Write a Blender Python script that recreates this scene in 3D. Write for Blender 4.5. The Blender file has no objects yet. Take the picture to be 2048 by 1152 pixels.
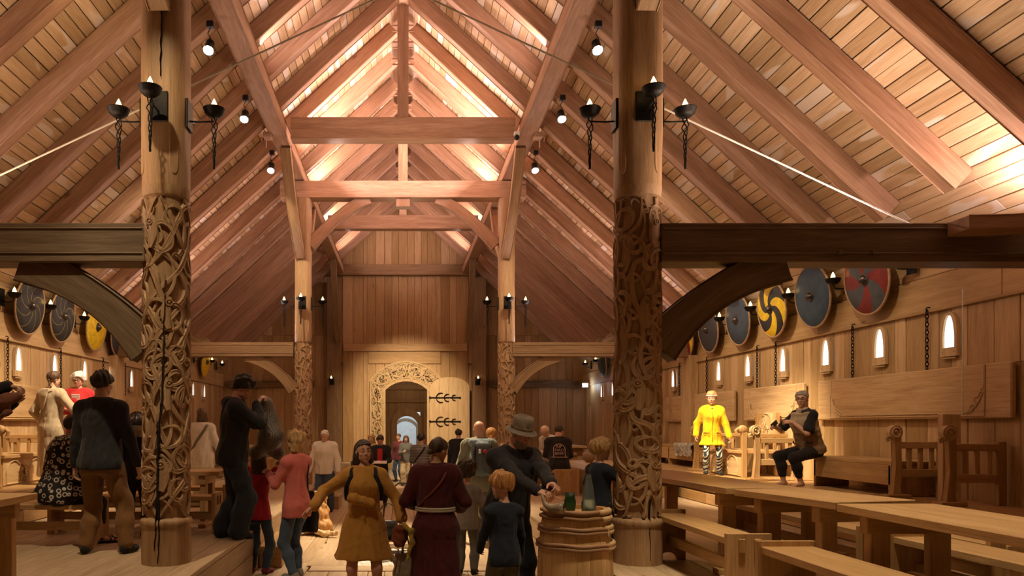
import bpy, math, random
import numpy as np
from mathutils import Vector, Matrix
random.seed(7)
PI = math.pi
COL = bpy.context.scene.collection
FPX, VX, HY, CAMZ = 1480.0, 806.0, 850.0, 1.78     # focal length in pixels, vanishing point, camera height
PLAT, TIER = 0.51, 0.95                              # platform and wall tier levels
def X(px, d): return (px - VX) * d / FPX
def Zp(py, d): return CAMZ + (HY - py) * d / FPX
V = Vector

# ---------------------------------------------------------------- objects
def props(o, label, cat, group=None):
    o['label'] = label; o['category'] = cat
    if group: o['group'] = group
    return o
def thing(name, label, cat, loc=(0, 0, 0), rz=0.0, group=None):
    o = bpy.data.objects.new(name, None); COL.objects.link(o)
    o.empty_display_size = 0.1
    o.location = loc; o.rotation_euler = (0, 0, rz)
    return props(o, label, cat, group)
def dup(root, loc, rz=None, label=None, group=None, scale=None):
    r = root.copy(); COL.objects.link(r); r.location = loc
    if rz is not None: r.rotation_euler = (0, 0, rz)
    if scale: r.scale = scale
    if label: r['label'] = label
    if group: r['group'] = group
    for ch in list(root.children):
        c = ch.copy(); COL.objects.link(c); c.parent = r
        for g in list(ch.children):
            d = g.copy(); COL.objects.link(d); d.parent = c
    return r
def link_mesh(name, verts, faces, mat, parent=None, smooth=False, gco=None, tone=None, angle=None, shift=True):
    me = bpy.data.meshes.new(name)
    org = V((0, 0, 0))
    vs = verts
    if parent is None and shift and len(verts):
        a = np.asarray(verts, dtype=float)
        lo, hi = a.min(0), a.max(0)
        org = V(((lo[0] + hi[0]) / 2, (lo[1] + hi[1]) / 2, lo[2]))
        vs = (a - np.array(org)).tolist()
    me.from_pydata([tuple(p) for p in vs], [], [tuple(int(i) for i in f) for f in faces])
    if gco is not None:
        at = me.attributes.new('gco', 'FLOAT_VECTOR', 'POINT')
        at.data.foreach_set('vector', np.asarray(gco, dtype=np.float32).ravel())
    if tone is not None:
        at = me.attributes.new('tone', 'FLOAT', 'POINT')
        at.data.foreach_set('value', np.asarray(tone, dtype=np.float32).ravel())
    if smooth or angle:
        me.polygons.foreach_set('use_smooth', [True] * len(me.polygons))
        if angle: me.set_sharp_from_angle(angle=angle)
    if mat: me.materials.append(mat)
    o = bpy.data.objects.new(name, me); COL.objects.link(o)
    o.location = org
    if parent: o.parent = parent
    return o

def rot(ax, ang): return Matrix.Rotation(ang, 3, ax)
class MB:
    """collects solids into ONE mesh; every vertex carries its grain coordinate and board tone"""
    def __init__(s): s.v, s.f, s.g, s.t = [], [], [], []
    def add(s, vs, fs, gs=None, tone=None):
        b = len(s.v)
        off = V((random.uniform(0, 40), random.uniform(0, 40), random.uniform(0, 40)))
        t = random.random() if tone is None else tone
        for i, p in enumerate(vs):
            s.v.append(tuple(p))
            g = V(gs[i]) if gs else V(p)
            s.g.append(tuple(g + off)); s.t.append(t)
        for f in fs: s.f.append(tuple(b + i for i in f))
        return s
    def box(s, c, size, R=None, tone=None, ch=0.006, axis=None):
        hx, hy, hz = size[0] / 2, size[1] / 2, size[2] / 2
        if axis is None: axis = max(range(3), key=lambda i: size[i])
        ch = min(ch, hx * .45, hy * .45, hz * .45)
        vs, idx = [], {}
        for sx in (-1, 1):
            for sy in (-1, 1):
                for sz in (-1, 1):
                    for k in range(3):
                        p = [sx * (hx - ch), sy * (hy - ch), sz * (hz - ch)]
                        p[k] = (sx * hx, sy * hy, sz * hz)[k]
                        idx[(sx, sy, sz, k)] = len(vs); vs.append(V(p))
        fs = []
        for k in range(3):
            a, b = (k + 1) % 3, (k + 2) % 3
            for q in (-1, 1):
                quad = []
                for (u, w) in ((-1, -1), (1, -1), (1, 1), (-1, 1)):
                    sg = [0, 0, 0]; sg[k] = q; sg[a] = u; sg[b] = w
                    quad.append(idx[(sg[0], sg[1], sg[2], k)])
                fs.append(quad if q > 0 else quad[::-1])
            for u in (-1, 1):
                for w in (-1, 1):
                    def gi(q, kk):
                        sg = [0, 0, 0]; sg[k] = q; sg[a] = u; sg[b] = w
                        return idx[(sg[0], sg[1], sg[2], kk)]
                    e = [gi(-1, a), gi(1, a), gi(1, b), gi(-1, b)]
                    fs.append(e if u * w < 0 else e[::-1])
        for sx in (-1, 1):
            for sy in (-1, 1):
                for sz in (-1, 1):
                    t = [idx[(sx, sy, sz, k)] for k in range(3)]
                    fs.append(t if sx * sy * sz > 0 else t[::-1])
        gs = [V((p[axis], p[(axis + 1) % 3], p[(axis + 2) % 3])) for p in vs]
        C = V(c)
        if R is not None: vs = [R @ p for p in vs]
        vs = [p + C for p in vs]
        return s.add(vs, fs, gs, tone)
    def bar(s, a, b, w, h, up=(0, 0, 1), tone=None, ch=0.006):
        """box beam from a to b; w across, h along up"""
        a, b = V(a), V(b); d = b - a; L = d.length; x = d.normalized()
        u = V(up); y = u.cross(x)
        if y.length < 1e-5: y = V((1, 0, 0)).cross(x)
        y.normalize(); z = x.cross(y)
        R = Matrix((x, y, z)).transposed()
        return s.box((a + b) / 2, (L, w, h), R, tone, ch, 0)
    def sweep(s, path, w, h, up=(0, 0, 1), tone=None):
        """rectangular section swept along a path (lists allowed for w, h); h is measured along 'up'-ish normal"""
        path = [V(p) for p in path]; n = len(path); vs, fs, gs = [], [], []
        L = 0.0
        for i, p in enumerate(path):
            t = (path[min(i + 1, n - 1)] - path[max(i - 1, 0)]).normalized()
            side = V(up).cross(t)
            if side.length < 1e-5: side = V((1, 0, 0))
            side.normalize(); nn = t.cross(side)
            ww = w[i] if isinstance(w, (list, tuple)) else w
            hh = h[i] if isinstance(h, (list, tuple)) else h
            if i: L += (p - path[i - 1]).length
            c = min(ww, hh) * .06
            for (a, b) in ((-1, -1), (1, -1), (1, 1), (-1, 1)):
                for q in (0, 1):
                    first = (q == 0) == (a * b > 0)
                    pa = a * (ww / 2 - (c if first else 0)); pb = b * (hh / 2 - (0 if first else c))
                    vs.append(p + side * pa + nn * pb); gs.append(V((L, pa, pb)))
        for i in range(n - 1):
            for k in range(8):
                a, b = i * 8 + k, i * 8 + (k + 1) % 8
                fs.append((a, b, b + 8, a + 8))
        fs.append(tuple(range(7, -1, -1))); fs.append(tuple((n - 1) * 8 + k for k in range(8)))
        return s.add(vs, fs, gs, tone)
    def tube(s, path, r, n=8, closed=False, tone=None, sq=None):
        path = [V(p) for p in path]; m = len(path); vs, fs, gs = [], [], []
        L = 0; prev = None
        for i, p in enumerate(path):
            if closed: t = path[(i + 1) % m] - path[i - 1]
            else: t = path[min(i + 1, m - 1)] - path[max(i - 1, 0)]
            t = t.normalized() if t.length > 1e-9 else V((0, 0, 1))
            if prev is None:
                a = V((0, 0, 1)) if abs(t.z) < .9 else V((1, 0, 0))
                nrm = a.cross(t).normalized()
            else:
                nrm = (prev - t * prev.dot(t)); nrm = nrm.normalized() if nrm.length > 1e-6 else prev
            prev = nrm; bn = t.cross(nrm)
            rr = r[i] if isinstance(r, (list, tuple)) else r
            if i: L += (p - path[i - 1]).length
            for k in range(n):
                a = 2 * PI * k / n
                vs.append(p + (nrm * math.cos(a) + bn * math.sin(a) * (sq or 1)) * rr)
                gs.append(V((L, math.cos(a) * rr, math.sin(a) * rr)))
        M = m if closed else m - 1
        for i in range(M):
            j = (i + 1) % m
            for k in range(n):
                fs.append((i * n + k, i * n + (k + 1) % n, j * n + (k + 1) % n, j * n + k))
        if not closed:
            fs.append(tuple(range(n - 1, -1, -1))); fs.append(tuple((m - 1) * n + k for k in range(n)))
        return s.add(vs, fs, gs, tone)
    def lathe(s, prof, n=24, c=(0, 0, 0), R=None, tone=None, cap=True, arc=None):
        vs, fs, gs = [], [], []
        for (r, z) in prof:
            for k in range(n):
                a = 2 * PI * k / n
                vs.append(V((r * math.cos(a), r * math.sin(a), z))); gs.append(V((z, r * math.cos(a), r * math.sin(a))))
        for i in range(len(prof) - 1):
            for k in range(n):
                a, b = i * n + k, i * n + (k + 1) % n
                fs.append((a, b, b + n, a + n))
        if cap:
            fs.append(tuple(range(n - 1, -1, -1))); fs.append(tuple((len(prof) - 1) * n + k for k in range(n)))
        if R is not None: vs = [R @ p for p in vs]
        vs = [p + V(c) for p in vs]
        return s.add(vs, fs, gs, tone)
    def prism(s, poly, d, M=None, tone=None, axis=1, hole=None):
        """outline poly (x,z) extruded along y by d (centred); M 3x3 + loc tuple"""
        n = len(poly); vs, fs, gs = [], [], []
        for y in (-d / 2, d / 2):
            for (a, b) in poly:
                vs.append(V((a, y, b))); gs.append(V((b, a, y)) if axis == 1 else V((a, b, y)))
        if hole:
            m = len(hole)                      # same count as poly, matched one to one
            for y in (-d / 2, d / 2):
                for (a, b) in hole:
                    vs.append(V((a, y, b))); gs.append(V((b, a, y)) if axis == 1 else V((a, b, y)))
            for i in range(n):
                j = (i + 1) % n
                fs.append((i, j, 2 * n + j, 2 * n + i))
                fs.append((n + j, n + i, 3 * n + i, 3 * n + j))
                fs.append((j, i, n + i, n + j))
                fs.append((2 * n + i, 2 * n + j, 3 * n + j, 3 * n + i))
        else:
            fs.append(tuple(range(n))); fs.append(tuple(range(2 * n - 1, n - 1, -1)))
            for i in range(n):
                j = (i + 1) % n
                fs.append((j, i, n + i, n + j))
        if M is not None:
            R, L = M
            if R is not None: vs = [R @ p for p in vs]
            vs = [p + V(L) for p in vs]
        return s.add(vs, fs, gs, tone)
    def ball(s, c, r, n=12, m=8, R=None, tone=None):
        r = (r, r, r) if not isinstance(r, (tuple, list)) else r
        vs, fs = [V((0, 0, -r[2]))], []
        for i in range(1, m):
            a = -PI / 2 + PI * i / m
            for k in range(n):
                b = 2 * PI * k / n
                vs.append(V((r[0] * math.cos(a) * math.cos(b), r[1] * math.cos(a) * math.sin(b), r[2] * math.sin(a))))
        vs.append(V((0, 0, r[2]))); top = len(vs) - 1
        for k in range(n): fs.append((0, 1 + (k + 1) % n, 1 + k))
        for i in range(m - 2):
            for k in range(n):
                a, b = 1 + i * n + k, 1 + i * n + (k + 1) % n
                fs.append((a, b, b + n, a + n))
        for k in range(n): fs.append((top, 1 + (m - 2) * n + k, 1 + (m - 2) * n + (k + 1) % n))
        if R is not None: vs = [R @ p for p in vs]
        return s.add([p + V(c) for p in vs], fs, None, tone)
    def build(s, name, mat, parent=None, smooth=False, angle=None, shift=True):
        return link_mesh(name, s.v, s.f, mat, parent, smooth, s.g, s.t, angle, shift)
def one(name, label, cat, mb, mat, group=None, **k):
    return props(mb.build(name, mat, **k), label, cat, group)
def struct(name, mb, mat, parent=None, **k):
    o = mb.build(name, mat, parent, **k)
    if parent is None: o['kind'] = 'structure'
    return o
ORD = ['zeroth', 'first', 'second', 'third', 'fourth', 'fifth', 'sixth', 'seventh', 'eighth', 'ninth', 'tenth', 'eleventh', 'twelfth',
       'thirteenth', 'fourteenth', 'fifteenth', 'sixteenth', 'seventeenth', 'eighteenth', 'nineteenth', 'twentieth', 'twenty-first', 'twenty-second']

# ---------------------------------------------------------------- materials
def newmat(name):
    m = bpy.data.materials.new(name); m.use_nodes = True
    nt = m.node_tree; nt.nodes.clear()
    out = nt.nodes.new('ShaderNodeOutputMaterial')
    b = nt.nodes.new('ShaderNodeBsdfPrincipled')
    nt.links.new(b.outputs[0], out.inputs[0])
    return m, nt, b
def nd(nt, typ, **kw):
    n = nt.nodes.new(typ)
    for k, v in kw.items():
        if k.startswith('in_'): n.inputs[k[3:].replace('_', ' ')].default_value = v
        else: setattr(n, k, v)
    return n
def ramp(nt, stops):
    r = nt.nodes.new('ShaderNodeValToRGB'); e = r.color_ramp.elements
    while len(e) < len(stops): e.new(.5)
    for i, (p, c) in enumerate(stops):
        e[i].position = p; e[i].color = (*c, 1) if len(c) == 3 else c
    return r
def wood(name, dark, mid, light, rough=.55, var=.5, grain=1.0, bump=.15, stain=0.0):
    m, nt, b = newmat(name); L = nt.links.new
    at = nd(nt, 'ShaderNodeAttribute', attribute_name='gco')
    tn = nd(nt, 'ShaderNodeAttribute', attribute_name='tone')
    mp = nd(nt, 'ShaderNodeMapping'); mp.inputs['Scale'].default_value = (.55 * grain, 7 * grain, 7 * grain)
    L(at.outputs['Vector'], mp.inputs[0])
    n1 = nd(nt, 'ShaderNodeTexNoise', in_Scale=2.0, in_Detail=5.0, in_Roughness=.6, in_Distortion=.6); L(mp.outputs[0], n1.inputs['Vector'])
    mp2 = nd(nt, 'ShaderNodeMapping'); mp2.inputs['Scale'].default_value = (3 * grain, 75 * grain, 75 * grain)
    L(at.outputs['Vector'], mp2.inputs[0])
    n2 = nd(nt, 'ShaderNodeTexNoise', in_Scale=1.6, in_Detail=3.0); L(mp2.outputs[0], n2.inputs['Vector'])
    mx = nd(nt, 'ShaderNodeMath', operation='MULTIPLY_ADD'); mx.inputs[1].default_value = .45; L(n2.outputs[0], mx.inputs[0])
    sc = nd(nt, 'ShaderNodeMath', operation='MULTIPLY'); sc.inputs[1].default_value = .62; L(n1.outputs[0], sc.inputs[0]); L(sc.outputs[0], mx.inputs[2])
    r = ramp(nt, [(.34, dark), (.53, mid), (.72, light)]); L(mx.outputs[0], r.inputs[0])
    # knots and patches with their own shape
    mp3 = nd(nt, 'ShaderNodeMapping'); mp3.inputs['Scale'].default_value = (.9, 2.4, 2.4); L(at.outputs['Vector'], mp3.inputs[0])
    vo = nd(nt, 'ShaderNodeTexVoronoi', in_Scale=1.0); L(mp3.outputs[0], vo.inputs['Vector'])
    kr = ramp(nt, [(.025, (.35, .3, .28)), (.075, (1, 1, 1))]); L(vo.outputs['Distance'], kr.inputs[0])
    km = nd(nt, 'ShaderNodeMix', data_type='RGBA', blend_type='MULTIPLY'); km.inputs[0].default_value = .8
    L(r.outputs[0], km.inputs[6]); L(kr.outputs[0], km.inputs[7])
    ma = nd(nt, 'ShaderNodeMath', operation='MULTIPLY_ADD'); ma.inputs[1].default_value = var; ma.inputs[2].default_value = 1 - var / 2
    L(tn.outputs['Fac'], ma.inputs[0])
    hs = nd(nt, 'ShaderNodeHueSaturation'); L(km.outputs[2], hs.inputs['Color']); L(ma.outputs[0], hs.inputs['Value'])
    sa = nd(nt, 'ShaderNodeMath', operation='MULTIPLY_ADD'); sa.inputs[1].default_value = -.35 * var; sa.inputs[2].default_value = 1 + .15 * var
    L(tn.outputs['Fac'], sa.inputs[0]); L(sa.outputs[0], hs.inputs['Saturation'])
    src = hs.outputs[0]
    if stain:      # pale unweathered patches on some boards
        n4 = nd(nt, 'ShaderNodeTexNoise', in_Scale=1.3, in_Detail=2.0, in_Distortion=.3); mp4 = nd(nt, 'ShaderNodeMapping'); mp4.inputs['Scale'].default_value = (.55, 1.6, 1.6); L(at.outputs['Vector'], mp4.inputs[0]); L(mp4.outputs[0], n4.inputs['Vector'])
        ad = nd(nt, 'ShaderNodeMath', operation='MULTIPLY_ADD'); ad.inputs[1].default_value = .16; L(tn.outputs['Fac'], ad.inputs[0]); L(n4.outputs[0], ad.inputs[2])
        r4 = ramp(nt, [(.665, (0, 0, 0)), (.69, (stain, stain, stain))]); L(ad.outputs[0], r4.inputs[0])
        m4 = nd(nt, 'ShaderNodeMix', data_type='RGBA'); m4.inputs[7].default_value = (.72, .63, .56, 1); L(r4.outputs[0], m4.inputs[0]); L(src, m4.inputs[6]); src = m4.outputs[2]
    L(src, b.inputs['Base Color'])
    b.inputs['Roughness'].default_value = rough
    b.inputs['Specular IOR Level'].default_value = .35
    bp = nd(nt, 'ShaderNodeBump', in_Strength=bump, in_Distance=.01); L(mx.outputs[0], bp.inputs['Height']); L(bp.outputs[0], b.inputs['Normal'])
    return m
def plain(name, c, rough=.8, metal=0.0, noise=0.12, nscale=30, bump=0.0, spec=.3, sheen=0.0):
    m, nt, b = newmat(name); L = nt.links.new
    tc = nd(nt, 'ShaderNodeTexCoord')
    n = nd(nt, 'ShaderNodeTexNoise', in_Scale=nscale, in_Detail=3.0); L(tc.outputs['Object'], n.inputs['Vector'])
    lo = tuple(max(0, x * (1 - noise)) for x in c); hi = tuple(min(1, x * (1 + noise)) for x in c)
    r = ramp(nt, [(.3, lo), (.7, hi)]); L(n.outputs[0], r.inputs[0]); L(r.outputs[0], b.inputs['Base Color'])
    b.inputs['Roughness'].default_value = rough; b.inputs['Metallic'].default_value = metal
    b.inputs['Specular IOR Level'].default_value = spec
    if sheen: b.inputs['Sheen Weight'].default_value = sheen
    if bump:
        n2 = nd(nt, 'ShaderNodeTexNoise', in_Scale=nscale * 4, in_Detail=2.0); L(tc.outputs['Object'], n2.inputs['Vector'])
        bp = nd(nt, 'ShaderNodeBump', in_Strength=bump, in_Distance=.01); L(n2.outputs[0], bp.inputs['Height']); L(bp.outputs[0], b.inputs['Normal'])
    return m
def emit(name, c, s):
    m, nt, b = newmat(name)
    b.inputs['Base Color'].default_value = (*c, 1)
    b.inputs['Emission Color'].default_value = (*c, 1); b.inputs['Emission Strength'].default_value = s
    return m
def cloth(name, c, rough=.85):
    m, nt, b = newmat(name); L = nt.links.new; cloth_nodes(nt, b)
    tc = nd(nt, 'ShaderNodeTexCoord'); n = nd(nt, 'ShaderNodeTexNoise', in_Scale=220.0, in_Detail=2.0); L(tc.outputs['Object'], n.inputs['Vector'])
    r = ramp(nt, [(.3, tuple(x * .82 for x in c)), (.7, tuple(min(1, x * 1.18) for x in c))]); L(n.outputs[0], r.inputs[0]); L(r.outputs[0], b.inputs['Base Color'])
    b.inputs['Roughness'].default_value = rough; b.inputs['Specular IOR Level'].default_value = .2; b.inputs['Sheen Weight'].default_value = .12
    return m
def cloth_nodes(nt, b, depth=.05, st=.36):
    """soft creases: ridged, stretched noise as relief"""
    L = nt.links.new; tc = nd(nt, 'ShaderNodeTexCoord'); mp = nd(nt, 'ShaderNodeMapping'); mp.inputs['Scale'].default_value = (1.0, 1.0, .55); mp.inputs['Rotation'].default_value = (.5, .6, 0); L(tc.outputs['Object'], mp.inputs[0])
    n = nd(nt, 'ShaderNodeTexNoise', in_Scale=6.5, in_Detail=1.6, in_Roughness=.5, in_Distortion=1.0); n.noise_type = 'RIDGED_MULTIFRACTAL'; L(mp.outputs[0], n.inputs['Vector'])
    n2 = nd(nt, 'ShaderNodeTexNoise', in_Scale=9.0, in_Detail=1.5, in_Distortion=1.2); L(mp.outputs[0], n2.inputs['Vector'])
    a = nd(nt, 'ShaderNodeMath', operation='ADD'); L(n.outputs[0], a.inputs[0]); L(n2.outputs[0], a.inputs[1])
    bp = nd(nt, 'ShaderNodeBump', in_Strength=st, in_Distance=depth); L(a.outputs[0], bp.inputs['Height']); L(bp.outputs[0], b.inputs['Normal'])
M = {}
M['wall'] = wood('oak_wall', (.36, .22, .095), (.50, .325, .155), (.60, .42, .22), var=.45)
M['gable'] = wood('oak_gable', (.31, .18, .078), (.45, .275, .125), (.54, .35, .175), var=.4)
M['board'] = wood('oak_roof_board', (.42, .265, .145), (.56, .385, .23), (.66, .495, .33), var=.5, stain=.8)
M['rafter'] = wood('oak_rafter', (.26, .14, .085), (.39, .225, .14), (.51, .33, .225), var=.4)
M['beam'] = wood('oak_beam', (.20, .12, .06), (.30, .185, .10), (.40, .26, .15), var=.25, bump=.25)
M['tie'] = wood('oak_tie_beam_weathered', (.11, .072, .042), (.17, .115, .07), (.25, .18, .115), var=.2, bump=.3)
M['post'] = wood('oak_post', (.24, .135, .065), (.36, .22, .115), (.46, .31, .18), var=.2, bump=.25)
M['gold'] = wood('oak_table', (.34, .19, .075), (.48, .29, .125), (.58, .39, .19), rough=.4, var=.3)
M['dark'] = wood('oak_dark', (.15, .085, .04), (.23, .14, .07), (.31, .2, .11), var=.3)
M['floor'] = wood('oak_floor', (.36, .25, .15), (.50, .37, .235), (.62, .49, .34), var=.3, rough=.5)
M['barrel'] = wood('pine_barrel', (.44, .26, .11), (.58, .37, .17), (.68, .47, .25), rough=.5, var=.25)
M['carve'] = wood('oak_carved', (.40, .26, .12), (.54, .37, .19), (.64, .46, .27), var=.3, bump=.2)
M['iron'] = plain('black_iron', (.018, .017, .017), .45, .8, .3, 60, .2, .5)
M['black'] = plain('black_plastic', (.012, .012, .013), .4, 0, .1)
M['flame'] = emit('candle_flame', (1.0, .62, .20), 9.0)
M['pane'] = emit('daylit_pane', (.93, .96, 1.0), 1.7)
M['lamp'] = emit('spot_lens', (.95, .98, 1.0), 40.0)
M['glow'] = emit('led_lamp', (.7, .85, 1.0), 12.0)
M['white'] = plain('white_cord', (.8, .78, .74), .6, 0, .05)
# ================================================================ the hall
W, YB, YG = 6.25, -2.5, 25.7
ZT, SL = 9.70, 0.92                        # ridge height and slope of the roof boards
def Zr(x): return ZT - SL * abs(x)
TH = math.atan(SL)
RZ = [6.5 + 1.1 * k for k in range(-4, 18)]          # rafter stations
# floor of the sunken aisle
mb = MB(); x = -1.86
while x < 1.85:
    w = random.choice([.2, .24, .28]); y = YB
    while y < YG + .1:
        L = random.uniform(3, 5); e = min(y + L, YG + .1)
        for (a, b) in (((y, 8.94), (y, e))[0:0] or ((y, e),)):
            # the hearth pit stays open
            segs = [(a, b)]
            if x + w > -.92 and x < .92:
                segs = [(p, q) for p, q in ((a, min(b, 9.0)), (max(a, 11.3), b)) if q - p > .05]
            for p, q in segs: mb.box((x + w / 2, (p + q) / 2, -.03), (w - .006, q - p - .006, .06), axis=1)
        y = e
    x += w
mb.box((0, 4, -.16), (3.8, 10, .1)); mb.box((0, 18.6, -.16), (3.8, 14.6, .1)); mb.box((0, 10.15, -.2), (3.8, 2.4, .1))
struct('floor', mb, M['floor'])
# raised platforms on both sides, with a boarded front
for sgn, side in ((-1, 'left'), (1, 'right')):
    mb = MB(); x = 1.8
    while x < 4.9:
        w = .22; y = YB + random.uniform(0, 2)
        mb.box((sgn * (x + w / 2), (YB + y) / 2, PLAT - .025), (w - .003, y - YB, .05), axis=1, tone=random.uniform(.35, .65))
        while y < YG:
            e = min(y + random.uniform(2.5, 5), YG)
            mb.box((sgn * (x + w / 2), (y + e) / 2, PLAT - .025), (w - .003, e - y - .004, .05), axis=1, tone=random.uniform(.35, .65)); y = e
        x += w
    for k in range(2):
        y = YB
        while y < YG:
            e = min(y + 2.9, YG)
            mb.box((sgn * 1.82, (y + e) / 2, .115 + k * .23), (.035, e - y - .008, .222), axis=1); y = e
    mb.box((sgn * 1.86, (YB + YG) / 2, .23), (.03, YG - YB, .46), axis=1)
    struct('platform_' + side, mb, M['floor'])
    # wall tier: a deep step along the wall
    mb = MB()
    for x0 in (4.85, 5.2, 5.55, 5.9):
        y = YB
        while y < YG:
            e = min(y + random.uniform(2.2, 4), YG)
            mb.box((sgn * (x0 + .174), (y + e) / 2, TIER - .025), (.346, e - y - .004, .05), axis=1); y = e
    for k in range(2):
        y = YB
        while y < YG:
            e = min(y + 2.4, YG)
            mb.box((sgn * 4.89, (y + e) / 2, PLAT + .09 + k * .2), (.03, e - y - .01, .165), axis=1); y = e
    mb.box((sgn * 4.95, (YB + YG) / 2, PLAT + .2), (.02, YG - YB, .38), axis=1)
    struct('tier_' + side, mb, M['gold'])
# long walls: upright planks below, broad lying boards above
for sgn, side in ((-1, 'left'), (1, 'right')):
    mb = MB(); y = YB
    while y < YG:
        w = random.choice([.2, .24, .28, .33, .37]); e = min(y + w, YG)
        off = random.uniform(-.006, .006)
        zc = 2.42 if random.random() < .25 else 3.12
        mb.box((sgn * (W + .03 + off), (y + e) / 2, (PLAT + zc) / 2), (.06, e - y - .005, zc - PLAT), axis=2)
        if zc < 3: mb.box((sgn * (W + .03 - off), (y + e) / 2, (zc + 3.12) / 2), (.06, e - y - .005, 3.12 - zc - .004), axis=2)
        y = e
    y = YB
    while y < YG:
        e = min(y + 3.4, YG)
        mb.box((sgn * (W + .015), (y + e) / 2, 3.33), (.07, e - y - .008, .41), axis=1)
        mb.box((sgn * (W + .03), (y + e) / 2, 3.76), (.05, e - y - .006, .43), axis=1); y = e
    mb.box((sgn * (W - .03), (YB + YG) / 2, 3.12), (.035, YG - YB, .03), axis=1)
    mb.box((sgn * (W + .12), (YB + YG) / 2, 2.1), (.06, YG - YB, 4.2), axis=1, tone=.3)
    struct('wall_' + side, mb, M['wall'])
mb = MB(); x = -W
while x < W:
    mb.box((x + .2, YB - .05, 4.5), (.396, .1, 9.2), axis=2); x += .4
struct('wall_back', mb, M['gable'])
# gable wall with the doorway
DX0, DX1, DSP, DTOP = -.625, .85, 2.96, 3.31
def arch_z(x): u = (x - (DX0 + DX1) / 2) / ((DX1 - DX0) / 2); return DSP + (DTOP - DSP) * math.sqrt(max(0, 1 - u * u * .92))
mb = MB(); x = -W - .1
while x < W + .1:
    w = random.choice([.24, .3, .36, .42]); e = min(x + w, W + .1)
    for lo, hi in ((-2.1, 'a'), (2.26, 'b'), (DX0, 'c'), (DX1, 'd'), (-1.25, 'e'), (1.32, 'f')):
        if x < lo - .02 < e - .02 and e > lo: e = lo
    c = (x + e) / 2; top = Zr(c) + .1
    inn = -2.1 <= c <= 2.26
    yy = YG + (.05 if inn else .12) + random.uniform(-.006, .006)
    z0 = 0.0 if abs(c) < 1.86 else PLAT
    if DX0 <= c <= DX1: z0 = DTOP + .06
    cuts = [z0] + [z for z in ((4.47, 7.13) if inn else (3.1, 4.9)) if z > z0 + .2] + [top]
    for a, b in zip(cuts[:-1], cuts[1:]):
        if b > a: mb.box((c, yy, (a + b) / 2), (e - x - .006, .07, b - a - .005), axis=2)
    x = e
mb.prism([(-W - .2, 3.3), (-W - .2, Zr(W + .2) + .1), (0, ZT + .1), (W + .2, Zr(W + .2) + .1), (W + .2, 3.3)], .06, (None, (0, YG + .24, 0)), tone=.3)
mb.box((-3.5, YG + .24, 1.7), (5.6, .06, 3.4), tone=.3); mb.box((3.7, YG + .24, 1.7), (5.5, .06, 3.4), tone=.3)
struct('wall_gable', mb, M['gable'])
one('wall_rail', 'broad lying oak rail across the end wall high above the carved doorway', 'beam', MB().box((.1, YG - .12, 7.13), (5.7, .26, .36)), M['beam'])
one('wall_rail', 'pale oak rail across the end wall just above the carved door frame', 'beam', MB().box((.08, YG - .02, 4.47), (4.3, .1, .26)), M['gable'])
for sgn, w_ in ((-1, 'left'), (1, 'right')):
    mb = MB().box((sgn * 4.6, YG - .02, 3.2), (3.0, .16, .24)).box((sgn * 4.3, YG - .12, 3.3), (1.1, .1, .05))
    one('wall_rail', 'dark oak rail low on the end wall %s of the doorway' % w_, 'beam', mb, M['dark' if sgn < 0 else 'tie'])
# carved door frame
door = thing('carved_door_frame', 'broad carved oak arch frame around the doorway in the end wall', 'door frame', ((DX0 + DX1) / 2, YG, 0))
cx0 = (DX0 + DX1) / 2
def arc_pts(hw, spring, top, n=24, foot=0.0):
    pts = [(-hw, foot), (-hw, spring * .5), (-hw, spring)]; r_ = top - spring; Rr = (hw * hw + r_ * r_) / (2 * r_); am = math.asin(min(1, hw / Rr))
    for i in range(1, n):
        a = -am + 2 * am * i / n; pts.append((Rr * math.sin(a), spring + Rr * math.cos(a) - (Rr - r_)))
    return pts + [(hw, spring), (hw, spring * .5), (hw, foot)]
outer, inner = arc_pts(1.24, 3.30, 3.96), arc_pts(.76, 3.02, 3.34)
mb = MB(); n = len(outer)
def strip(mb, A, B, y0, y1):
    m = len(A); vs, fs = [], []
    for P in (A, B):
        for y in (y0, y1):
            vs += [V((a, y, b)) for a, b in P]
    for i in range(m - 1):
        fs += [(i, i + 1, 2 * m + i + 1, 2 * m + i), (i + 1, i, m + i, m + i + 1), (2 * m + i, 2 * m + i + 1, 3 * m + i + 1, 3 * m + i)]
    fs += [(0, 2 * m, 3 * m, m), (m - 1, 2 * m - 1, 4 * m - 1, 3 * m - 1)]
    return mb.add(vs, fs, [V((p.z, p.x, p.y)) for p in vs])
strip(mb, outer, inner, -.06, .06)
mb.build('frame', M['carve'], door)
mb = MB()
strip(mb, arc_pts(1.27, 3.32, 4.0), arc_pts(1.225, 3.29, 3.94), -.085, .05)
strip(mb, arc_pts(.86, 3.07, 3.44), arc_pts(.82, 3.05, 3.4), -.085, .05)
strip(mb, arc_pts(.80, 3.04, 3.37), arc_pts(.72, 2.99, 3.29), -.11, .3)
mb.build('moulding', M['carve'], door)
# scroll carving following the frame's centre line
def frame_pt(t, o):      # t 0..1 along the arch, o -1..1 across
    i = t * (n - 1); a = min(int(i), n - 2); f = i - a
    pa = [outer[a][k] * (1 - f) + outer[a + 1][k] * f for k in (0, 1)]
    pb = [inner[a][k] * (1 - f) + inner[a + 1][k] * f for k in (0, 1)]
    m_ = .5 + .5 * o
    return (pb[0] * (1 - m_) + pa[0] * m_, pb[1] * (1 - m_) + pa[1] * m_)
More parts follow.
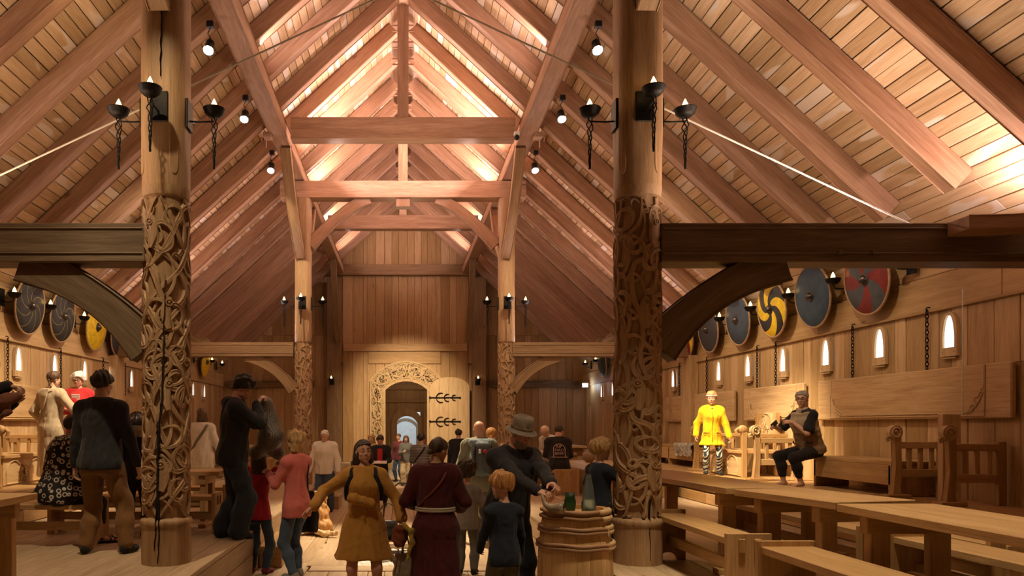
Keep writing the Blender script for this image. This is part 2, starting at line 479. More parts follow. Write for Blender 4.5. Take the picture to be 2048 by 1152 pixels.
# arclength table so that the scrolls keep their size along jambs and arch
tt = [i / 400 for i in range(401)]; pp = [frame_pt(t, 0) for t in tt]; ss = [0]
for a, b in zip(pp[:-1], pp[1:]): ss.append(ss[-1] + math.dist(a, b))
def at_s(s_): return float(np.interp(s_, ss, tt))
mb = MB()
def flat_ribbon(mb, P, w, y=-.06, h=.03):
    vs, fs, m = [], [], len(P)
    for i in range(m):
        a, b = P[max(i - 1, 0)], P[min(i + 1, m - 1)]
        dx, dz = b[0] - a[0], b[1] - a[1]; l = math.hypot(dx, dz) or 1; nx, nz = -dz / l, dx / l
        ww = w * (.55 + .45 * math.sin(PI * i / (m - 1)))
        for o, e in ((-.5, 0), (-.36, 1), (.36, 1), (.5, 0)):
            vs.append(V((P[i][0] + nx * o * ww, y - h * e, P[i][1] + nz * o * ww)))
    for i in range(m - 1):
        for k in range(3): fs.append((i * 4 + k, i * 4 + k + 1, i * 4 + k + 5, i * 4 + k + 4))
    mb.add(vs, fs, [V((p.z, p.x, p.y)) for p in vs])
S = ss[-1]
for ph in (0, PI):
    flat_ribbon(mb, [frame_pt(at_s(.15 + (S - .3) * i / 500), .55 * math.sin(i / 500 * S / .62 * PI + ph)) for i in range(501)], .07, h=.026)
k = .35
while k < S - .3:
    for sg in (-1, 1):
        for r0, turns, w_ in ((.11, 1.5, .04), (.075, 1.1, .03)):
            P = []
            oc = sg * .42 * random.uniform(.7, 1.2); kc = k + random.uniform(-.06, .06); a0 = random.uniform(0, 6)
            for i in range(26):
                f = i / 25; a = a0 + sg * turns * 2 * PI * f; rr = r0 * (1.15 - .75 * f)
                P.append(frame_pt(at_s(min(max(kc + rr * math.cos(a), .02), S - .02)), max(-.92, min(.92, oc + rr * math.sin(a) / .235))))
            flat_ribbon(mb, P, w_ * 1.25, h=.022)
    k += .155
mb.build('carving', M['carve'], door)
one('lintel_panel', 'smooth pale oak panel over the carved door arch', 'panel', MB().box((.05, YG + .0, 4.12), (2.5, .05, .42)), M['gable'])
# the door leaf, swung open flat beside the frame
leaf = thing('door_leaf', 'open arched oak door leaf with iron strap hinges right of the doorway', 'door', (.93, YG - .17, 0.0), math.radians(-4))
pl = [(0, .02)]
for i in range(19):
    a = PI - PI * i / 18
    pl.append((.68 + .68 * math.cos(a), 2.98 + .45 * math.sin(a) ** .8))
pl += [(1.36, .02)]
leafp = MB().prism(pl, .07, tone=.8).build('panel', M['carve'], leaf)
mb = MB()
for xx in (.32, .64, .96): mb.box((xx, -.037, 1.6), (.008, .004, 3.0))
mb.build('groove', M['dark'], leafp)
for z in (2.72, 1.9, 1.05):
    mb = MB(); mb.box((.5, -.05, z), (1.02, .02, .045)); mb.ball((1.03, -.055, z), .035)
    mb.box((.0, -.05, z), (.06, .05, .09))
    for xx, r in ((.26, .16), (.52, .12), (.78, .09)):
        for sg in (-1, 1):
            mb.tube([(xx + r * .75 - r * math.cos(a), -.055, z + sg * (r * math.sin(a))) for a in [i / 10 * 2.0 for i in range(11)]],
                    [.018 + .012 * math.sin(i / 10 * PI) for i in range(11)], 6, sq=.6)
    mb.build('strap_hinge', M['iron'], leaf)
# rooms behind the doorway
mb = MB()
for i in range(8): mb.box((-2.4 + i * .68, YG + 2.2, -.03), (.675, 4.3, .06), axis=1)
struct('floor', mb, M['floor'])
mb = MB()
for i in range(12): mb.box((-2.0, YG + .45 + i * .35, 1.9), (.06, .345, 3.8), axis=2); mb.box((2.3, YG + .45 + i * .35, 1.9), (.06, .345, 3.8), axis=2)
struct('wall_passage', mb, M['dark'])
mb = MB()
for i in range(14):
    xx = -2.4 + i * .36; c = xx + .18
    z0 = 2.3 if -.34 < c < .68 else 0
    mb.box((c, 29.95, (z0 + 3.9) / 2), (.356, .1, 3.9 - z0), axis=2)
mb.box((-1.4, 29.94, 1.95), (2.1, .04, 3.9)).box((1.75, 29.94, 1.95), (2.1, .04, 3.9)).box((.15, 29.94, 3.1), (1.2, .04, 1.6))  # backing added so the white room's light cannot leak through plank gaps
mb.box((.15, 29.86, 2.75), (4.6, .1, .12)); mb.box((.15, 29.84, 3.3), (4.6, .14, .2))
hw = .52
strip(mb, [(a + .15, b) for a, b in arc_pts(.62, 1.75, 2.45)], [(a + .15, b) for a, b in arc_pts(.46, 1.72, 2.14)], 29.82, 30.02)
struct('wall_inner', mb, M['gable'])
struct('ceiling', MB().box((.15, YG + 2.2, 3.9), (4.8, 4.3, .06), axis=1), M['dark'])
M['plaster'] = plain('limewashed_boards', (.62, .62, .60), .85, 0, .08, 6)
struct('wall_far', MB().box((.15, 35.1, 2.0), (5, .1, 4)).box((-1.3, 32.6, 2), (.1, 5, 4)).box((1.7, 32.6, 2), (.1, 5, 4)), M['plaster'])
struct('floor', MB().box((.15, 32.6, -.03), (4, 5.2, .06), axis=1), M['floor'])
struct('ceiling', MB().box((.15, 32.6, 3.6), (4, 5.2, .06), axis=1), M['plaster'])
d3 = thing('door_leaf', 'pale open arched door leaf in the white room beyond the passage', 'door', (.62, 30.08, 0), math.radians(68))
MB().prism([(0, .02), (0, 1.75)] + [(.36 + .36 * math.cos(PI - PI * i / 12), 1.75 + .36 * math.sin(PI - PI * i / 12)) for i in range(1, 12)] + [(.72, 1.75), (.72, .02)], .05).build('panel', M['plaster'], d3)
mb = MB()
for z in (1.35, .6): mb.box((.33, -.035, z), (.6, .015, .035)); mb.tube([(.3 - .1 * math.cos(a), -.04, z + .1 * math.sin(a)) for a in [i / 6 * 3 - 1.5 for i in range(7)]], .014, 6)
mb.build('strap_hinge', M['iron'], d3)
d4 = thing('arched_door', 'white arched door closed in the far wall of the white room', 'door', (.12, 35.0, 0))
mb = MB(); strip(mb, arc_pts(.62, 1.7, 2.1), arc_pts(.5, 1.68, 1.98), -.06, .03); mb.build('frame', M['dark'], d4)
MB().prism(arc_pts(.5, 1.68, 1.98), .05, tone=.5).build('panel', M['plaster'], d4)
one('steel_beam', 'pale beam with a bracket under the ceiling of the white room', 'beam', MB().box((.1, 34.0, 2.35), (2.6, .1, .1)).bar((.55, 34.0, 2.3), (.75, 34.0, 1.95), .05, .05), M['plaster'])

# ---------------------------------------------------------------- roof
LS = 6.85 / math.cos(TH)
for sgn, side in ((-1, 'left'), (1, 'right')):
    mb = MB(); nrm = V((sgn * math.sin(TH), 0, math.cos(TH)))
    R = Matrix((V((0, 1, 0)), V((sgn * math.cos(TH), 0, -math.sin(TH))), V((0, 1, 0)).cross(V((sgn * math.cos(TH), 0, -math.sin(TH)))))).transposed()
    k = 0
    while k * .148 < LS:
        d = (k + .5) * .148; x = sgn * d * math.cos(TH)
        y = YB; i = random.randint(0, 3)
        st = [YB] + [z for z in RZ if (RZ.index(z) + k * 2 + random.randint(0, 1)) % 3 == 0] + [YG + .3]
        for a, b in zip(st[:-1], st[1:]):
            mb.box((x, (a + b) / 2, Zr(x) + .018 + random.uniform(-.003, .003)), (b - a - .004, .139, .03), R, axis=0, ch=.005)
        k += 1
    a, b = V((0, 0, ZT + .09)), V((sgn * 6.9, 0, Zr(6.9) + .09))
    mb.add([(a.x, YB, a.z), (b.x, YB, b.z), (b.x, YG + .4, b.z), (a.x, YG + .4, a.z)], [(0, 1, 2, 3)], tone=.1)  # backing sheet added to stop light leaking between the boards
    struct('ceiling_' + side, mb, M['board'])
    for i, z in enumerate(RZ):
        p, q = V((sgn * .26, z, Zr(.26) - .02)), V((sgn * 5.78, z, Zr(5.78) - .02))
        nn = V((sgn * math.sin(TH), 0, math.cos(TH)))
        # slightly swaying hewn rafter, chamfered at its foot
        pts = []; sw = random.uniform(-.02, .02)
        for j in range(9):
            f = j / 8; pts.append(p.lerp(q, f) - nn * (.125 + .012 * math.sin(f * PI * 2 + i)) + V((0, sw * math.sin(f * PI), 0)))
        c = 21 - i
        mb = MB().sweep(pts, [.265 + .015 * math.sin(j + i) for j in range(9)], .19, up=(0, 1, 0), tone=random.uniform(.15, .9))
        w_ = 'left' if sgn < 0 else 'right'
        one('rafter', '%s roof slope rafter, %s counted from the door end wall' % (w_, ORD[c + 1]) if c < 21 else w_ + ' roof slope rafter, the one nearest the viewer', 'rafter', mb, M['rafter'], 'oak rafters of the roof')
one('ridge_beam', 'narrow ridge beam along the peak of the roof', 'beam', MB().box((0, (YB + YG) / 2, ZT - .3), (.13, YG - YB, .24), axis=1), M['rafter'])
# arcade plates on top of the posts (seen climbing towards the viewer)
PX = 2.18; PZ = CAMZ + 5.2
for sgn, w_ in ((-1, 'left'), (1, 'right')):
    mb = MB().sweep([(sgn * (2.2 + .05 * math.sin((y - 4) / 19 * PI)), y, PZ + .13) for y in [4 + i * 1.07 for i in range(21)]], .31, .26, tone=.5)
    # the dark drying crack along the underside
    one('arcade_plate', 'long %s purlin beam resting on the carved posts under the roof' % w_, 'beam', mb, M['rafter'])
def peg(mb, p, d, L=.14, r=.014):
    a = V(p); mb.tube([a, a + V(d) * L], r, 6)
for d, zb, zt, hx, lab in ((13.3, 5.10, 5.48, 2.52, 'high cross beam with king post, the nearest in the roof'),
                           (15.9, 4.84, 5.195, 2.62, 'thick cross beam joining the two far carved posts'),
                           (19.8, 5.22, 5.58, 2.45, 'cross beam deep in the roof before the end wall')):
    mb = MB().box((0, d, CAMZ + (zb + zt) / 2), (hx * 2, .28 if d != 15.9 else .34, zt - zb), axis=0)
    if d != 15.9:
        mb = MB().box((0, d, CAMZ + (zb + zt) / 2), (2.0 * 2, .28, zt - zb), axis=0)
        for s_ in (-1, 1): mb.box((s_ * 2.43, d, CAMZ + 5.19), (.14, .2, .09), axis=0)
    for s_ in (-1, 1):
        peg(mb, (s_ * 2.53, d - .06, CAMZ + 5.15 if d != 15.9 else CAMZ + zb), (0, 0, -1), .08); peg(mb, (s_ * 2.47, d + .06, CAMZ + 5.15 if d != 15.9 else CAMZ + zb), (0, 0, -1))
    one('cross_beam', lab, 'beam', mb, M['rafter'])
    mb = MB().box((0, d, (CAMZ + zt + ZT - .42) / 2), (.2, .2, ZT - .42 - CAMZ - zt), axis=2)
    for k in range(3):
        for s_ in (-1, 1):
            peg(mb, (s_ * .1, d - .02, ZT - .75 - .3 * k), (s_, 0, 0), .09); peg(mb, (s_ * .1, d - .02, ZT - .85 - .3 * k), (s_, 0, 0), .09)
    if d == 15.9: mb.box((0, d, CAMZ + zb - .09), (.3, .22, .18), axis=2)
    one('king_post', 'upright king post from %s to the ridge' % {13.3: 'the nearest cross beam', 15.9: 'the thick far truss beam', 19.8: 'the deepest cross beam'}[d], 'post', mb, M['rafter'])
def arc_brace(p0, p1, bulge, w, h, up, tone=.4, n=14):
    p0, p1 = V(p0), V(p1); c = (p0 + p1) / 2 + V(bulge)
    pts = [(p0 * (1 - t) ** 2 + c * 2 * t * (1 - t) + p1 * t * t) for t in [i / n for i in range(n + 1)]]
    return MB().sweep(pts, [h * (1.12 - .24 * math.sin(PI * i / n)) for i in range(n + 1)], w, up=up, tone=tone)
# truss at the near pair and the far pair of posts: tie beams out to the walls, with curved braces
for d, rp, near in ((6.85, .21, True), (15.9, .19, False)):
    for sgn, w_ in ((-1, 'left'), (1, 'right')):
        zb, zt = CAMZ + 1.48, CAMZ + 1.83
        if not near: zb, zt = CAMZ + 1.46, CAMZ + 1.76
        mb = MB().box((sgn * (2.31 + W) / 2, d, (zb + zt) / 2), (W - 2.31 - .06, .3, zt - zb), axis=0)
        for zz in (zb + .075, zt - .05): mb.tube([(sgn * 2.36, d - .152, zz), (sgn * (W - .05), d - .152, zz)], .009, 6)
        if near:
            for q in (3.95, 4.25): peg(mb, (sgn * q, d - .15, zb + .08), (0, -1, 0), .03, .02)
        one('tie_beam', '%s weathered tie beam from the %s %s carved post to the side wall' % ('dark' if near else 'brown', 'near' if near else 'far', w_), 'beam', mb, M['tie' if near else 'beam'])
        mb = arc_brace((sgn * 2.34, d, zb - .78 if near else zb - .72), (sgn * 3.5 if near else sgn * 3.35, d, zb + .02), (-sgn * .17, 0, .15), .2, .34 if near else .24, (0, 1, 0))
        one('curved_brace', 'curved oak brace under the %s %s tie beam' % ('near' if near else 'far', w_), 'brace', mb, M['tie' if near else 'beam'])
        mb = arc_brace((sgn * PX, d - rp + .02, CAMZ + 3.62 if not near else CAMZ + 3.8), (sgn * 2.2, d - 2.0, PZ + .03), (0, -.25, -.25), .2, .2, (1, 0, 0))
        one('curved_brace', 'carved brace rising towards the viewer from the head of the %s %s post' % ('near' if near else 'far', w_), 'brace', mb, M['post'])
        if near: continue
        mb = arc_brace((sgn * PX, d + rp - .02, CAMZ + 3.7), (sgn * 2.2, d + 2.0, PZ + .03), (0, .25, -.25), .2, .2, (1, 0, 0))
        one('curved_brace', 'brace rising towards the end wall from the head of the %s %s post' % ('near' if near else 'far', w_), 'brace', mb, M['rafter'])
        if not near:
            mb = arc_brace((sgn * 2.0, d, CAMZ + 3.85), (sgn * .72, d, CAMZ + 4.86), (sgn * -.1, 0, .33), .18, .24, (0, 1, 0))
            one('curved_brace', 'curved brace inside the far truss from the %s post up to the cross beam' % w_, 'brace', mb, M['rafter'])
for sgn, w_ in ((-1, 'left'), (1, 'right')):
    mb = MB().box((sgn * 2.48 + .12, YG - .3, (PLAT + PZ - .2) / 2), (.46, .42, PZ - .2 - PLAT), axis=2)
    one('wall_post', 'dark square post against the end wall %s of the doorway' % w_, 'post', mb, M['dark'])
    mb = arc_brace((sgn * 2.2, YG - .56, CAMZ + 2.9), (sgn * 2.2, YG - 2.4, PZ + .05), (0, -.1, -.6), .2, .22, (1, 0, 0))
    one('curved_brace', 'slender bowed brace at the post %s of the doorway' % w_, 'brace', mb, M['dark'])
    mb = arc_brace((sgn * 1.95, YG - .3, CAMZ + 3.9), (sgn * .9, YG - .3, CAMZ + 4.8), (sgn * -.1, 0, .3), .18, .22, (0, 1, 0))
    for d in (6.85, 15.9):
        one('wall_post', '%s wall post under the %s tie beam' % (w_, 'near' if d < 7 else 'far'), 'post', MB().box((sgn * (W - .09), d, (TIER + CAMZ + 1.48) / 2), (.18, .5, CAMZ + 1.48 - TIER), axis=2), M['wall'])
mb = MB().sweep([(4.92, 6.56, CAMZ + 1.765), (5.3, 6.55, CAMZ + 1.77), (5.7, 6.5, CAMZ + 1.79), (6.15, 6.4, CAMZ + 1.83)], .28, .13, tone=.8)
one('corner_timber', 'short curved pale timber lying on the outer end of the near right tie beam', 'beam', mb, M['rafter'])

# ---------------------------------------------------------------- carved posts
def ribbon(mb, uv, w, Rc, R0, h, ph=0.0, beast=False):
    vs, fs, gs = [], [], []; m = len(uv)
    for i in range(m):
        a, b = uv[max(i - 1, 0)], uv[min(i + 1, m - 1)]
        du, dv = b[0] - a[0], b[1] - a[1]; l = math.hypot(du, dv) or 1; nu, nv = -dv / l, du / l
        hh = h * (1 + .28 * math.sin(i * .16 + ph)); ww = w * min(1, .35 + 6 * min(i, m - 1 - i) / m) if not beast else w * (.5 + .5 * math.sin(PI * (i + .5) / m))
        for o, e in ((-.5, 0), (-.45, .82), (-.33, 1), (0, .84 if ww > .04 else .98), (.33, 1), (.45, .82), (.5, 0)):
            u, v_ = uv[i][0] + nu * o * ww, uv[i][1] + nv * o * ww
            r = R0 + hh * e; th = u / Rc
            vs.append(V((r * math.sin(th), -r * math.cos(th), v_))); gs.append(V((v_, u, r)))
    for i in range(m - 1):
        for k in range(6): fs.append((i * 7 + k, i * 7 + k + 1, i * 7 + k + 8, i * 7 + k + 7))
    mb.add(vs, fs, gs, .6 + .2 * random.random())
def carve_post(name_pos, loc, R, z0, z1, ztop, seed, lattice, mat, zupper):
    rs = random.Random(seed)
    p = thing('carved_post', name_pos, 'post', loc)
    mb = MB(); rb = R * 1.03
    prof = [(rb, 0), (rb * 1.005, .15), (rb * .99, z0 - .09), (rb * 1.0, z0 - .075), (rb * 1.05, z0 - .055), (rb * 1.05, z0 - .025), (rb, z0 - .008), (R * .86, z0 + .01),
            (R * .86, z1), (R * .86, z1 + .002), (R * .95, z1 + .015), (R * .99, z1 + .05), (R, z1 + .1)]
    mb.lathe(prof, 40, cap=False)
    # shaft that turns from round to chamfered square as it rises
    vs, fs, gs = [], [], []; rows = [(z1 + .1, 0), (z1 + .3, .12), (z1 + .45, .6), (z1 + .6, 1), (zupper, 1)]
    for z, f in rows:
        for k in range(40):
            a = 2 * PI * k / 40 + PI / 40
            sq = .93 / max(abs(math.cos(a)), abs(math.sin(a))); sq = min(sq, 1.06)
            r = R * ((1 - f) + f * sq)
            vs.append(V((r * math.cos(a), r * math.sin(a), z))); gs.append(V((z, r * math.cos(a), r * math.sin(a))))
    for i in range(len(rows) - 1):
        for k in range(40):
            a, b = i * 40 + k, i * 40 + (k + 1) % 40
            fs.append((a, b, b + 40, a + 40))
    fs.append(tuple((len(rows) - 1) * 40 + k for k in range(40)))
    mb.add(vs, fs, gs, .5)
    mb.build('shaft', mat, p, angle=.6)
    for th in (.62, -.95, 2.2):
        tn = MB(); vs, fs = [], []; top_ = min(zupper, z1 + 1.15); w_ = R * .27
        rows_ = [(z1 + .2 + R * .45 * (1 - math.cos(a)), w_ * math.sin(a)) for a in [PI / 2 * i / 8 for i in range(1, 9)]] + [(top_, w_)]
        for z, u in rows_:
            for o in (-1, -.6, .6, 1):
                rr = R * (1.035 if abs(o) < 1 else .93); t_ = th + o * u / R; vs.append(V((rr * math.sin(t_), -rr * math.cos(t_), z)))
        for i in range(len(rows_) - 1):
            for q in range(3): fs.append((i * 4 + q, i * 4 + q + 1, i * 4 + q + 5, i * 4 + q + 4))
        tn.add(vs, fs, [V((v_.z, v_.x, v_.y)) for v_ in vs], .8); tn.build('tongue_facet', mat, p, angle=.5)
    # tongue-shaped facet
    C = 2 * PI * R; mb = MB(); h = R * .135; R0 = R * .855
    def pts(fn, n): return [fn(i / n) for i in range(n + 1)]
    hgt = z1 - z0
    def clampv(v_): return min(max(v_, z0 + .02), z1 - .015)
    nseg = int(hgt / .014)
    if lattice:
        for k in range(5):
            for sg in (-1, 1):
                ph = rs.uniform(0, 6); u0 = k * C / 5 + rs.uniform(-.03, .03)
                ribbon(mb, pts(lambda t: (u0 + sg * (hgt * t * .66 + .035 * math.sin(t * 19 + ph)), clampv(z0 + hgt * t + .03 * math.sin(t * 31 + ph))), nseg), R * .24, R, R0, h, ph)
    else:
        for k in range(9):
            ph = rs.uniform(0, 6); ph2 = rs.uniform(0, 6); u0 = k * C / 9; fr = rs.choice([4, 5, 6])
            ribbon(mb, pts(lambda t: (u0 + C / 9 * math.sin(t * fr * PI + ph) + .04 * math.sin(t * 23 + ph2), clampv(z0 + hgt * t + .06 * math.sin(t * fr * 2 * PI + ph2))), nseg), R * rs.uniform(.17, .26), R, R0, h, ph)
    # looping tendrils
    cols = 10
    for k in range(cols):
        u0 = (k + .5) * C / cols; ph = rs.uniform(0, 6); fr = rs.uniform(6.5, 9.5) * hgt / 3; A = R * rs.uniform(.3, .42); B = R * rs.uniform(.36, .5)
        ribbon(mb, pts(lambda t: (u0 + A * math.cos(t * fr * 2 * PI + ph) * (.7 + .3 * math.sin(t * 9 + ph)), clampv(z0 + .03 + (hgt - .06) * t + B * math.sin(t * fr * 2 * PI + ph))), int(hgt / .006)), R * rs.uniform(.15, .2), R, R0, h * .95, ph)
    # broad knots of closed loops at intervals
    for k in range(int(hgt * 22)):
        uc, vc = rs.uniform(0, C), rs.uniform(z0 + .14, z1 - .14); ra, rb2 = R * rs.uniform(.3, .55), R * rs.uniform(.3, .62); tl = rs.uniform(0, 3)
        lp = []
        for i in range(44):
            a = 2 * PI * i / 43; e, f = ra * math.cos(a), rb2 * math.sin(a)
            lp.append((uc + e * math.cos(tl) - f * math.sin(tl), clampv(vc + e * math.sin(tl) + f * math.cos(tl))))
        ribbon(mb, lp, R * rs.uniform(.15, .24), R, R0, h * 1.02, k)
    mb.build('interlace_carving', mat, p, angle=.9)
    # beast heads: long muzzle, round ringed eye
    for k in range(max(3, int(hgt * 1.5))):
        hd = MB()
        uc = rs.choice([-.35, .1, .45]) * R + rs.uniform(-.1, .1) * R; vc = z0 + hgt * (k + .6) / max(3, int(hgt * 1.5))
        sg = rs.choice([-1, 1])
        ribbon(hd, [(uc + sg * .03 * math.sin(i / 9 * 3) * R / .2, clampv(vc + (.1 - i * .03) * R / .2)) for i in range(10)], R * .46, R, R0, h * 1.22, 0, True)
        ring = [(uc + R * .13 * math.cos(a), clampv(vc + .05 * R / .2 + R * .13 * math.sin(a))) for a in [2 * PI * i / 20 for i in range(21)]]
        ribbon(hd, ring, R * .06, R, R0 + h * .9, h * .5)
        e = V((0, 0, 0)); th = uc / R
        hd.ball(((R0 + h * 1.1) * math.sin(th), -(R0 + h * 1.1) * math.cos(th), clampv(vc + .05 * R / .2)), R * .07, 10, 6)
        hd.build('beast_head', mat, p, angle=.9)
    return p
M['crack'] = plain('drying_crack_shade', (.016, .010, .007), .95, 0, .1)  # near-black colour paints the shade inside the cracks onto a strip
Rn, Rf = .215, .185
zu = PZ - PLAT
pl_ = carve_post('massive near left post carved with broad crossing bands and a long dark crack', (-PX - .01, 6.85, PLAT), Rn, .42, 3.34, 3.5, 11, True, M['post'], zu)
pr_ = carve_post('massive near right post carved with snaking beasts, hugged by a small boy', (PX - .01, 6.85, PLAT), Rn, .42, 3.34, 3.5, 5, False, M['post'], zu)
carve_post('slimmer far left post carved with dense interlace, behind the white-haired man', (-PX + .04, 15.9, PLAT), Rf, .35, 3.03, 3.2, 21, False, M['post'], CAMZ + 4.84 - PLAT)
carve_post('slimmer far right post carved with dense interlace, behind the man in a hat', (PX + .04, 15.9, PLAT), Rf, .35, 3.03, 3.2, 33, False, M['post'], CAMZ + 4.84 - PLAT)
def crack(parent, pts, w, R):
    dp = []
    for a, b in zip(pts[:-1], pts[1:]):
        for j in range(4): dp.append((a[0] + (b[0] - a[0]) * j / 4 + random.uniform(-.006, .006), a[1] + (b[1] - a[1]) * j / 4))
    pts = dp + [pts[-1]]; vs, fs = [], []
    for i, (u, z) in enumerate(pts):
        ww = .55 * w * math.sin(PI * (i + .3) / (len(pts) - .4)) * random.uniform(.6, 1.2) + .002
        for o in (-.5, .5):
            for r in (R, R - .03):
                th = (u + o * ww) / R
                vs.append((r * math.sin(th), -r * math.cos(th), z))
    for i in range(len(pts) - 1):
        b = i * 4; fs += [(b, b + 2, b + 6, b + 4), (b, b + 4, b + 5, b + 1), (b + 2, b + 3, b + 7, b + 6)]
    o = MB().add(vs, fs).build('crack', M['crack'], parent)
    o['label'] = 'long dark drying crack'
crack(pl_, [(.06, 2.62), (.055, 2.3), (.05, 2.1), (.045, 1.9), (.04, 1.75), (.035, 1.5), (.01, 1.3), (.005, 1.15), (-.005, .95), (-.01, .7), (-.02, .5), (-.025, .3), (-.035, .14)], .026, .2365)
crack(pl_, [(-.01, 1.3), (-.01, 1.15), (0, .9), (-.005, .7), (0, .4), (.005, .2), (-.005, .03)], .02, .2355)
crack(pl_, [(.02, 5.3), (.025, 5.0), (.02, 4.7), (.015, 4.4)], .01, .226)
crack(pr_, [(.05, .6), (.045, .3), (.05, .05)], .006, .2265)
# ================================================================ windows, shields, sconces, chains, wall boards
def lancet(w, h, z0=0.0, n=9):
    """pointed arch outline, base at z0"""
    pts = [(-w / 2, z0), (-w / 2, z0 + h * .3)]
    for i in range(1, n): 
        f = i / n; pts.append((-w / 2 * math.cos(f * PI / 2) ** .8, z0 + h * (.3 + .7 * math.sin(f * PI / 2) ** 1.25)))
    pts.append((0, z0 + h)); r_ = [(-a, b) for a, b in pts[:-1]][::-1]
    return pts + r_
RZM = {1: -PI / 2, -1: PI / 2}           # local +y points into the hall from wall side sgn... see wall_rz
def wall_rz(sgn): return PI / 2 if sgn > 0 else -PI / 2   # local +y -> -x on the right wall
WZ = {1: [8.41 + 1.228 * k for k in range(13)], -1: [11.95 + 1.24 * k for k in range(10)]}
wn = 0; fr = pn = None
for sgn in (1, -1):
    for z in WZ[sgn]:
        wn += 1
        o = bpy.data.objects.new('window_%d' % wn, None); COL.objects.link(o); o['kind'] = 'structure'
        o.location = (sgn * (W - .015), z, CAMZ + .78); o.rotation_euler = (0, 0, wall_rz(sgn))
        if fr is None:
            mb = MB()
            out_ = [(-.13, 0), (-.13, .25)] + [(-.13 * math.cos(f * PI / 2) ** .7, .25 + .25 * math.sin(f * PI / 2)) for f in [i / 9 for i in range(1, 9)]]
            out_ = out_ + [(0, .5)] + [(-a, b) for a, b in out_[::-1]]
            inn_ = lancet(.18, .37, .10, 9)
            mb.prism(out_, .04, (None, (0, .02, 0)), tone=.75, hole=inn_)
            for a, b in ((-.09, .05), (.09, .05), (0, .475)): mb.ball((a, .042, b), .009, 8, 4)
            mb.box((0, .01, -.02), (.2, .05, .02))
            fr = mb.build('window_frame', M['carve'], o)
            pn = MB().prism(lancet(.185, .375, .097, 9), .012, (None, (0, .008, 0))).build('pane', M['pane'], fr)
        else:
            c = fr.copy(); COL.objects.link(c); c.parent = o; d = pn.copy(); COL.objects.link(d); d.parent = c
# painted round shields
def shield_mat(name, ca, cb, n, swirl, thr, line=False):
    m, nt, b = newmat(name); L = nt.links.new
    tc = nd(nt, 'ShaderNodeTexCoord'); sp = nd(nt, 'ShaderNodeSeparateXYZ'); L(tc.outputs['Object'], sp.inputs[0])
    a = nd(nt, 'ShaderNodeMath', operation='ARCTAN2'); L(sp.outputs['X'], a.inputs[0]); L(sp.outputs['Z'], a.inputs[1])
    ln = nd(nt, 'ShaderNodeVectorMath', operation='LENGTH'); L(tc.outputs['Object'], ln.inputs[0])
    ma = nd(nt, 'ShaderNodeMath', operation='MULTIPLY_ADD'); ma.inputs[1].default_value = swirl; L(ln.outputs['Value'], ma.inputs[0]); L(a.outputs[0], ma.inputs[2])
    mu = nd(nt, 'ShaderNodeMath', operation='MULTIPLY'); mu.inputs[1].default_value = n; L(ma.outputs[0], mu.inputs[0])
    si = nd(nt, 'ShaderNodeMath', operation='SINE'); L(mu.outputs[0], si.inputs[0])
    if line:
        th = nd(nt, 'ShaderNodeMath', operation='MULTIPLY'); L(si.outputs[0], th.inputs[0]); L(ln.outputs['Value'], th.inputs[1]); src = th
        ab = nd(nt, 'ShaderNodeMath', operation='ABSOLUTE'); L(th.outputs[0], ab.inputs[0]); src = ab
        gt = nd(nt, 'ShaderNodeMath', operation='LESS_THAN'); gt.inputs[1].default_value = thr; L(src.outputs[0], gt.inputs[0])
    else:
        gt = nd(nt, 'ShaderNodeMath', operation='GREATER_THAN'); gt.inputs[1].default_value = thr; L(si.outputs[0], gt.inputs[0])
    mx = nd(nt, 'ShaderNodeMix', data_type='RGBA'); mx.inputs[6].default_value = (*ca, 1); mx.inputs[7].default_value = (*cb, 1); L(gt.outputs[0], mx.inputs[0])
    no = nd(nt, 'ShaderNodeTexNoise', in_Scale=9.0, in_Detail=4.0); L(tc.outputs['Object'], no.inputs['Vector'])
    r = ramp(nt, [(.3, (.75, .75, .75)), (.7, (1.1, 1.1, 1.1))]); L(no.outputs[0], r.inputs[0])
    m2 = nd(nt, 'ShaderNodeMix', data_type='RGBA', blend_type='MULTIPLY'); m2.inputs[0].default_value = 1; L(mx.outputs[2], m2.inputs[6]); L(r.outputs[0], m2.inputs[7])
    L(m2.outputs[2], b.inputs['Base Color']); b.inputs['Roughness'].default_value = .55; b.inputs['Specular IOR Level'].default_value = .35
    return m
YEL, BLK, RED, BLU, SLT, GRN = (.82, .56, .02), (.035, .033, .035), (.22, .028, .022), (.045, .085, .13), (.055, .055, .065), (.02, .04, .03)
SM = {'spokes': shield_mat('shield_dark_spokes', BLK, (.5, .42, .06), 4, 3.2, .014, True), 'yellow': shield_mat('shield_yellow_lines', YEL, (.05, .04, .01), 4, 3.0, .012, True),
      'yb': shield_mat('shield_yellow_black', YEL, BLK, 4, 3.4, 0), 'ry': shield_mat('shield_red_yellow', YEL, RED, 3, 3.4, 0), 'rb': shield_mat('shield_red_blue', (.075, .09, .105), RED, 4, 1.5, .1),
      'blue': shield_mat('shield_blue', BLU, BLU, 1, 0, 2), 'slate': shield_mat('shield_slate', SLT, SLT, 1, 0, 2), 'deep': shield_mat('shield_steel_blue', (.05, .07, .10), (.05, .07, .10), 1, 0, 2), 'green': shield_mat('shield_green', GRN, GRN, 1, 0, 2)}
M['rim'] = plain('rawhide_rim', (.42, .27, .15), .6, 0, .2)
M['boss'] = plain('iron_boss', (.10, .09, .085), .35, .85, .3)
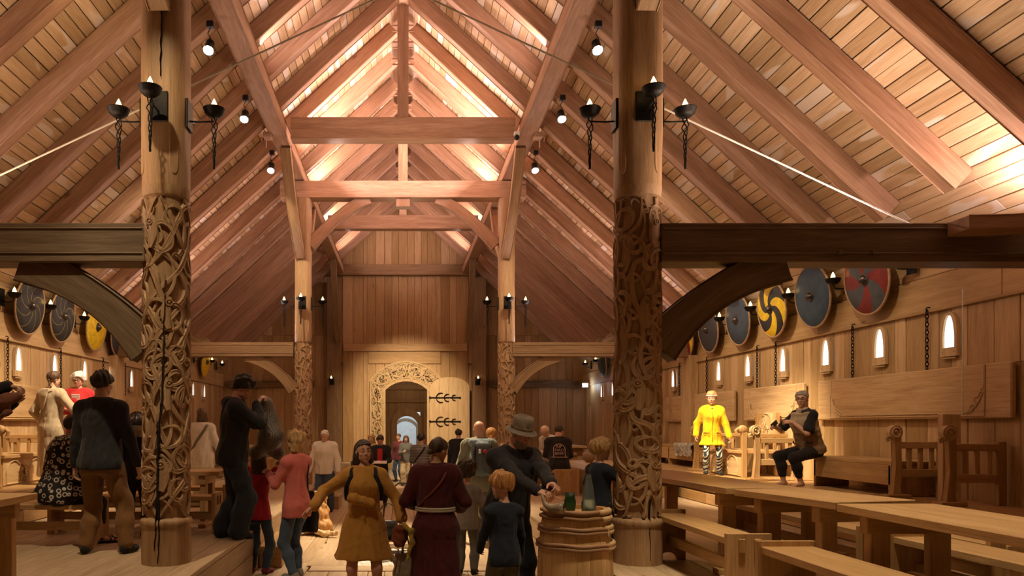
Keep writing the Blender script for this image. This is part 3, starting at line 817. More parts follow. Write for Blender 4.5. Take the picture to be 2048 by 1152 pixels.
def shield(sgn, z, key, label):
    t = thing('shield', label, 'shield', (sgn * (W - .2), z, CAMZ + (1.90 if sgn > 0 else 1.93)), wall_rz(sgn), 'round shields along the walls')
    t.rotation_euler = (math.radians(-6.5), 0, wall_rz(sgn))
    MB().tube([(0, -.19, .2), (0, -.01, .2)], .015, 8).build('hanging_peg', M['gold'], t)
    ring = [(.455, 0), (.44, .014), (.3, .026), (.15, .034), (.0, .036)]
    vs, fs = [], []; n = 48
    for r_, y in ring[:-1]:
        for k in range(n): vs.append((r_ * math.cos(2 * PI * k / n), y, r_ * math.sin(2 * PI * k / n)))
    vs.append((0, .036, 0))
    for i in range(3):
        for k in range(n): fs.append((i * n + k, i * n + (k + 1) % n, (i + 1) * n + (k + 1) % n, (i + 1) * n + k))
    for k in range(n): fs.append((3 * n + k, 3 * n + (k + 1) % n, 4 * n))
    for k in range(n): vs.append((.455 * math.cos(2 * PI * k / n), -.012, .455 * math.sin(2 * PI * k / n)))
    for k in range(n): fs.append((4 * n + 1 + k, 4 * n + 1 + (k + 1) % n, (k + 1) % n, k))
    fs.append(tuple(4 * n + 1 + k for k in range(n)))
    fs = [f[::-1] for f in fs]
    link_mesh('shield_board', vs, fs, SM[key], t, smooth=True, angle=.8)
    MB().tube([(.458 * math.cos(2 * PI * k / 48), .004, .458 * math.sin(2 * PI * k / 48)) for k in range(48)], .016, 8, True).build('rim', M['rim'], t, smooth=True)
    Rb = Matrix.Rotation(-PI / 2, 3, 'X')
    MB().lathe([(.095, .03), (.09, .04), (.065, .045), (.06, .06), (.05, .08), (.03, .095), (.004, .1)], 20, R=Rb).build('boss', M['boss'], t, smooth=True, angle=.7)
for z, k, lab in ((9.66, 'rb', 'red and grey-blue quartered round shield tucked under the near right tie beam'), (10.93, 'blue', 'blue round shield with iron boss on the right wall'),
                  (12.14, 'yb', 'yellow and black swirl round shield on the right wall'), (13.37, 'deep', 'steel blue round shield next to the yellow and black swirl shield'),
                  (14.67, 'slate', 'dark slate round shield beside the red and yellow one'), (15.9, 'ry', 'red and yellow swirl round shield half behind the curved brace'),
                  (22.5, 'green', 'dark green round shield far down the right wall by the carved post')):
    shield(1, z, k, lab)
for z, k, lab in ((12.0, 'spokes', 'large black round shield with curved yellow spokes, leftmost on the left wall'), (13.15, 'spokes', 'black round shield with curved yellow spokes beside the yellow shield'),
                  (14.6, 'yellow', 'bright yellow round shield with thin dark lines on the left wall'), (15.8, 'slate', 'plain black round shield under the left curved brace'),
                  (22.7, 'yellow', 'yellow round shield far down the left wall beside the near post')):
    shield(-1, z, k, lab)
# iron candle sconces
def sconce_proto(plate, tail):
    t = thing('candle_sconce', 'x', 'sconce', (0, 0, 0))
    MB().box((0, .01, 0), (.16, .02, .27), ch=.004).build('backplate', M['iron'], t)
    mb = MB()
    if tail: mb.tube([(0, .02, -.05), (0, .1, -.055), (0, .24, -.05)], .008, 6)
    else: mb.tube([(0, .02, -.06), (0, .1, -.075), (0, .18, -.07), (0, .21, -.02)], .009, 6)
    yb = .24 if tail else .21
    mb.build('arm', M['iron'], t, smooth=True)
    bw = MB().lathe([(.012, -.045), (.05, -.04), (.085, -.01), (.098, .03), (.103, .034), (.098, .038), (.08, .01), (.04, -.015), (.005, -.02)], 20, (0, yb, .03)).build('bowl', M['iron'], t, smooth=True)
    MB().lathe([(.022, .0), (.024, .03), (.029, .05), (.025, .075), (.014, .1), (.002, .125)], 12, (0, yb, .035)).build('flame_bulb', M['flame'], bw, smooth=True)
    if tail:
        mb = MB()
        for ph in (0, 2.1, 4.2):
            mb.tube([(.022 * (1 - i / 36 * .8) * math.cos(i * .33 + ph) * (1.5 if 3 < i < 9 else 1), yb + .022 * (1 - i / 36 * .8) * math.sin(i * .33 + ph) * (1.5 if 3 < i < 9 else 1), -.02 - i * .0135) for i in range(36)], .006, 5)
        mb.build('twisted_tail', M['iron'], t, smooth=True)
    return t
wall_s = sconce_proto(True, False); first = True
for sgn, zs in ((1, [9.0, 10.3, 11.5, 12.75, 14.0, 15.25, 21.6, 23.0, 24.3]), (-1, [11.4, 12.57, 13.9, 15.2, 21.9, 23.2, 24.5])):
    for i, z in enumerate(zs):
        side = 'right' if sgn > 0 else 'left'
        lab = 'iron candle sconce on the %s wall, %s counting away from the viewer' % (side, ORD[i + 1])
        loc = (sgn * (W - .055), z, CAMZ + 1.97)
        if first: wall_s.location = loc; wall_s.rotation_euler = (0, 0, wall_rz(sgn)); wall_s['label'] = lab; wall_s['group'] = 'candle sconces on the walls'; first = False
        else: dup(wall_s, loc, wall_rz(sgn), lab, 'candle sconces on the walls')
post_s = sconce_proto(True, True); first = True
for (px, y, r_, zc, nm) in ((-PX - .01, 6.85, .202, CAMZ + 2.86, 'near left'), (PX - .01, 6.85, .202, CAMZ + 2.86, 'near right'), (-PX + .04, 15.9, .175, CAMZ + 2.6, 'far left'), (PX + .04, 15.9, .175, CAMZ + 2.6, 'far right')):
    for dx, dy, rz, w_ in ((-.1 * (-1 if px > 0 else 1) if False else 0, -1, PI, 'front'), (-1, 0, PI / 2, 'left side'), (1, 0, -PI / 2, 'right side')):
        loc = (px + dx * r_, y + dy * r_, zc); lab = 'iron candle sconce with twisted tail on the %s of the %s post' % (w_, nm)
        if first: post_s.location = loc; post_s.rotation_euler = (0, 0, rz); post_s['label'] = lab; post_s['group'] = 'candle sconces on the carved posts'; first = False
        else: dup(post_s, loc, rz, lab, 'candle sconces on the carved posts')
for sgn, w_ in ((-1, 'left'), (1, 'right')):
    dup(wall_s, (sgn * 2.48 + .06, YG - .52, CAMZ + 1.5), PI, 'small candle sconce on the dark post %s of the doorway' % w_, 'candle sconces at the end wall')
# chains
def chain_mesh(L=.75):
    mb = MB(); k = 0; z = 0
    mb.tube([(0, .0, .03), (0, .03, .03), (0, .045, .01), (0, .035, -.01)], .008, 6)
    while z < L - .08:
        a = (k % 2) * PI / 2
        mb.tube([(.017 * math.cos(t) * math.cos(a), .035 + .017 * math.cos(t) * math.sin(a), -z - .03 + .032 * math.sin(t)) for t in [2 * PI * i / 10 for i in range(10)]], .0062, 5, True)
        z += .047; k += 1
    mb.tube([(.03 * math.cos(t), .035, -z - .03 + .035 * math.sin(t)) for t in [2 * PI * i / 14 for i in range(14)]], .009, 5, True)
    mb.tube([(0, .035, -z - .06), (0, .04, -z - .1), (0, .06, -z - .12)], .009, 6)
    return mb
ch0 = None
for sgn, zs in ((1, [8.75, 10.2, 12.3, 12.95, 15.1, 16.6]), (-1, [11.6, 13.4, 15.3, 16.5])):
    for i, z in enumerate(zs):
        lab = 'black iron chain hanging on the %s wall, %s from the viewer' % ('right' if sgn > 0 else 'left', ORD[i + 1])
        if ch0 is None:
            ch0 = chain_mesh().build('wall_chain', M['iron'], None, shift=False); props(ch0, lab, 'chain', 'iron chains on the walls')
        else:
            c = ch0.copy(); COL.objects.link(c); c['label'] = lab; ch_ = c
        o = ch0 if sgn > 0 and i == 0 else c
        o.location = (sgn * (W - .02), z, CAMZ + 1.36); o.rotation_euler = (0, 0, wall_rz(sgn))
# broad back boards hung on the wall
def back_board(sgn, z0, z1, lab):
    L = z1 - z0; t = thing('back_board', lab, 'wall panel', (sgn * (W - .025), (z0 + z1) / 2, CAMZ + .07), wall_rz(sgn), 'carved back boards on the walls')
    MB().box((0, .03, .29), (L, .06, .58), axis=0, ch=.02).build('board', M['wall'], t)
    mb = MB(); hw = L / 2 - .35 if L > 2 else L / 2 - .22
    U = [(-hw, .07 - .005, .56)] + [(-hw + .3 - .3 * math.cos(a), .064, .4 - .34 * math.sin(a)) for a in [PI / 2 * i / 10 for i in range(11)]]
    U = U + [(-p[0], p[1], p[2]) for p in U[::-1]]
    mb.tube(U, .009, 6)
    mb.tube([(-hw - .015, .064, .57), (-hw - .015, .064, .03), (hw + .015, .064, .03), (hw + .015, .064, .57)], .007, 6)
    for s_ in (-1, 1):
        for k in range(9):
            f = k / 8; cx, cz = s_ * (hw - .02 - .2 * f), .30 - .25 * f
            mb.tube([(cx + (.025 + .02 * (k % 2)) * math.cos(a + k), .062, cz + .03 * math.sin(a)) for a in [i * .5 for i in range(9)]], .007, 5)
    mb.build('corner_carving', M['carve'], t)
back_board(1, 7.5, 11.0, 'long carved back board on the right wall, behind and right of the seated woman')
back_board(1, 11.4, 13.4, 'short carved back board on the right wall between the girl and the woman')
back_board(1, 13.8, 17.4, 'back board on the right wall behind the girl in yellow')
back_board(1, 17.8, 21, 'back board on the far right wall beyond the carved post')
back_board(-1, 9.6, 13.4, 'carved back board on the left wall behind the woman in linen')
back_board(-1, 13.8, 17.5, 'back board on the left wall beside the near left post')
# ================================================================ track spotlights, exit lamp, cables
sp = thing('spotlight', 'x', 'spotlight', (0, 0, 0)); sp.scale = (.8, .8, .8)
MB().tube([(0, 0, .34), (.02, 0, .3), (-.02, 0, .22), (.03, 0, .14), (0, .02, .05)], .008, 6).build('cord', M['black'], sp)
MB().box((.02, 0, .36), (.11, .09, .1), ch=.008).build('driver_box', M['black'], sp)
Rh = Matrix.Rotation(math.radians(-34), 3, 'X')
mb = MB().lathe([(.03, .14), (.055, .13), (.062, .06), (.075, -.02), (.085, -.07), (.088, -.09), (.08, -.09), (.078, -.08)], 18, R=Rh)
for k in range(5): mb.lathe([(.058, .05 + .018 * k), (.068, .052 + .018 * k), (.068, .058 + .018 * k), (.058, .06 + .018 * k)], 18, R=Rh)
hs_ = mb.build('housing', M['black'], sp, smooth=True, angle=.6)
MB().lathe([(.078, -.082), (.05, -.084), (.002, -.085)], 18, R=Rh, cap=False).build('lens', M['lamp'], hs_)
SP = [(-1, 9.35, 'nearest'), (-1, 11.45, 'middle'), (-1, 13.75, 'farthest'), (1, 9.35, 'nearest'), (1, 11.45, 'middle'), (1, 13.75, 'farthest')]
for i, (s_, z, w_) in enumerate(SP):
    loc = (s_ * 2.45, z, CAMZ + 4.77); lab = '%s of the three black spotlights under the %s roof slope' % (w_, 'left' if s_ < 0 else 'right')
    if i == 0: sp.location = loc; sp['label'] = lab; sp['group'] = 'black spotlights in the roof'
    else: dup(sp, loc, 0, lab, 'black spotlights in the roof')
e = thing('emergency_lamp', 'small bright white emergency lamp high in the far right corner', 'lamp', (X(1170, 24.6), 24.6, Zp(774, 24.6)))
MB().box((0, 0, .06), (.2, .08, .14)).build('housing', M['white'], e)
MB().ball((0, -.06, .07), (.05, .03, .05)).build('lens', M['glow'], e)
for s_, w_ in ((-1, 'left'), (1, 'right')):
    one('cable', 'thin pale steel cable slanting up from the %s wall into the roof' % w_, 'cable', MB().tube([(s_ * 6.1, 7.12, CAMZ + 1.36 if False else CAMZ + 1.9 - .52), (s_ * 4.95, 7.12, CAMZ + 1.9), (s_ * .05, 7.12, CAMZ + 4.2)][1:], .009, 8), M['white'])
one('cable', 'thin white cord hanging down the right wall below the tie beam', 'cable', MB().tube([(6.02, 7.96, CAMZ + 1.46), (6.02, 7.96, CAMZ + .1)], .006, 6), M['white'])
cam_ = thing('camera_dome', 'tiny dark camera dome by the right purlin beam', 'camera', (2.0, 13.0, CAMZ + 5.0))
MB().ball((0, 0, .05), (.045, .045, .05)).build('dome', M['black'], cam_)
MB().box((0, 0, .12), (.1, .1, .05)).build('mount', M['white'], cam_)
# ================================================================ tables and benches
def table(lab, cx, cy, rz, L, wd, h=.75, base=PLAT, mat='gold', legs=None, name='table'):
    t = thing(name, lab, 'table', (cx, cy, base), rz, 'plank tables')
    MB().box((0, 0, h - .026), (wd, L, .052), axis=1, tone=.65, ch=.004).build('tabletop', M[mat], t)
    for s_ in (-1, 1) if legs is None else legs:
        y = s_ * (L / 2 - .22)
        for q in (-1, 1): MB().box((q * (wd / 2 - .13), y, (h - .15) / 2 + .04), (.13, .07, h - .23), axis=2).build('leg', M[mat], t)
        MB().box((0, y, h - .11), (wd - .08, .08, .11), axis=0).build('crosspiece', M[mat], t)
        MB().box((0, y, .025), (wd - .05, .1, .05), axis=0).build('foot', M[mat], t)
    MB().box((0, 0, .3), (.05, L - .5, .1), axis=1).build('stretcher', M[mat], t)
    return t
def bench(lab, cx, cy, rz, L, wd=.36, h=.45, base=PLAT, mat='gold'):
    t = thing('bench', lab, 'bench', (cx, cy, base), rz, 'plank benches')
    MB().box((0, 0, h - .035), (wd, L - .08, .05), axis=1, tone=.7, ch=.004).build('seat', M[mat], t)
    for s_ in (-1, 1):
        pl = [(-wd / 2 - .02, 0), (-wd / 2 - .02, h + .025), (wd / 2 + .02, h + .025), (wd / 2 + .02, 0), (wd * .3, 0)]
        pl += [(wd * .3 * math.cos(a), .075 * math.sin(a)) for a in [PI * i / 8 for i in range(1, 8)]] + [(-wd * .3, 0)]
        mb = MB().prism(pl, .045, (None, (0, s_ * (L / 2 - .022), 0)))
        mb.box((-wd * .2, s_ * (L / 2 + .006), h - .06), (.05, .02, .1)).box((wd * .2, s_ * (L / 2 + .006), h - .06), (.05, .02, .1))
        mb.build('end_board', M[mat], t, angle=.5)
    MB().box((0, 0, .2), (.045, L - .1, .09), axis=1).build('stretcher', M[mat], t)
    return t
def tab2(lab, p, q, wd, **k):      # front edge from p to q (aisle side), right-hand tables
    a = math.atan2(-(q[0] - p[0]), q[1] - p[1]); L = math.dist(p, q); n = (math.cos(a), math.sin(a))
    return table(lab, (p[0] + q[0]) / 2 + n[0] * wd / 2, (p[1] + q[1]) / 2 + n[1] * wd / 2, a, L, wd, **k)
tab2('long plank table right of the near right post, in front of the girl in yellow', (2.66, 6.1), (2.47, 8.5), .66)
tab2('short middle plank table between the two longer right-hand tables', (2.91, 4.98), (2.68, 5.99), .66)
tab2('pale plank table nearest the viewer at the right edge', (2.87, 3.0), (2.87, 4.9), .64)
bench('narrow bench behind the nearer bench, beside the near right post', 2.51, 6.2, math.radians(1), 1.62, .29)
bench('pale sunlit-looking narrow bench nearest the viewer at bottom right', 2.64, 4.25, math.radians(1), 1.7)
bench('dark bench behind the long right-hand table', 3.72, 6.9, .05, 2.2)
bench('dark bench behind the pale table at the right edge', 3.86, 4.4, .03, 2.3)
bench('low bench end half hidden behind the middle right tables', 4.25, 5.75, .0, 1.3)
table('plank table nearest the viewer at the left edge', -3.14, 4.55, 0, 2.25, .68)
bench('bench at the left edge behind the left plank table', -3.95, 7.85, PI / 2, 1.5)
bench('long bench behind the man in brown trousers, running behind the near left post', -3.15, 8.75, PI / 2, 1.95, .3)
table('low plank table behind the near left post', -3.2, 9.35, PI / 2, 1.9, .6, h=.70)
bench('bench beyond the low table behind the near left post', -3.3, 10.0, PI / 2, 1.9, .3)
bench('bench in the far left bay near the end wall', -3.2, 18.6, 0, 2.6)
table('dim plank table in the far left bay', -3.9, 18.4, 0, 2.6, .7)
table('dim plank table in the far right bay', 4.2, 19.6, 0, 2.6, .7)
bench('dim bench in the far right bay', 3.4, 19.4, 0, 2.4)
# broad low dais that people sit on beyond the near right post
t = thing('low_dais', 'broad low boarded dais beyond the near right post', 'platform', (4.06, 15.2, PLAT))
mb = MB()
for k in range(4): mb.box((-.56 + k * .37, 0, .425), (.366, 4.6, .05), axis=1)
mb.build('deck', M['gold'], t)
for k in range(3): MB().box((-.72, -1.5 + 1.5 * k, .2), (.04, 1.48, .39), axis=1).build('front_panel', M['gold'], t)
for s_ in (-1, 1): MB().box((0, s_ * 2.27, .2), (1.4, .04, .39), axis=0).build('end_panel', M['gold'], t)
bench('square bench end in front of the low dais', 2.95, 14.35, 0, 2.1, .4)
# step boxes from the aisle up to the platform
for y, x1, L, lab in ((9.85, -1.5, 1.3, 'step box at the platform edge behind the two girls'), (16.0, -1.35, .8, 'step box beside the white-haired standing man')):
    mb = MB().box(((x1 - 1.80) / 2, y, .245), (x1 + 1.80, L, .05), axis=1).box(((x1 - 1.8) / 2, y - L / 2 + .03, .11), (x1 + 1.78, .04, .22), axis=0, tone=.2)
    mb.box((x1 - .03, y, .11), (.04, L - .04, .22), axis=1).box(((x1 - 1.8) / 2, y + L / 2 - .03, .11), (x1 + 1.78, .04, .22), axis=0)
    one('step_box', lab, 'step', mb, M['gold'])
# ================================================================ carved seats on the wall tier
def knot_panel(mb, w, h, y, seed):
    rs = random.Random(seed)
    for k in range(7):
        cx, cz = rs.uniform(-w * .3, w * .3), rs.uniform(h * .2, h * .75); r_ = rs.uniform(.05, .1) * min(1, w / .4)
        mb.tube([(cx + r_ * math.cos(a) * (1 - .06 * a), y, cz + r_ * math.sin(a) * 1.2 * (1 - .06 * a)) for a in [i * .45 for i in range(16)]], .009, 5)
def end_frame(name_, lab, x0, x1, y, base=TIER, h=.83):
    """bench end running from the aisle (x0) to the wall (x1): carved head post, rails and spindles"""
    sg = 1 if x1 > x0 else -1; L = abs(x1 - x0)
    t = thing('bench_end', lab, 'bench end', (x0, y, base), 0 if sg > 0 else PI, 'carved bench ends on the wall tiers')
    mb = MB().sweep([(0, 0, 0), (.0, 0, .1), (.02, 0, .35), (.01, 0, .69)], [.13, .085, .07, .08], [.1, .08, .075, .08], up=(0, 1, 0))
    mb.box((.01, 0, .02), (.26, .16, .04)); mb.build('front_post', M['gold'], t)
    mb = MB()
    pl = [(.068 * math.cos(a) * 1.1 - .01, .745 + .08 * math.sin(a)) for a in [2 * PI * i / 22 for i in range(22)]]
    mb.prism(pl, .075, tone=.5)
    mb.tube([(.046 * math.cos(a) - .01, -.04, .745 + .055 * math.sin(a)) for a in [i * .4 for i in range(16)]], .012, 6); mb.ball((-.02, -.042, .755), .016, 10, 6)
    mb.tube([(-.07, 0, .70), (-.10, 0, .68), (-.095, 0, .65), (-.07, 0, .66)], .016, 6)
    for a in (.6, 1.1, 1.6): mb.tube([(.07 * math.cos(a + i * .1) - .01, -.035, .745 + .08 * math.sin(a + i * .1)) for i in range(4)], .010, 5)
    mb.build('carved_head', M['carve'], t, angle=.7)
    MB().box((L - .05, 0, .33), (.09, .07, .66), axis=2).build('back_post', M['gold'], t)
    MB().box((L / 2, 0, .6), (L - .06, .06, .075), axis=0).build('arm_rail', M['gold'], t)
    MB().box((L / 2, 0, .28), (L - .1, .05, .09), axis=0).build('lower_rail', M['gold'], t)
    for k in range(3): MB().box((.16 + k * (L - .3) / 2.2, 0, .44), (.05, .035, .26), axis=2).build('spindle', M['gold'], t)
    return t
end_frame('', 'carved bench end with round beast head, at the right end of the long wall bench', 5.62, 6.2, 8.45)
end_frame('', 'carved bench end with round beast head, farthest right on the tier', 5.62, 6.2, 7.62)
end_frame('', 'brightly lit carved bench end beside the high seat', 5.22, 5.9, 10.95)
end_frame('', 'carved bench end just left of the girl in yellow', 5.3, 6.1, 13.4)
end_frame('', 'carved bench end at the left edge behind the seated woman', -5.35, -6.1, 9.6)
end_frame('', 'carved bench end behind the woman in linen', -5.35, -6.1, 11.3)
t = thing('wall_bench', 'long wall bench with deep front board under the seated woman', 'bench', (5.92, 9.36, TIER))
MB().box((0, .0, .385), (.56, 1.62, .05), axis=1).build('seat', M['gold'], t)
MB().box((-.26, 0, .245), (.04, 1.6, .23), axis=1).build('front_board', M['gold'], t)
for s_ in (-1, 1): MB().box((-.05, s_ * .78, .18), (.46, .05, .36), axis=2).build('leg', M['gold'], t)
t = thing('wall_bench', 'wall bench with a fleece on it behind the near right post', 'bench', (5.9, 15.6, TIER))
MB().box((0, 0, .385), (.6, 3.4, .05), axis=1).build('seat', M['gold'], t)
MB().box((-.28, 0, .245), (.04, 3.4, .23), axis=1).build('front_board', M['gold'], t)
for s_ in (-1, 0, 1): MB().box((-.05, s_ * 1.6, .18), (.5, .05, .36), axis=2).build('leg', M['gold'], t)
one('pale_post', 'pale upright square board standing between the two right-hand bench ends', 'post', MB().box((5.92, 8.02, (TIER + CAMZ + .12) / 2), (.2, .08, CAMZ + .12 - TIER), axis=2, tone=1), M['carve'])
def high_seat(lab, sg, y):
    t = thing('high_seat', lab, 'chair', (sg * 5.72, y, TIER), wall_rz(sg))
    MB().box((0, 0, .4), (1.2, .78, .05), axis=0).build('seat', M['gold'], t)
    mb = MB().box((0, .33, .2), (1.14, .05, .38), axis=0)
    mb.build('front_panel', M['carve'], t)
    mb = MB()
    for q in (-.3, .3):
        mb.tube([(q + .2 * math.cos(PI - PI * i / 14), .36, .16 + .18 * math.sin(PI * i / 14)) for i in range(15)], .014, 6); mb.tube([(q - .2, .36, .16), (q - .2, .36, .03), (q + .2, .36, .03), (q + .2, .36, .16)], .012, 6)
        b2 = MB(); knot_panel(b2, .34, .3, .36, q * 7 + y); mb.add(b2.v, b2.f, b2.g, .6)
    mb.build('panel_carving', M['carve'], t)
    for q in (-.3, .3): MB().box((q, -.36, .52), (.08, .08, 1.04), axis=2).build('back_post', M['gold'], t)
    MB().prism([(.26 * math.cos(2 * PI * i / 32), .78 + .27 * math.sin(2 * PI * i / 32)) for i in range(32)], .05, (None, (0, -.37, 0))).build('round_back', M['carve'], t)
    mb = MB().tube([(.235 * math.cos(2 * PI * i / 32), -.34, .78 + .24 * math.sin(2 * PI * i / 32)) for i in range(32)], .014, 6, True)
    b2 = MB(); knot_panel(b2, .4, .5, -.34, y); mb.add([V((a, b, c + .52)) for a, b, c in b2.v], b2.f, b2.g, .6)
    mb.build('back_carving', M['carve'], t)
    for q in (-.58, .58):
        MB().box((q, .3, .36), (.07, .08, .72), axis=2).build('arm_post', M['gold'], t)
        mb = MB().box((q, -.03, .66), (.06, .72, .06), axis=1); mb.ball((q, .32, .76), (.05, .08, .07)); mb.tube([(q, .38, .78), (q, .43, .74), (q, .41, .68)], .025, 8)
        mb.build('armrest', M['gold'], t)
        for k in range(3): MB().box((q, .12 - .16 * k, .53), (.035, .04, .22), axis=2).build('spindle', M['gold'], t)
    return t
high_seat('brightly lit carved high seat with round back between the girl and the woman', 1, 12.35)
high_seat('brightly lit carved high seat behind the woman in linen at the left edge', -1, 10.5)
# ================================================================ hearth and pot
t = thing('hearth', 'square stone hearth sunk in the floor with pale ash', 'hearth', (0, 10.15, -.12))
M['ash'] = plain('ash', (.62, .60, .57), .95, 0, .35, 14, .6)
M['stone'] = plain('hearth_stone', (.35, .33, .30), .9, 0, .3, 5, .3)
for q, sx, sy in ((0, 0, -1.02), (0, 0, 1.02), (0, -.8, 0), (0, .8, 0)):
    MB().box((sx * 1.2, sy, .085), (2.3, .3, .1) if sx == 0 else (.5, 1.74, .1)).build('kerb', M['floor'], t)
vs, fs = [], []; rs = random.Random(3); n = 30
for i in range(n + 1):
    for j in range(n + 1):
        x, y = -.7 + 1.4 * i / n, -.92 + 1.84 * j / n
        vs.append((x, y, .03 + .10 * math.exp(-((x / .45) ** 2 + (y / .55) ** 2)) + rs.uniform(0, .03)))
for i in range(n):
    for j in range(n): a = i * (n + 1) + j; fs.append((a, a + n + 1, a + n + 2, a + 1))
link_mesh('ash', vs, fs, M['ash'], t, smooth=True)['kind'] = 'stuff'
M['charlog'] = plain('charred_log', (.12, .10, .09), .95, 0, .5, 12, .5)
rs = random.Random(9)
for k in range(6):
    a = rs.uniform(0, 3.1); c = (rs.uniform(-.4, .4), rs.uniform(-.75, -.1)); L = rs.uniform(.15, .3)
    one('charred_log', 'charred log lying in the pale ash of the hearth', 'log', MB().tube([(c[0] - L * math.cos(a), 10.15 + c[1] - L * math.sin(a) * .6, .03 + .05), (c[0] + L * math.cos(a), 10.15 + c[1] + L * math.sin(a) * .6, .06 + rs.uniform(0, .04))], .028, 8), M['ash'] if k % 2 else M['charlog'], 'logs in the hearth')
t = thing('iron_pot', 'black iron pot at the edge of the hearth', 'pot', (X(776, 11.4), 11.4, .0))
MB().lathe([(.06, 0), (.13, .02), (.165, .1), (.16, .2), (.15, .25), (.165, .27), (.155, .275), (.14, .24), (.14, .1)], 24, (0, 0, .02)).build('body', M['iron'], t, smooth=True)
MB().tube([(.155 * math.cos(a), 0, .27 + .3 * math.sin(a)) for a in [PI * i / 20 for i in range(21)]], .007, 6).build('bail_handle', M['iron'], t, smooth=True)
one('iron_hanger', 'bent black iron rod arching from the pot toward the bright floor', 'pot hanger', MB().tube([(X(770, 11.6) - .05, 11.75, .0), (X(768, 11.6), 11.7, .45), (X(778, 11.6), 11.7, .72), (X(797, 11.6), 11.75, .86), (X(822, 11.6), 11.8, .85), (X(838, 11.6), 11.8, .8)], .012, 8), M['iron'])
# ================================================================ barrel and what stands on it
bx, by = X(1150, 6.25), 6.25
t = thing('barrel', 'pale wooden barrel with withy hoops in front of the man in a hat', 'barrel', (bx, by, 0))
def br(z): return .262 + .052 * math.sin(PI * min(max(z / 1.08, 0), 1))
mb = MB(); ns = 18
for k in range(ns):
    a0, a1 = 2 * PI * k / ns + .004, 2 * PI * (k + 1) / ns - .004; vs, fs = [], []; g = []
    zs = [1.08 * i / 12 for i in range(13)]
    for z in zs:
        for q in range(4):
            a = a0 + (a1 - a0) * q / 3; r_ = br(z); vs.append(V((r_ * math.cos(a), r_ * math.sin(a), z))); g.append(V((z, a * .3, 0)))
        for q in range(2):
            a = (a0, a1)[q]; r_ = br(z) - .022; vs.append(V((r_ * math.cos(a), r_ * math.sin(a), z))); g.append(V((z, a * .3, .02)))
    for i in range(12):
        b = i * 6
        for (p, q) in ((0, 1), (1, 2), (2, 3), (3, 5), (5, 4), (4, 0)): fs.append((b + p, b + q, b + q + 6, b + p + 6))
    fs.append((72, 73, 74, 75, 77, 76)); fs.append((4, 5, 3, 2, 1, 0))
    mb.add(vs, fs, g)
mb.build('staves', M['barrel'], t, angle=.4)
MB().lathe([(.25, 1.03), (.25, 1.045)], 32).build('lid', M['barrel'], t)
M['withy'] = wood('withy', (.16, .075, .035), (.27, .14, .065), (.38, .21, .1), rough=.6)
M['binding'] = plain('pale_cane_binding', (.55, .38, .2), .6, 0, .25, 60, .4)
for i, z in enumerate((1.065, 1.015, .93, .90, .80, .77)):
    r_ = br(z) + .012
    MB().tube([(r_ * math.cos(2 * PI * k / 40), r_ * math.sin(2 * PI * k / 40), z + .004 * math.sin(k)) for k in range(40)], .0165, 8, True).build('hoop', M['withy'], t, smooth=True)
for z, w_, a0 in ((1.065, .022, -1.05), (1.01, .022, -.95), (.935, .02, -.85), (.90, .018, -.85), (.80, .02, -.8), (.77, .018, -.82)):
    mb = MB(); r_ = br(z) + .012
    path = [(r_ * math.cos(a), r_ * math.sin(a), z) for a in [a0 + i * .075 for i in range(15)]]
    mb.tube(path, [w_ + .0022 * (k % 2) for k in range(15)], 10); mb.build('cane_binding', M['binding'], t, smooth=True)
r_ = br(.87) + .03
MB().tube([(r_ * math.cos(-.83), r_ * math.sin(-.83), .93), (r_ * 1.02 * math.cos(-.86), r_ * 1.02 * math.sin(-.86), .88), (r_ * 1.01 * math.cos(-.82), r_ * 1.01 * math.sin(-.82), .82), (r_ * math.cos(-.86), r_ * math.sin(-.86), .79)], .006, 6).build('cane_tie', M['binding'], t)
BT = 1.05
def glassm(name, c, rough=.05):
    m, nt, b = newmat(name); b.inputs['Base Color'].default_value = (*c, 1); b.inputs['Transmission Weight'].default_value = .95; b.inputs['Roughness'].default_value = rough; b.inputs['IOR'].default_value = 1.45
    no = nd(nt, 'ShaderNodeTexNoise', in_Scale=25.0); bp = nd(nt, 'ShaderNodeBump', in_Strength=.25, in_Distance=.01); nt.links.new(no.outputs[0], bp.inputs['Height']); nt.links.new(bp.outputs[0], b.inputs['Normal'])
    return m
M['blueglass'] = glassm('blue_glass', (.62, .80, .92), .12); M['greenglass'] = glassm('green_glass', (.10, .30, .17), .1)
o = MB().lathe([(.05, 0), (.058, .01), (.06, .09), (.052, .1), (.05, .13), (.042, .2), (.03, .26), (.022, .31), (.026, .325), (.02, .325), (.017, .3), (.026, .25), (.038, .19), (.045, .12), (.05, .02), (.002, .012)], 24).build('bottle', M['blueglass'], smooth=True)
props(o, 'tall pale blue glass bottle standing on the barrel', 'bottle'); o.location = (X(1177, 6.15), 6.15, BT - .004)
o = MB().lathe([(.035, 0), (.04, .01), (.05, .06), (.048, .1), (.04, .125), (.042, .165), (.038, .165), (.036, .13), (.042, .1), (.04, .02), (.002, .01)], 24).build('beaker', M['greenglass'], smooth=True)
props(o, 'dark green glass beaker in the middle of the barrel top', 'beaker'); o.location = (X(1140, 6.22), 6.22, BT - .004)
M['horn'] = plain('horn', (.30, .24, .17), .35, 0, .5, 12)
mb = MB(); P = [(-.16, 0, .17), (-.15, 0, .12), (-.13, 0, .08), (-.09, 0, .055), (-.03, 0, .055), (.03, 0, .058)]
mb.tube([V(p) for p in P], [.008, .014, .022, .034, .044, .05], 16)
hh = MB(); 
o = mb.build('drinking_horn', M['horn'], smooth=True, shift=False); props(o, 'curved grey drinking horn lying in the hands of the man in a hat', 'drinking horn'); o.location = (X(1128, 6.05), 6.05, BT); o.rotation_euler = (0, 0, -.5)
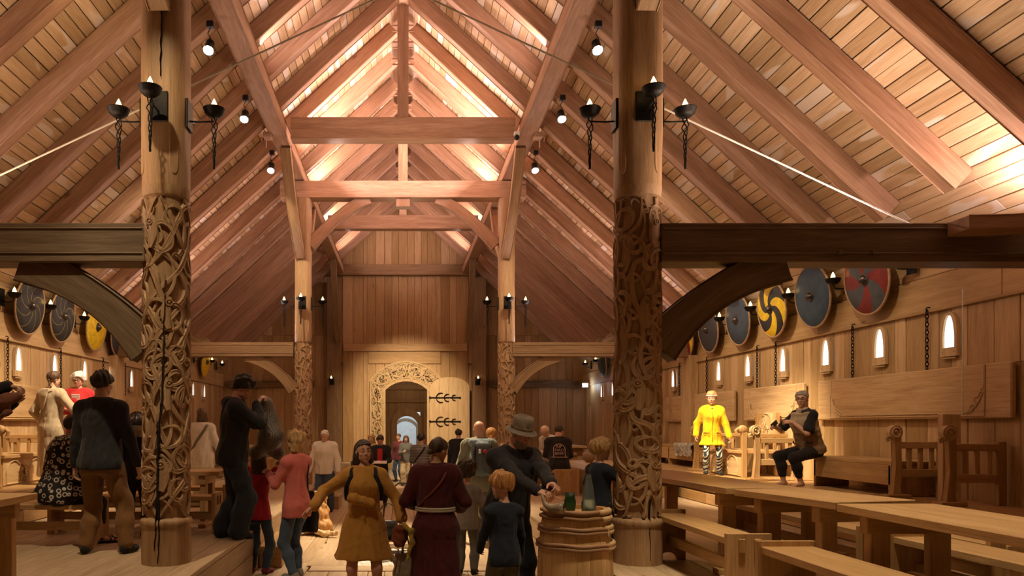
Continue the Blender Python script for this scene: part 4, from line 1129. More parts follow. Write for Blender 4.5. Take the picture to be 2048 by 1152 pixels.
c_ = MB().lathe([(.05, .03), (.044, .0315), (.04, .02), (.001, .0)], 16, (0, 0, 0), R=Matrix.Rotation(PI / 2, 3, 'Y')).build('rim', M['iron'], o)
c_.location = (.0, 0, .058)
o = MB().lathe([(.05, 0), (.09, .05), (.11, .12), (.1, .19), (.07, .22), (.08, .245), (.07, .245), (.06, .21), (.09, .12)], 24).build('clay_jar', plain('clay', (.26, .16, .10), .8, 0, .2), smooth=True)
props(o, 'round clay jar standing on the low dais', 'jar'); o.location = (X(1178, 16.2), 16.2, PLAT + .45); o.scale = (1.25, 1.25, 1.15)
# fleece on the far wall bench
rs = random.Random(4); vs, fs = [], []; n = 22
for i in range(n + 1):
    for j in range(n + 1):
        u, v_ = i / n, j / n; x = 5.45 + u * .75 - .1; z = TIER + .43 + .05 * rs.random()
        if u < .22: z -= (.22 - u) * 1.1; x = 5.52
        vs.append((x + rs.uniform(-.02, .02), 14.1 + v_ * .9 + .1 * math.sin(u * 9), z))
for i in range(n):
    for j in range(n): a = i * (n + 1) + j; fs.append((a, a + n + 1, a + n + 2, a + 1))
props(link_mesh('fleece', vs, fs, plain('grey_fleece', (.45, .40, .34), .95, 0, .5, 20, .6), None, True), 'grey and white fleece draped over the wall bench beyond the near right post', 'fleece')
# ================================================================ figures: implicit surfaces meshed by surface nets
class SDF:
    def __init__(s, lo, hi, h):
        s.h = h; s.o = np.array(lo, float) - 2 * h
        s.n = np.ceil((np.array(hi, float) + 2 * h - s.o) / h).astype(int) + 1
        s.F = np.full(tuple(s.n), 1.0)
    def sub(s, lo, hi, pad):
        a = np.clip(np.floor((np.array(lo) - pad - s.o) / s.h).astype(int), 0, s.n)
        b = np.clip(np.ceil((np.array(hi) + pad - s.o) / s.h).astype(int) + 1, 0, s.n)
        if (b <= a).any(): return None
        sl = tuple(slice(i, j) for i, j in zip(a, b))
        ax = [s.o[k] + s.h * np.arange(a[k], b[k]) for k in range(3)]
        return sl, ax[0][:, None, None], ax[1][None, :, None], ax[2][None, None, :]
    def put(s, lo, hi, fn, k=.02, op='u'):
        r = s.sub(lo, hi, k + 3 * s.h)
        if r is None: return s
        sl, Xg, Yg, Zg = r; d = fn(Xg, Yg, Zg); f = s.F[sl]
        if op == 'u':
            if k > 0:
                hh = np.clip(.5 + .5 * (f - d) / k, 0, 1); s.F[sl] = f * (1 - hh) + d * hh - k * hh * (1 - hh)
            else: s.F[sl] = np.minimum(f, d)
        elif op == 's':
            d = -d; hh = np.clip(.5 - .5 * (f - d) / max(k, 1e-6), 0, 1); s.F[sl] = f * (1 - hh) + d * hh + k * hh * (1 - hh)
        return s
    def cap(s, a, b, ra, rb=None, k=.02, op='u'):
        rb = ra if rb is None else rb
        a, b = np.array(a, float), np.array(b, float); ab = b - a; L2 = max(float(ab @ ab), 1e-12); m = max(ra, rb)
        def fn(Xg, Yg, Zg):
            x, y, z = Xg - a[0], Yg - a[1], Zg - a[2]
            t = np.clip((x * ab[0] + y * ab[1] + z * ab[2]) / L2, 0, 1)
            return np.sqrt((x - t * ab[0]) ** 2 + (y - t * ab[1]) ** 2 + (z - t * ab[2]) ** 2) - (ra + t * (rb - ra))
        return s.put(np.minimum(a, b) - m, np.maximum(a, b) + m, fn, k, op)
    def ell(s, c, r, k=.02, op='u', R=None):
        c = np.array(c, float); r = np.array(r if isinstance(r, (tuple, list)) else (r, r, r), float)
        Rm = None if R is None else np.array(R)
        def fn(Xg, Yg, Zg):
            x, y, z = Xg - c[0], Yg - c[1], Zg - c[2]
            if Rm is not None: x, y, z = (Rm[0, j] * x + Rm[1, j] * y + Rm[2, j] * z for j in range(3))
            k0 = np.sqrt((x / r[0]) ** 2 + (y / r[1]) ** 2 + (z / r[2]) ** 2); k1 = np.sqrt((x / r[0] ** 2) ** 2 + (y / r[1] ** 2) ** 2 + (z / r[2] ** 2) ** 2)
            return k0 * (k0 - 1) / np.maximum(k1, 1e-9)
        m = r.max() if R is not None else r
        return s.put(c - m, c + m, fn, k, op)
    def loft(s, o, R, rows, k=.02, fold=None, op='u', e=2.0):
        """rows: (z, rx, ry, cy) along the local z of frame (o, R)"""
        o = np.array(o, float); Rm = np.array(R, float); rows = sorted(rows); zz = np.array([q[0] for q in rows])
        tz = np.linspace(zz[0], zz[-1], 60); P = []
        for c in (1, 2, 3):
            v = np.interp(tz, zz, [q[c] for q in rows]); w = np.convolve(np.pad(v, 3, mode='edge'), np.ones(7) / 7, 'valid'); w[0], w[-1] = v[0], v[-1]; P.append(w)
        mx = max(P[0].max(), P[1].max()) + abs(P[2]).max() + (.06 if fold else 0)
        ends = np.array([o + Rm @ np.array([0, 0, zz[0]]), o + Rm @ np.array([0, 0, zz[-1]])])
        def fn(Xg, Yg, Zg):
            x, y, z = Xg - o[0], Yg - o[1], Zg - o[2]
            x, y, z = (Rm[0, j] * x + Rm[1, j] * y + Rm[2, j] * z for j in range(3))
            rx, ry, cy = (np.interp(z, tz, p) for p in P); y = y - cy
            q = ((np.abs(x) / rx) ** e + (np.abs(y) / ry) ** e) ** (1 / e)
            if fold is not None: q = q / (1 + fold(np.arctan2(y, x), z))
            d = (q - 1) * np.minimum(rx, ry)
            return np.maximum(d, np.maximum(zz[0] - z, z - zz[-1]))
        return s.put(ends.min(0) - mx, ends.max(0) + mx, fn, k, op)
    def cut(s, p, nrm, k=.004):
        """remove everything on the side the normal points to"""
        p, nrm = np.array(p, float), np.array(nrm, float); nrm /= np.linalg.norm(nrm)
        ax = [s.o[i] + s.h * np.arange(s.n[i]) for i in range(3)]
        d = (ax[0][:, None, None] - p[0]) * nrm[0] + (ax[1][None, :, None] - p[1]) * nrm[1] + (ax[2][None, None, :] - p[2]) * nrm[2]
        s.F = np.maximum(s.F, d); return s
    def wrinkle(s, amp, freq, seed=0, zs=1.0):
        rs = np.random.RandomState(seed); ax = [s.o[i] + s.h * np.arange(s.n[i]) for i in range(3)]
        Xg, Yg, Zg = ax[0][:, None, None], ax[1][None, :, None], ax[2][None, None, :]
        w = 0
        for i in range(4):
            v = rs.normal(size=3) * freq; v[2] *= zs
            w = w + np.sin(Xg * v[0] + Yg * v[1] + Zg * v[2] + rs.uniform(0, 6) + 1.2 * np.sin(Zg * freq * .4 * zs + Xg * freq * .3 + i))
        s.F = s.F + amp * w / 2; return s
    def mesh(s):
        F, h = s.F, s.h
        S = F < 0; c = np.zeros(tuple(np.array(F.shape) - 1), np.int8)
        for i in (0, 1):
            for j in (0, 1):
                for k in (0, 1): c += S[i:F.shape[0] - 1 + i, j:F.shape[1] - 1 + j, k:F.shape[2] - 1 + k]
        act = (c > 0) & (c < 8); ijk = np.argwhere(act)
        if not len(ijk): return np.zeros((0, 3)), []
        idx = np.full(act.shape, -1, np.int64); idx[act] = np.arange(len(ijk))
        acc = np.zeros((len(ijk), 3)); cnt = np.zeros(len(ijk))
        co = [(i, j, k) for i in (0, 1) for j in (0, 1) for k in (0, 1)]
        fv = {q: F[ijk[:, 0] + q[0], ijk[:, 1] + q[1], ijk[:, 2] + q[2]] for q in co}
        for a in co:
            for ax in range(3):
                if a[ax]: continue
                b = list(a); b[ax] = 1; b = tuple(b); f0, f1 = fv[a], fv[b]; m = (f0 < 0) != (f1 < 0)
                t = np.where(m, f0 / np.where(f0 == f1, 1, f0 - f1), 0)
                p = np.array(a, float)[None, :].repeat(len(ijk), 0); p[:, ax] = t
                acc += p * m[:, None]; cnt += m
        vts = s.o + h * (ijk + acc / cnt[:, None]); quads = []
        for ax in range(3):
            u, w = (ax + 1) % 3, (ax + 2) % 3
            sl0 = [slice(None)] * 3; sl1 = [slice(None)] * 3; sl0[ax] = slice(0, -1); sl1[ax] = slice(1, None)
            for d_ in (u, w): sl0[d_] = sl1[d_] = slice(1, -1)
            A, B = S[tuple(sl0)], S[tuple(sl1)]
            for flip, msk in ((False, A & ~B), (True, ~A & B)):
                e = np.argwhere(msk)
                if not len(e): continue
                e[:, u] += 1; e[:, w] += 1
                q = []
                for (du, dw) in ((-1, -1), (0, -1), (0, 0), (-1, 0)):
                    g = e.copy(); g[:, u] += du; g[:, w] += dw; q.append(idx[g[:, 0], g[:, 1], g[:, 2]])
                q = np.stack(q, 1)
                quads.append(q[:, ::-1] if flip else q)
        return vts, np.concatenate(quads)
def smesh(name, parts, mat, parent, label=None):
    """parts: list of (verts, quads) -> ONE smooth mesh object"""
    V_, Q_, b = [], [], 0
    for v, q in parts:
        if len(v): V_.append(v); Q_.append(np.asarray(q) + b); b += len(v)
    me = bpy.data.meshes.new(name); v = np.concatenate(V_); q = np.concatenate(Q_)
    me.vertices.add(len(v)); me.vertices.foreach_set('co', v.astype(np.float32).ravel())
    me.loops.add(len(q) * 4); me.loops.foreach_set('vertex_index', q.astype(np.int32).ravel())
    me.polygons.add(len(q)); me.polygons.foreach_set('loop_start', np.arange(0, len(q) * 4, 4, dtype=np.int32)); me.polygons.foreach_set('loop_total', np.full(len(q), 4, np.int32))
    me.polygons.foreach_set('use_smooth', np.ones(len(q), bool)); me.update(calc_edges=True); me.validate()
    me.materials.append(mat)
    o = bpy.data.objects.new(name, me); COL.objects.link(o)
    if parent: o.parent = parent
    if label: o['label'] = label
    return o
def A(v): return np.array(v, float)
def RX(d): return np.array(Matrix.Rotation(math.radians(d), 3, 'X'))
def RZ_(d): return np.array(Matrix.Rotation(math.radians(d), 3, 'Z'))
def RY(d): return np.array(Matrix.Rotation(math.radians(d), 3, 'Y'))
def nrm_(v): v = A(v); return v / max(np.linalg.norm(v), 1e-9)
def ik(a, t, l1, l2, pole):
    a, t = A(a), A(t); d = t - a; L = np.linalg.norm(d)
    if L > (l1 + l2) * .998: t = a + d / L * (l1 + l2) * .998; d = t - a; L = np.linalg.norm(d)
    L = max(L, abs(l1 - l2) * 1.02 + 1e-4); u = nrm_(d); x = (l1 * l1 - l2 * l2 + L * L) / (2 * L); y = math.sqrt(max(l1 * l1 - x * x, 0))
    p = A(pole) - u * float(A(pole) @ u)
    return a + u * x + nrm_(p) * y, t
def eye_mat():
    m, nt, b = newmat('eye'); L = nt.links.new
    tc = nd(nt, 'ShaderNodeTexCoord'); n = nd(nt, 'ShaderNodeVectorMath', operation='NORMALIZE'); L(tc.outputs['Object'], n.inputs[0])
    sp_ = nd(nt, 'ShaderNodeSeparateXYZ'); L(n.outputs[0], sp_.inputs[0])
    r = ramp(nt, [(.80, (.68, .64, .6)), (.84, (.09, .06, .04)), (.95, (.07, .045, .03)), (.96, (.005, .005, .005))]); L(sp_.outputs['Y'], r.inputs[0]); L(r.outputs[0], b.inputs['Base Color'])
    b.inputs['Roughness'].default_value = .15
    return m
M['eye'] = eye_mat()
def skin(name, c):
    m = plain(name, c, .5, 0, .08, 14, .05, .4)
    b = [n for n in m.node_tree.nodes if n.type == 'BSDF_PRINCIPLED'][0]
    b.inputs['Subsurface Weight'].default_value = .12; b.inputs['Subsurface Radius'].default_value = (.01, .004, .002)
    return m
SK = {'fair': skin('skin_fair', (.66, .41, .30)), 'tan': skin('skin_tan', (.54, .32, .21)), 'pink': skin('skin_pink', (.64, .36, .27))}
M['lips'] = plain('lips', (.42, .13, .11), .4, 0, .05); M['teeth'] = plain('teeth', (.8, .76, .7), .3, 0, .02)
M['lens'] = plain('spectacle_frame', (.08, .05, .035), .3, .2, .1)
def hairm(name, c):
    m, nt, b = newmat(name); L = nt.links.new
    tc = nd(nt, 'ShaderNodeTexCoord'); mp = nd(nt, 'ShaderNodeMapping'); mp.inputs['Scale'].default_value = (70, 70, 7); L(tc.outputs['Object'], mp.inputs[0])
    n = nd(nt, 'ShaderNodeTexNoise', in_Scale=1.6, in_Detail=3.0, in_Distortion=.8); L(mp.outputs[0], n.inputs['Vector'])
    r = ramp(nt, [(.3, tuple(x * .5 for x in c)), (.5, c), (.72, tuple(min(1, x * 1.5) for x in c))]); L(n.outputs[0], r.inputs[0]); L(r.outputs[0], b.inputs['Base Color'])
    b.inputs['Roughness'].default_value = .45; bp = nd(nt, 'ShaderNodeBump', in_Strength=.6, in_Distance=.01); L(n.outputs[0], bp.inputs['Height']); L(bp.outputs[0], b.inputs['Normal'])
    return m
HR = {'black': hairm('hair_black', (.022, .016, .012)), 'dark': hairm('hair_dark_brown', (.05, .028, .016)), 'brown': hairm('hair_brown', (.12, .065, .034)), 'blond': hairm('hair_blond', (.48, .29, .12)),
      'ginger': hairm('hair_ginger_blond', (.46, .22, .07)), 'ash': hairm('hair_ash', (.25, .18, .125)), 'grey': hairm('hair_grey', (.33, .29, .26)), 'white': hairm('hair_white', (.78, .74, .68))}
# ---------------------------------------------------------------- head, hand
def head_mesh(hh, h, sex='m', age='a', beard=0.0):
    s = SDF(A((-.42, -.48, -.62)) * hh, A((.42, .54, .53)) * hh, h)
    q = lambda *v: tuple(x * hh for x in v)
    c = age == 'c'
    s.ell(q(0, -.04, .13), q(.33, .405, .365), 0)
    s.ell(q(0, .10, -.16), q(.262 if c else .25, .265, .325), .06 * hh)
    s.ell(q(0, .265, -.415), q(.085, .075, .075), .09 * hh)
    for sx in (-1, 1):
        s.ell(q(sx * .175, .03, -.25), q(.075 if sex == 'f' or c else .095, .13, .12), .09 * hh)
        s.ell(q(sx * .15, .235, -.10), q(.105, .1, .09), .07 * hh)
        s.ell(q(sx * .335, -.03, -.02), q(.035, .085, .125), .02 * hh, R=RZ_(sx * -20))
        s.ell(q(sx * .14, .40, .03), q(.09, .075, .06), .05 * hh, 's')
        s.cap(q(sx * .05, .355, .085), q(sx * .2, .30, .095), .035 * hh, .03 * hh, .045 * hh)
        s.ell(q(sx * .138, .295, .028), q(.078, .07, .052), .02 * hh)
        s.cap(q(sx * .075, .352, .052), q(sx * .205, .318, .045), .022 * hh, .016 * hh, .012 * hh); s.cap(q(sx * .08, .345, -.018), q(sx * .2, .318, -.012), .018 * hh, .014 * hh, .012 * hh)
        s.ell(q(sx * .042, .385, -.13), q(.032, .04, .03), .02 * hh)
    nl = .40 if c else .435
    s.cap(q(0, .345, .07), q(0, nl, -.11), .03 * hh, .042 * hh, .035 * hh)
    s.ell(q(0, .335, -.245), q(.12, .05, .075), .05 * hh)
    for sx in (-1, 1):
        s.cap(q(0, .372, -.222), q(sx * .095, .325, -.232), .022 * hh, .012 * hh, .012 * hh)
        s.cap(q(0, .368, -.272), q(sx * .085, .322, -.25), .026 * hh, .012 * hh, .012 * hh)
    s.ell(q(0, .36, -.247), q(.1, .04, .006), .012 * hh, 's')
    nr = (.15 if c else .165) if sex == 'f' or c else .2
    s.cap(q(0, -.1, -.2), q(0, -.13, -.6), nr * hh, nr * 1.05 * hh, .07 * hh)
    return s.mesh()
def hand_mesh(sc, side, curl, h, spread=.12, tcurl=.5):
    s = SDF(A((-.085, -.03, -.095)) * sc, A((.085, .2, .05)) * sc, h); q = lambda v: A(v) * sc
    th = -side
    xs = [th * .029, th * .0095, -th * .0105, -th * .029]; Ls = (.07, .079, .073, .056)
    for i in range(4):
        s.cap(q((xs[i] * .62, .0, 0)), q((xs[i], .088 - .004 * i, 0)), .0165 * sc, .0125 * sc, .012 * sc)
    s.cap(q((0, -.03, 0)), q((0, .02, 0)), .023 * sc, .024 * sc, .015 * sc)
    for i in range(4):
        p = A((xs[i], .088 - .004 * i, .001)); a = 0; r = .0093 - .0006 * (i == 3); sp_ = xs[i] / .029 * spread
        for j, (f, w) in enumerate(((.43, 38), (.32, 52), (.25, 34))):
            a += w * (curl + .07 * i * curl); d = A((math.sin(sp_), math.cos(math.radians(a)), -math.sin(math.radians(a))))
            n_ = p + d * Ls[i] * f; s.cap(q(p), q(n_), (r - .0007 * j) * sc, (r - .0007 * (j + 1)) * sc, .002 * sc); p = n_
    p = A((th * .026, .018, -.006)); d = nrm_((th * .75, .62, -.25 - .5 * tcurl))
    for j, (L, r) in enumerate(((.038, .0135), (.032, .0108), (.026, .0095))):
        n_ = p + d * L; s.cap(q(p), q(n_), r * sc, (r - .0012) * sc, .006 * sc if j == 0 else .002 * sc); p = n_
        d = nrm_(d + A((-th * .35 * tcurl, .25, -.22 * tcurl)))
    return s.mesh()
# ---------------------------------------------------------------- person
def person(label, loc, yaw, H, sex='m', age='a', sk='fair', lod=1, hyaw=0, hpitch=0, hroll=0, pitch=0, roll=0, twist=0, pelvis=None, fat=1.0, rh=None, lh=None, rf=None, lf=None,
           top=None, legs=None, skirt=None, shoes=None, hair=None, face=False, smile=0.0, beard=None, glasses=False, cat='person', bare=False, seed=0, hands=True):
    t = thing('person', label, cat, loc, math.radians(yaw)); F0 = sex == 'f'
    k = H / 1.75; hh = H * (.133 if age == 'a' else .16 if H > 1.25 else .172)
    h1, h2, h3 = {0: (.012, .0062, .0046), 1: (.015, .008, .006), 2: (.02, .011, .0085)}[lod]
    hipz = H * (.50 if age == 'a' else .47); shz = H - 1.285 * hh; spine = shz - hipz
    sw = H * (.108 if sex == 'm' else .097) * (1 if age == 'a' else .95) * (.6 + .4 * fat); hw = H * .052 * fat ** .5
    P = A(pelvis) if pelvis is not None else A((0, 0, hipz))
    Rt = RZ_(twist) @ RX(-pitch) @ RY(roll); Rp = RZ_(0)
    sp = lambda x, y, z: P + Rt @ A((x, y, z))
    S = {1: sp(sw, -.008 * k, spine - .052 * k), -1: sp(-sw, -.008 * k, spine - .052 * k)}
    neck = sp(0, -.005, spine + .02 * hh)
    Rh = RZ_(hyaw) @ RX(-hpitch) @ RY(hroll)
    hc = neck + Rt @ A((0, 0, .22 * hh)) + Rh @ A((0, .10 * hh, .55 * hh))
    la, lb = H * .172, H * .15; lt, lc = hipz * .5, hipz * .5 - .07 * k + .01
    J = {}
    for sd, spec in ((1, rh), (-1, lh)):
        spec = dict(spec or {})
        p = spec.get('p'); p = S[sd] + A((sd * .07 * k * fat, .05 * k, -(la + lb) * .985)) if p is None else A(p)
        e, w = ik(S[sd], p, la, lb, spec.get('pole', (sd * .5, -1, -.1)))
        d = nrm_(spec.get('d', w - e)); n = nrm_(spec.get('n', (-sd, .15, 0)))
        J['e', sd], J['w', sd], J['hd', sd], J['hn', sd], J['c', sd] = e, w, d, n, spec.get('curl', .35)
    ank = .075 * k
    for sd, spec in ((1, rf), (-1, lf)):
        spec = dict(spec or {}); hip = P + A((sd * hw, 0, -.02 * k)); f = spec.get('p'); f = A((sd * hw * 1.25, -.02 * k, ank)) if f is None else A(f)
        kn, an = ik(hip, f, lt, lc, spec.get('pole', (sd * .12, 1, 0)))
        fd = nrm_(spec.get('d', (sd * .22, 1, 0))); J['hip', sd], J['k', sd], J['a', sd], J['fd', sd] = hip, kn, an, fd
    f_ = fat; F = sex == 'f'
    ch = 1.0 if age == 'a' else .86
    rows = [(-.10 * k, .150 * k, .108 * k, -.012 * k), (.0, .158 * k, .112 * k, -.015 * k), (.22 * spine, .138 * k, .10 * k, .0), (.45 * spine, .136 * k, .10 * k, .0), (.72 * spine, .155 * k, .118 * k, .012 * k * (2 if F else 1)),
            (.88 * spine, .145 * k, .105 * k, 0), (1.0 * spine, .105 * k, .07 * k, -.008 * k), (1.06 * spine, .06 * k, .055 * k, -.01 * k)]
    if F: rows = [(z, a * (1.08 if z < .1 * spine else .9 if z < .5 * spine else .93), b * (1.05 if .6 * spine < z < .8 * spine else 1), c) for z, a, b, c in rows]
    rows = [(z, a * (.55 + .45 * f_) * ch if z > .85 * spine else a * f_ * ch, b * f_ * ch, c + (.02 * (f_ - 1) if 0 < z < .6 * spine else 0)) for z, a, b, c in rows]
    pts = [P, neck, hc] + list(S.values()) + [J[a, b] for a in ('e', 'w', 'k', 'a') for b in (1, -1)]
    lo, hi = np.min(pts, 0) - .22 * k * max(1, f_), np.max(pts, 0) + .22 * k * max(1, f_); lo[2] = max(lo[2], -.02)
    # ---- one continuous body
    b = SDF(lo, hi, h1); tk = .9 if top else 1
    b.loft(P, Rt, [(z, a * tk, c * tk, y) for z, a, c, y in rows], .03 * k)
    b.cap(sp(0, 0, spine - .02), hc - Rh @ A((0, .10 * hh, .3 * hh)), (.056 if F0 else .064) * k * ch, (.05 if F0 else .058) * k * ch, .04 * k)
    for sd in (1, -1):
        b.cap(sp(sd * .035 * k, -.012 * k, spine + .012 * k), S[sd], .045 * k * ch, .048 * k * ch, .04 * k); b.cap(S[sd] + Rt @ A((-sd * .02, 0, .0)), J['e', sd], .052 * k * ch * tk * (.8 + .2 * f_), .038 * k * ch, .035 * k); b.cap(J['e', sd], J['w', sd], .038 * k * ch, .0255 * k * ch, .02 * k)
        b.cap(J['hip', sd], J['k', sd], .08 * k * ch * f_ * (.9 if legs else 1), .055 * k * ch, .03 * k); b.cap(J['k', sd], J['k', sd] * .62 + J['a', sd] * .38 + nrm_(-J['fd', sd]) * .012 * k, .054 * k * ch, .053 * k * ch, .03 * k)
        b.cap(J['k', sd] * .6 + J['a', sd] * .4, J['a', sd], .05 * k * ch, .034 * k * ch, .02 * k)
        a_ = J['a', sd]; fd = J['fd', sd]; z0 = A((0, 0, a_[2] - .045 * k))
        b.cap(a_ - fd * .03 * k - A((0, 0, .035 * k)), a_ + fd * .12 * k - A((0, 0, .048 * k)), .033 * k, .025 * k, .03 * k)
        sdv = A((fd[1], -fd[0], 0))
        if bare:
            for i in range(5): b.cap(a_ + fd * .12 * k + sdv * (i - 2) * .014 * k - A((0, 0, .052 * k)), a_ + fd * (.165 - .008 * abs(i - 1.5)) * k + sdv * (i - 2) * .017 * k - A((0, 0, .056 * k)), .014 * k, .011 * k, .01)
    parts = [b.mesh()]
    hv, hq = head_mesh(hh, h2, sex, age); parts.append((hc + hv @ Rh.T, hq))
    if hands:
        for sd in (1, -1):
            y = J['hd', sd]; z = -J['hn', sd]; z = nrm_(z - y * float(z @ y)); x = np.cross(y, z); R_ = np.stack([x, y, z], 1)
            v, q = hand_mesh(H / 1.75 * (1 if age == 'a' else .92) * (1 if sex == 'm' else .94), sd, J['c', sd], h3)
            parts.append((J['w', sd] + y * .012 * k + v @ R_.T, q))
    smesh('body', parts, SK[sk], t)
    headp = lambda v: hc + Rh @ (A(v) * hh)
    RhM = Matrix(Rh.tolist()).to_4x4()
    if face:
        for sx in (-1, 1):
            e = MB().ball((0, 0, 0), (.054 if smile < .4 else .049) * hh, 16, 12).build('eye', M['eye'], t, smooth=True); e.matrix_local = Matrix.Translation(V(headp((sx * .138, .318, .024)))) @ RhM @ Matrix.Rotation(sx * .06, 4, 'Z')
            hcN = hair.get('brow', hair['c']) if hair else 'grey'
            MB().tube([V(headp((sx * (.06 + .15 * i / 5), .388 - .075 * (i / 5) ** 2, .122 + .022 * math.sin(i / 5 * 2.4)))) for i in range(6)], [.013 * hh, .017 * hh, .017 * hh, .015 * hh, .012 * hh, .008 * hh], 6).build('eyebrow', HR[hcN], t, smooth=True)
        mb = MB(); w_ = .105 + .04 * smile
        up = [V(headp((w_ * u, .386 - .05 * u * u - .018 * smile * u * u, -.228 + .045 * smile * u * u))) for u in [i / 5 - 1 for i in range(11)]]
        dn = [V(headp((w_ * .95 * u, .384 - .05 * u * u, -.27 - .02 * smile + (.085 * smile + .02) * u * u))) for u in [i / 5 - 1 for i in range(11)]]
        rr = [(.006 + .013 * (1 - abs(i / 5 - 1))) * hh for i in range(11)]
        mb.tube(up, rr, 6); mb.tube(dn, rr, 6); mb.build('lips', M['lips'], t, smooth=True)
        if smile > .4:
            vs, fs = [], []
            for i in range(11): vs += [up[i], dn[i]]
            for i in range(10): fs.append((2 * i, 2 * i + 1, 2 * i + 3, 2 * i + 2))
            link_mesh('teeth', vs, fs, M['teeth'], t)
    if glasses:
        mb = MB()
        for sx in (-1, 1):
            mb.tube([V(headp((sx * .14 + .1 * math.cos(a), .42 - .03 * abs(math.cos(a)), .02 + .075 * math.sin(a)))) for a in [2 * PI * i / 16 for i in range(16)]], .011 * hh, 5, True)
            mb.tube([V(headp((sx * .24, .39, .04))), V(headp((sx * .34, .1, .05))), V(headp((sx * .35, -.05, .02)))], .011 * hh, 5)
        mb.tube([V(headp((-.045, .43, .04))), V(headp((.045, .43, .04)))], .011 * hh, 5); mb.build('glasses', M['lens'], t, smooth=True)
    # ---- hair, modelled in the head frame
    if hair:
        st = hair['s']; s = SDF(A((-.75, -1.0, -1.9 if st in ('long', 'braid', 'pony', 'bob') else -.75)) * hh, A((.75, .6, .8)) * hh, h2 * 1.15); q = lambda *v: tuple(x * hh for x in v)
        g = hair.get('v', .035); gd = hair.get('d', g)
        if st == 'fringe':
            s.ell(q(0, -.06, .05), q(.35, .42, .30), 0); s.cut(q(0, 0, .12), (0, .35, 1)); s.cut(q(0, .1, 0), (0, 1, -.2)); s.cut(q(0, 0, -.2), (0, .1, -1))
        else:
            s.ell(q(0, -.05, .15 + g * .5), q(.335 + g, .405 + g, .36 + g), 0)
            if hair.get('tuft'):
                rs = np.random.RandomState(seed + 5)
                for i in range(16):
                    a = rs.uniform(0, 2 * PI); r_ = rs.uniform(.05, .3); s.ell(q(r_ * math.cos(a), r_ * math.sin(a), .42 + g + rs.uniform(-.05, .08) - r_ * .35), q(.12, .12, .10), .05 * hh)
            wa = hair.get('w', .006) * hh / .23; s.F -= wa * .7; s.wrinkle(wa, 60 / (hh / .23), seed + 3, .35)
            zl, sl = hair.get('line', (.0, .48) if st in ('bob', 'long', 'pony', 'braid', 'tied') else (.03, .62))
            s.cut(q(0, 0, zl), (0, sl, -1))
            if st in ('bob', 'long', 'braid', 'pony', 'tied'):
                if st in ('bob', 'long'):
                    zb = -.62 if st == 'bob' else -1.15
                    s.loft(A((0, 0, 0)), np.eye(3), [(zb * hh, .25 * hh, .13 * hh, -.24 * hh), (zb * .8 * hh, ((.40 if st == 'bob' else .37) + gd) * hh, .22 * hh, -.17 * hh), (-.2 * hh, (.385 + gd) * hh, .27 * hh, -.15 * hh), (.2 * hh, .35 * hh, .33 * hh, -.12 * hh)], .02, lambda th, z: (.05 + .4 * gd) * np.sin(11 * th + 9 * z / hh + seed) * .5 + .04 * np.sin(23 * th - 6 * z / hh))
                    # open the face and the front of the neck
                    s.ell(q(0, .30, -.14), q(.25, .30, .40), .03 * hh, 's'); s.cap(q(0, .2, -.5), q(0, .25, -1.5), .3 * hh, .34 * hh, .05 * hh, 's')
                if st in ('pony', 'tied'): s.ell(q(0, -.47, .1 if st == 'pony' else -.12), q(.13, .12, .12), .06 * hh)
                if st == 'pony': s.cap(q(0, -.5, .08), q(.05, -.56, -.55), .10 * hh, .05 * hh, .03 * hh)
                if st == 'braid':
                    for i in range(9): s.ell(q(.12 + .04 * i + .03 * (-1) ** i, -.42 + .02 * i, -.1 - .105 * i), q(.075 - .004 * i, .07, .075), .02 * hh)
        if st in ('bob', 'long', 'fringe'): s.wrinkle(.0025 * hh / .23, 70 / (hh / .23), seed + 4, .3)
        v, q_ = s.mesh()
        if len(v): smesh('hair', [(hc + v @ Rh.T, q_)], HR[hair['c']], t)
    if beard:
        s = SDF(A((-.4, -.1, -.65)) * hh, A((.4, .5, .05)) * hh, h2); q = lambda *v: tuple(x * hh for x in v)
        s.ell(q(0, .11, -.27), q(.285, .29, .285), 0); s.ell(q(0, .25, -.42), q(.14, .12, .12), .05 * hh); s.cut(q(0, .1, -.16), (0, -.45, 1)); s.ell(q(0, .38, -.2), q(.06, .1, .035), .02 * hh, 's'); s.wrinkle(.002, 60, 2)
        v, q_ = s.mesh(); smesh('beard', [(hc + v @ Rh.T, q_)], HR[beard], t)
    # ---- clothes
    def sleeves(s, inf, ln, flare=0):
        for sd in (1, -1):
            il = inf * .62
            s.cap(sp(sd * .03 * k, -.012 * k, spine + .0 * k), S[sd], (.036 * ch + inf) * k, (.04 * ch + inf) * k, .05 * k)
            s.cap(S[sd] + Rt @ A((-sd * .025, 0, -.005)), J['e', sd], (.05 * (.8 + .2 * f_) * ch + inf) * k, (.04 * ch + il) * k, .045 * k)
            if ln > 1: s.cap(J['e', sd], J['e', sd] + (J['w', sd] - J['e', sd]) * min(1, ln - 1), (.04 * ch + il) * k, ((.03 + flare) * ch + il) * k, .03 * k)
    if top:
        inf = top.get('i', .018); ln = top.get('sl', 1.97); hem = top.get('hem', -.08)
        s = SDF(lo - .05, hi + .05, h1)
        lx = (max(0, legs.get('i', .014) + .026 - inf) if legs else 0)
        rw = [(z, a + (inf + (lx if z < .25 * spine else 0)) * k, c + (inf + (lx if z < .25 * spine else 0)) * k, y) for z, a, c, y in rows if z > hem * k]
        wz = top.get('waist', 1.0)
        base = [(hem * k, (rows[0][1] + (inf + lx) * k) * top.get('hemw', 1.0), (rows[0][2] + (inf + lx) * k) * top.get('hemw', 1.0), -.008 * k)]
        rw = base + [(z, a * (wz if z < .5 * spine else 1) if top.get('straight') is None else max(a, top['straight'] * k * f_), c * (1 if top.get('straight') is None else 1.05), y) for z, a, c, y in rw]
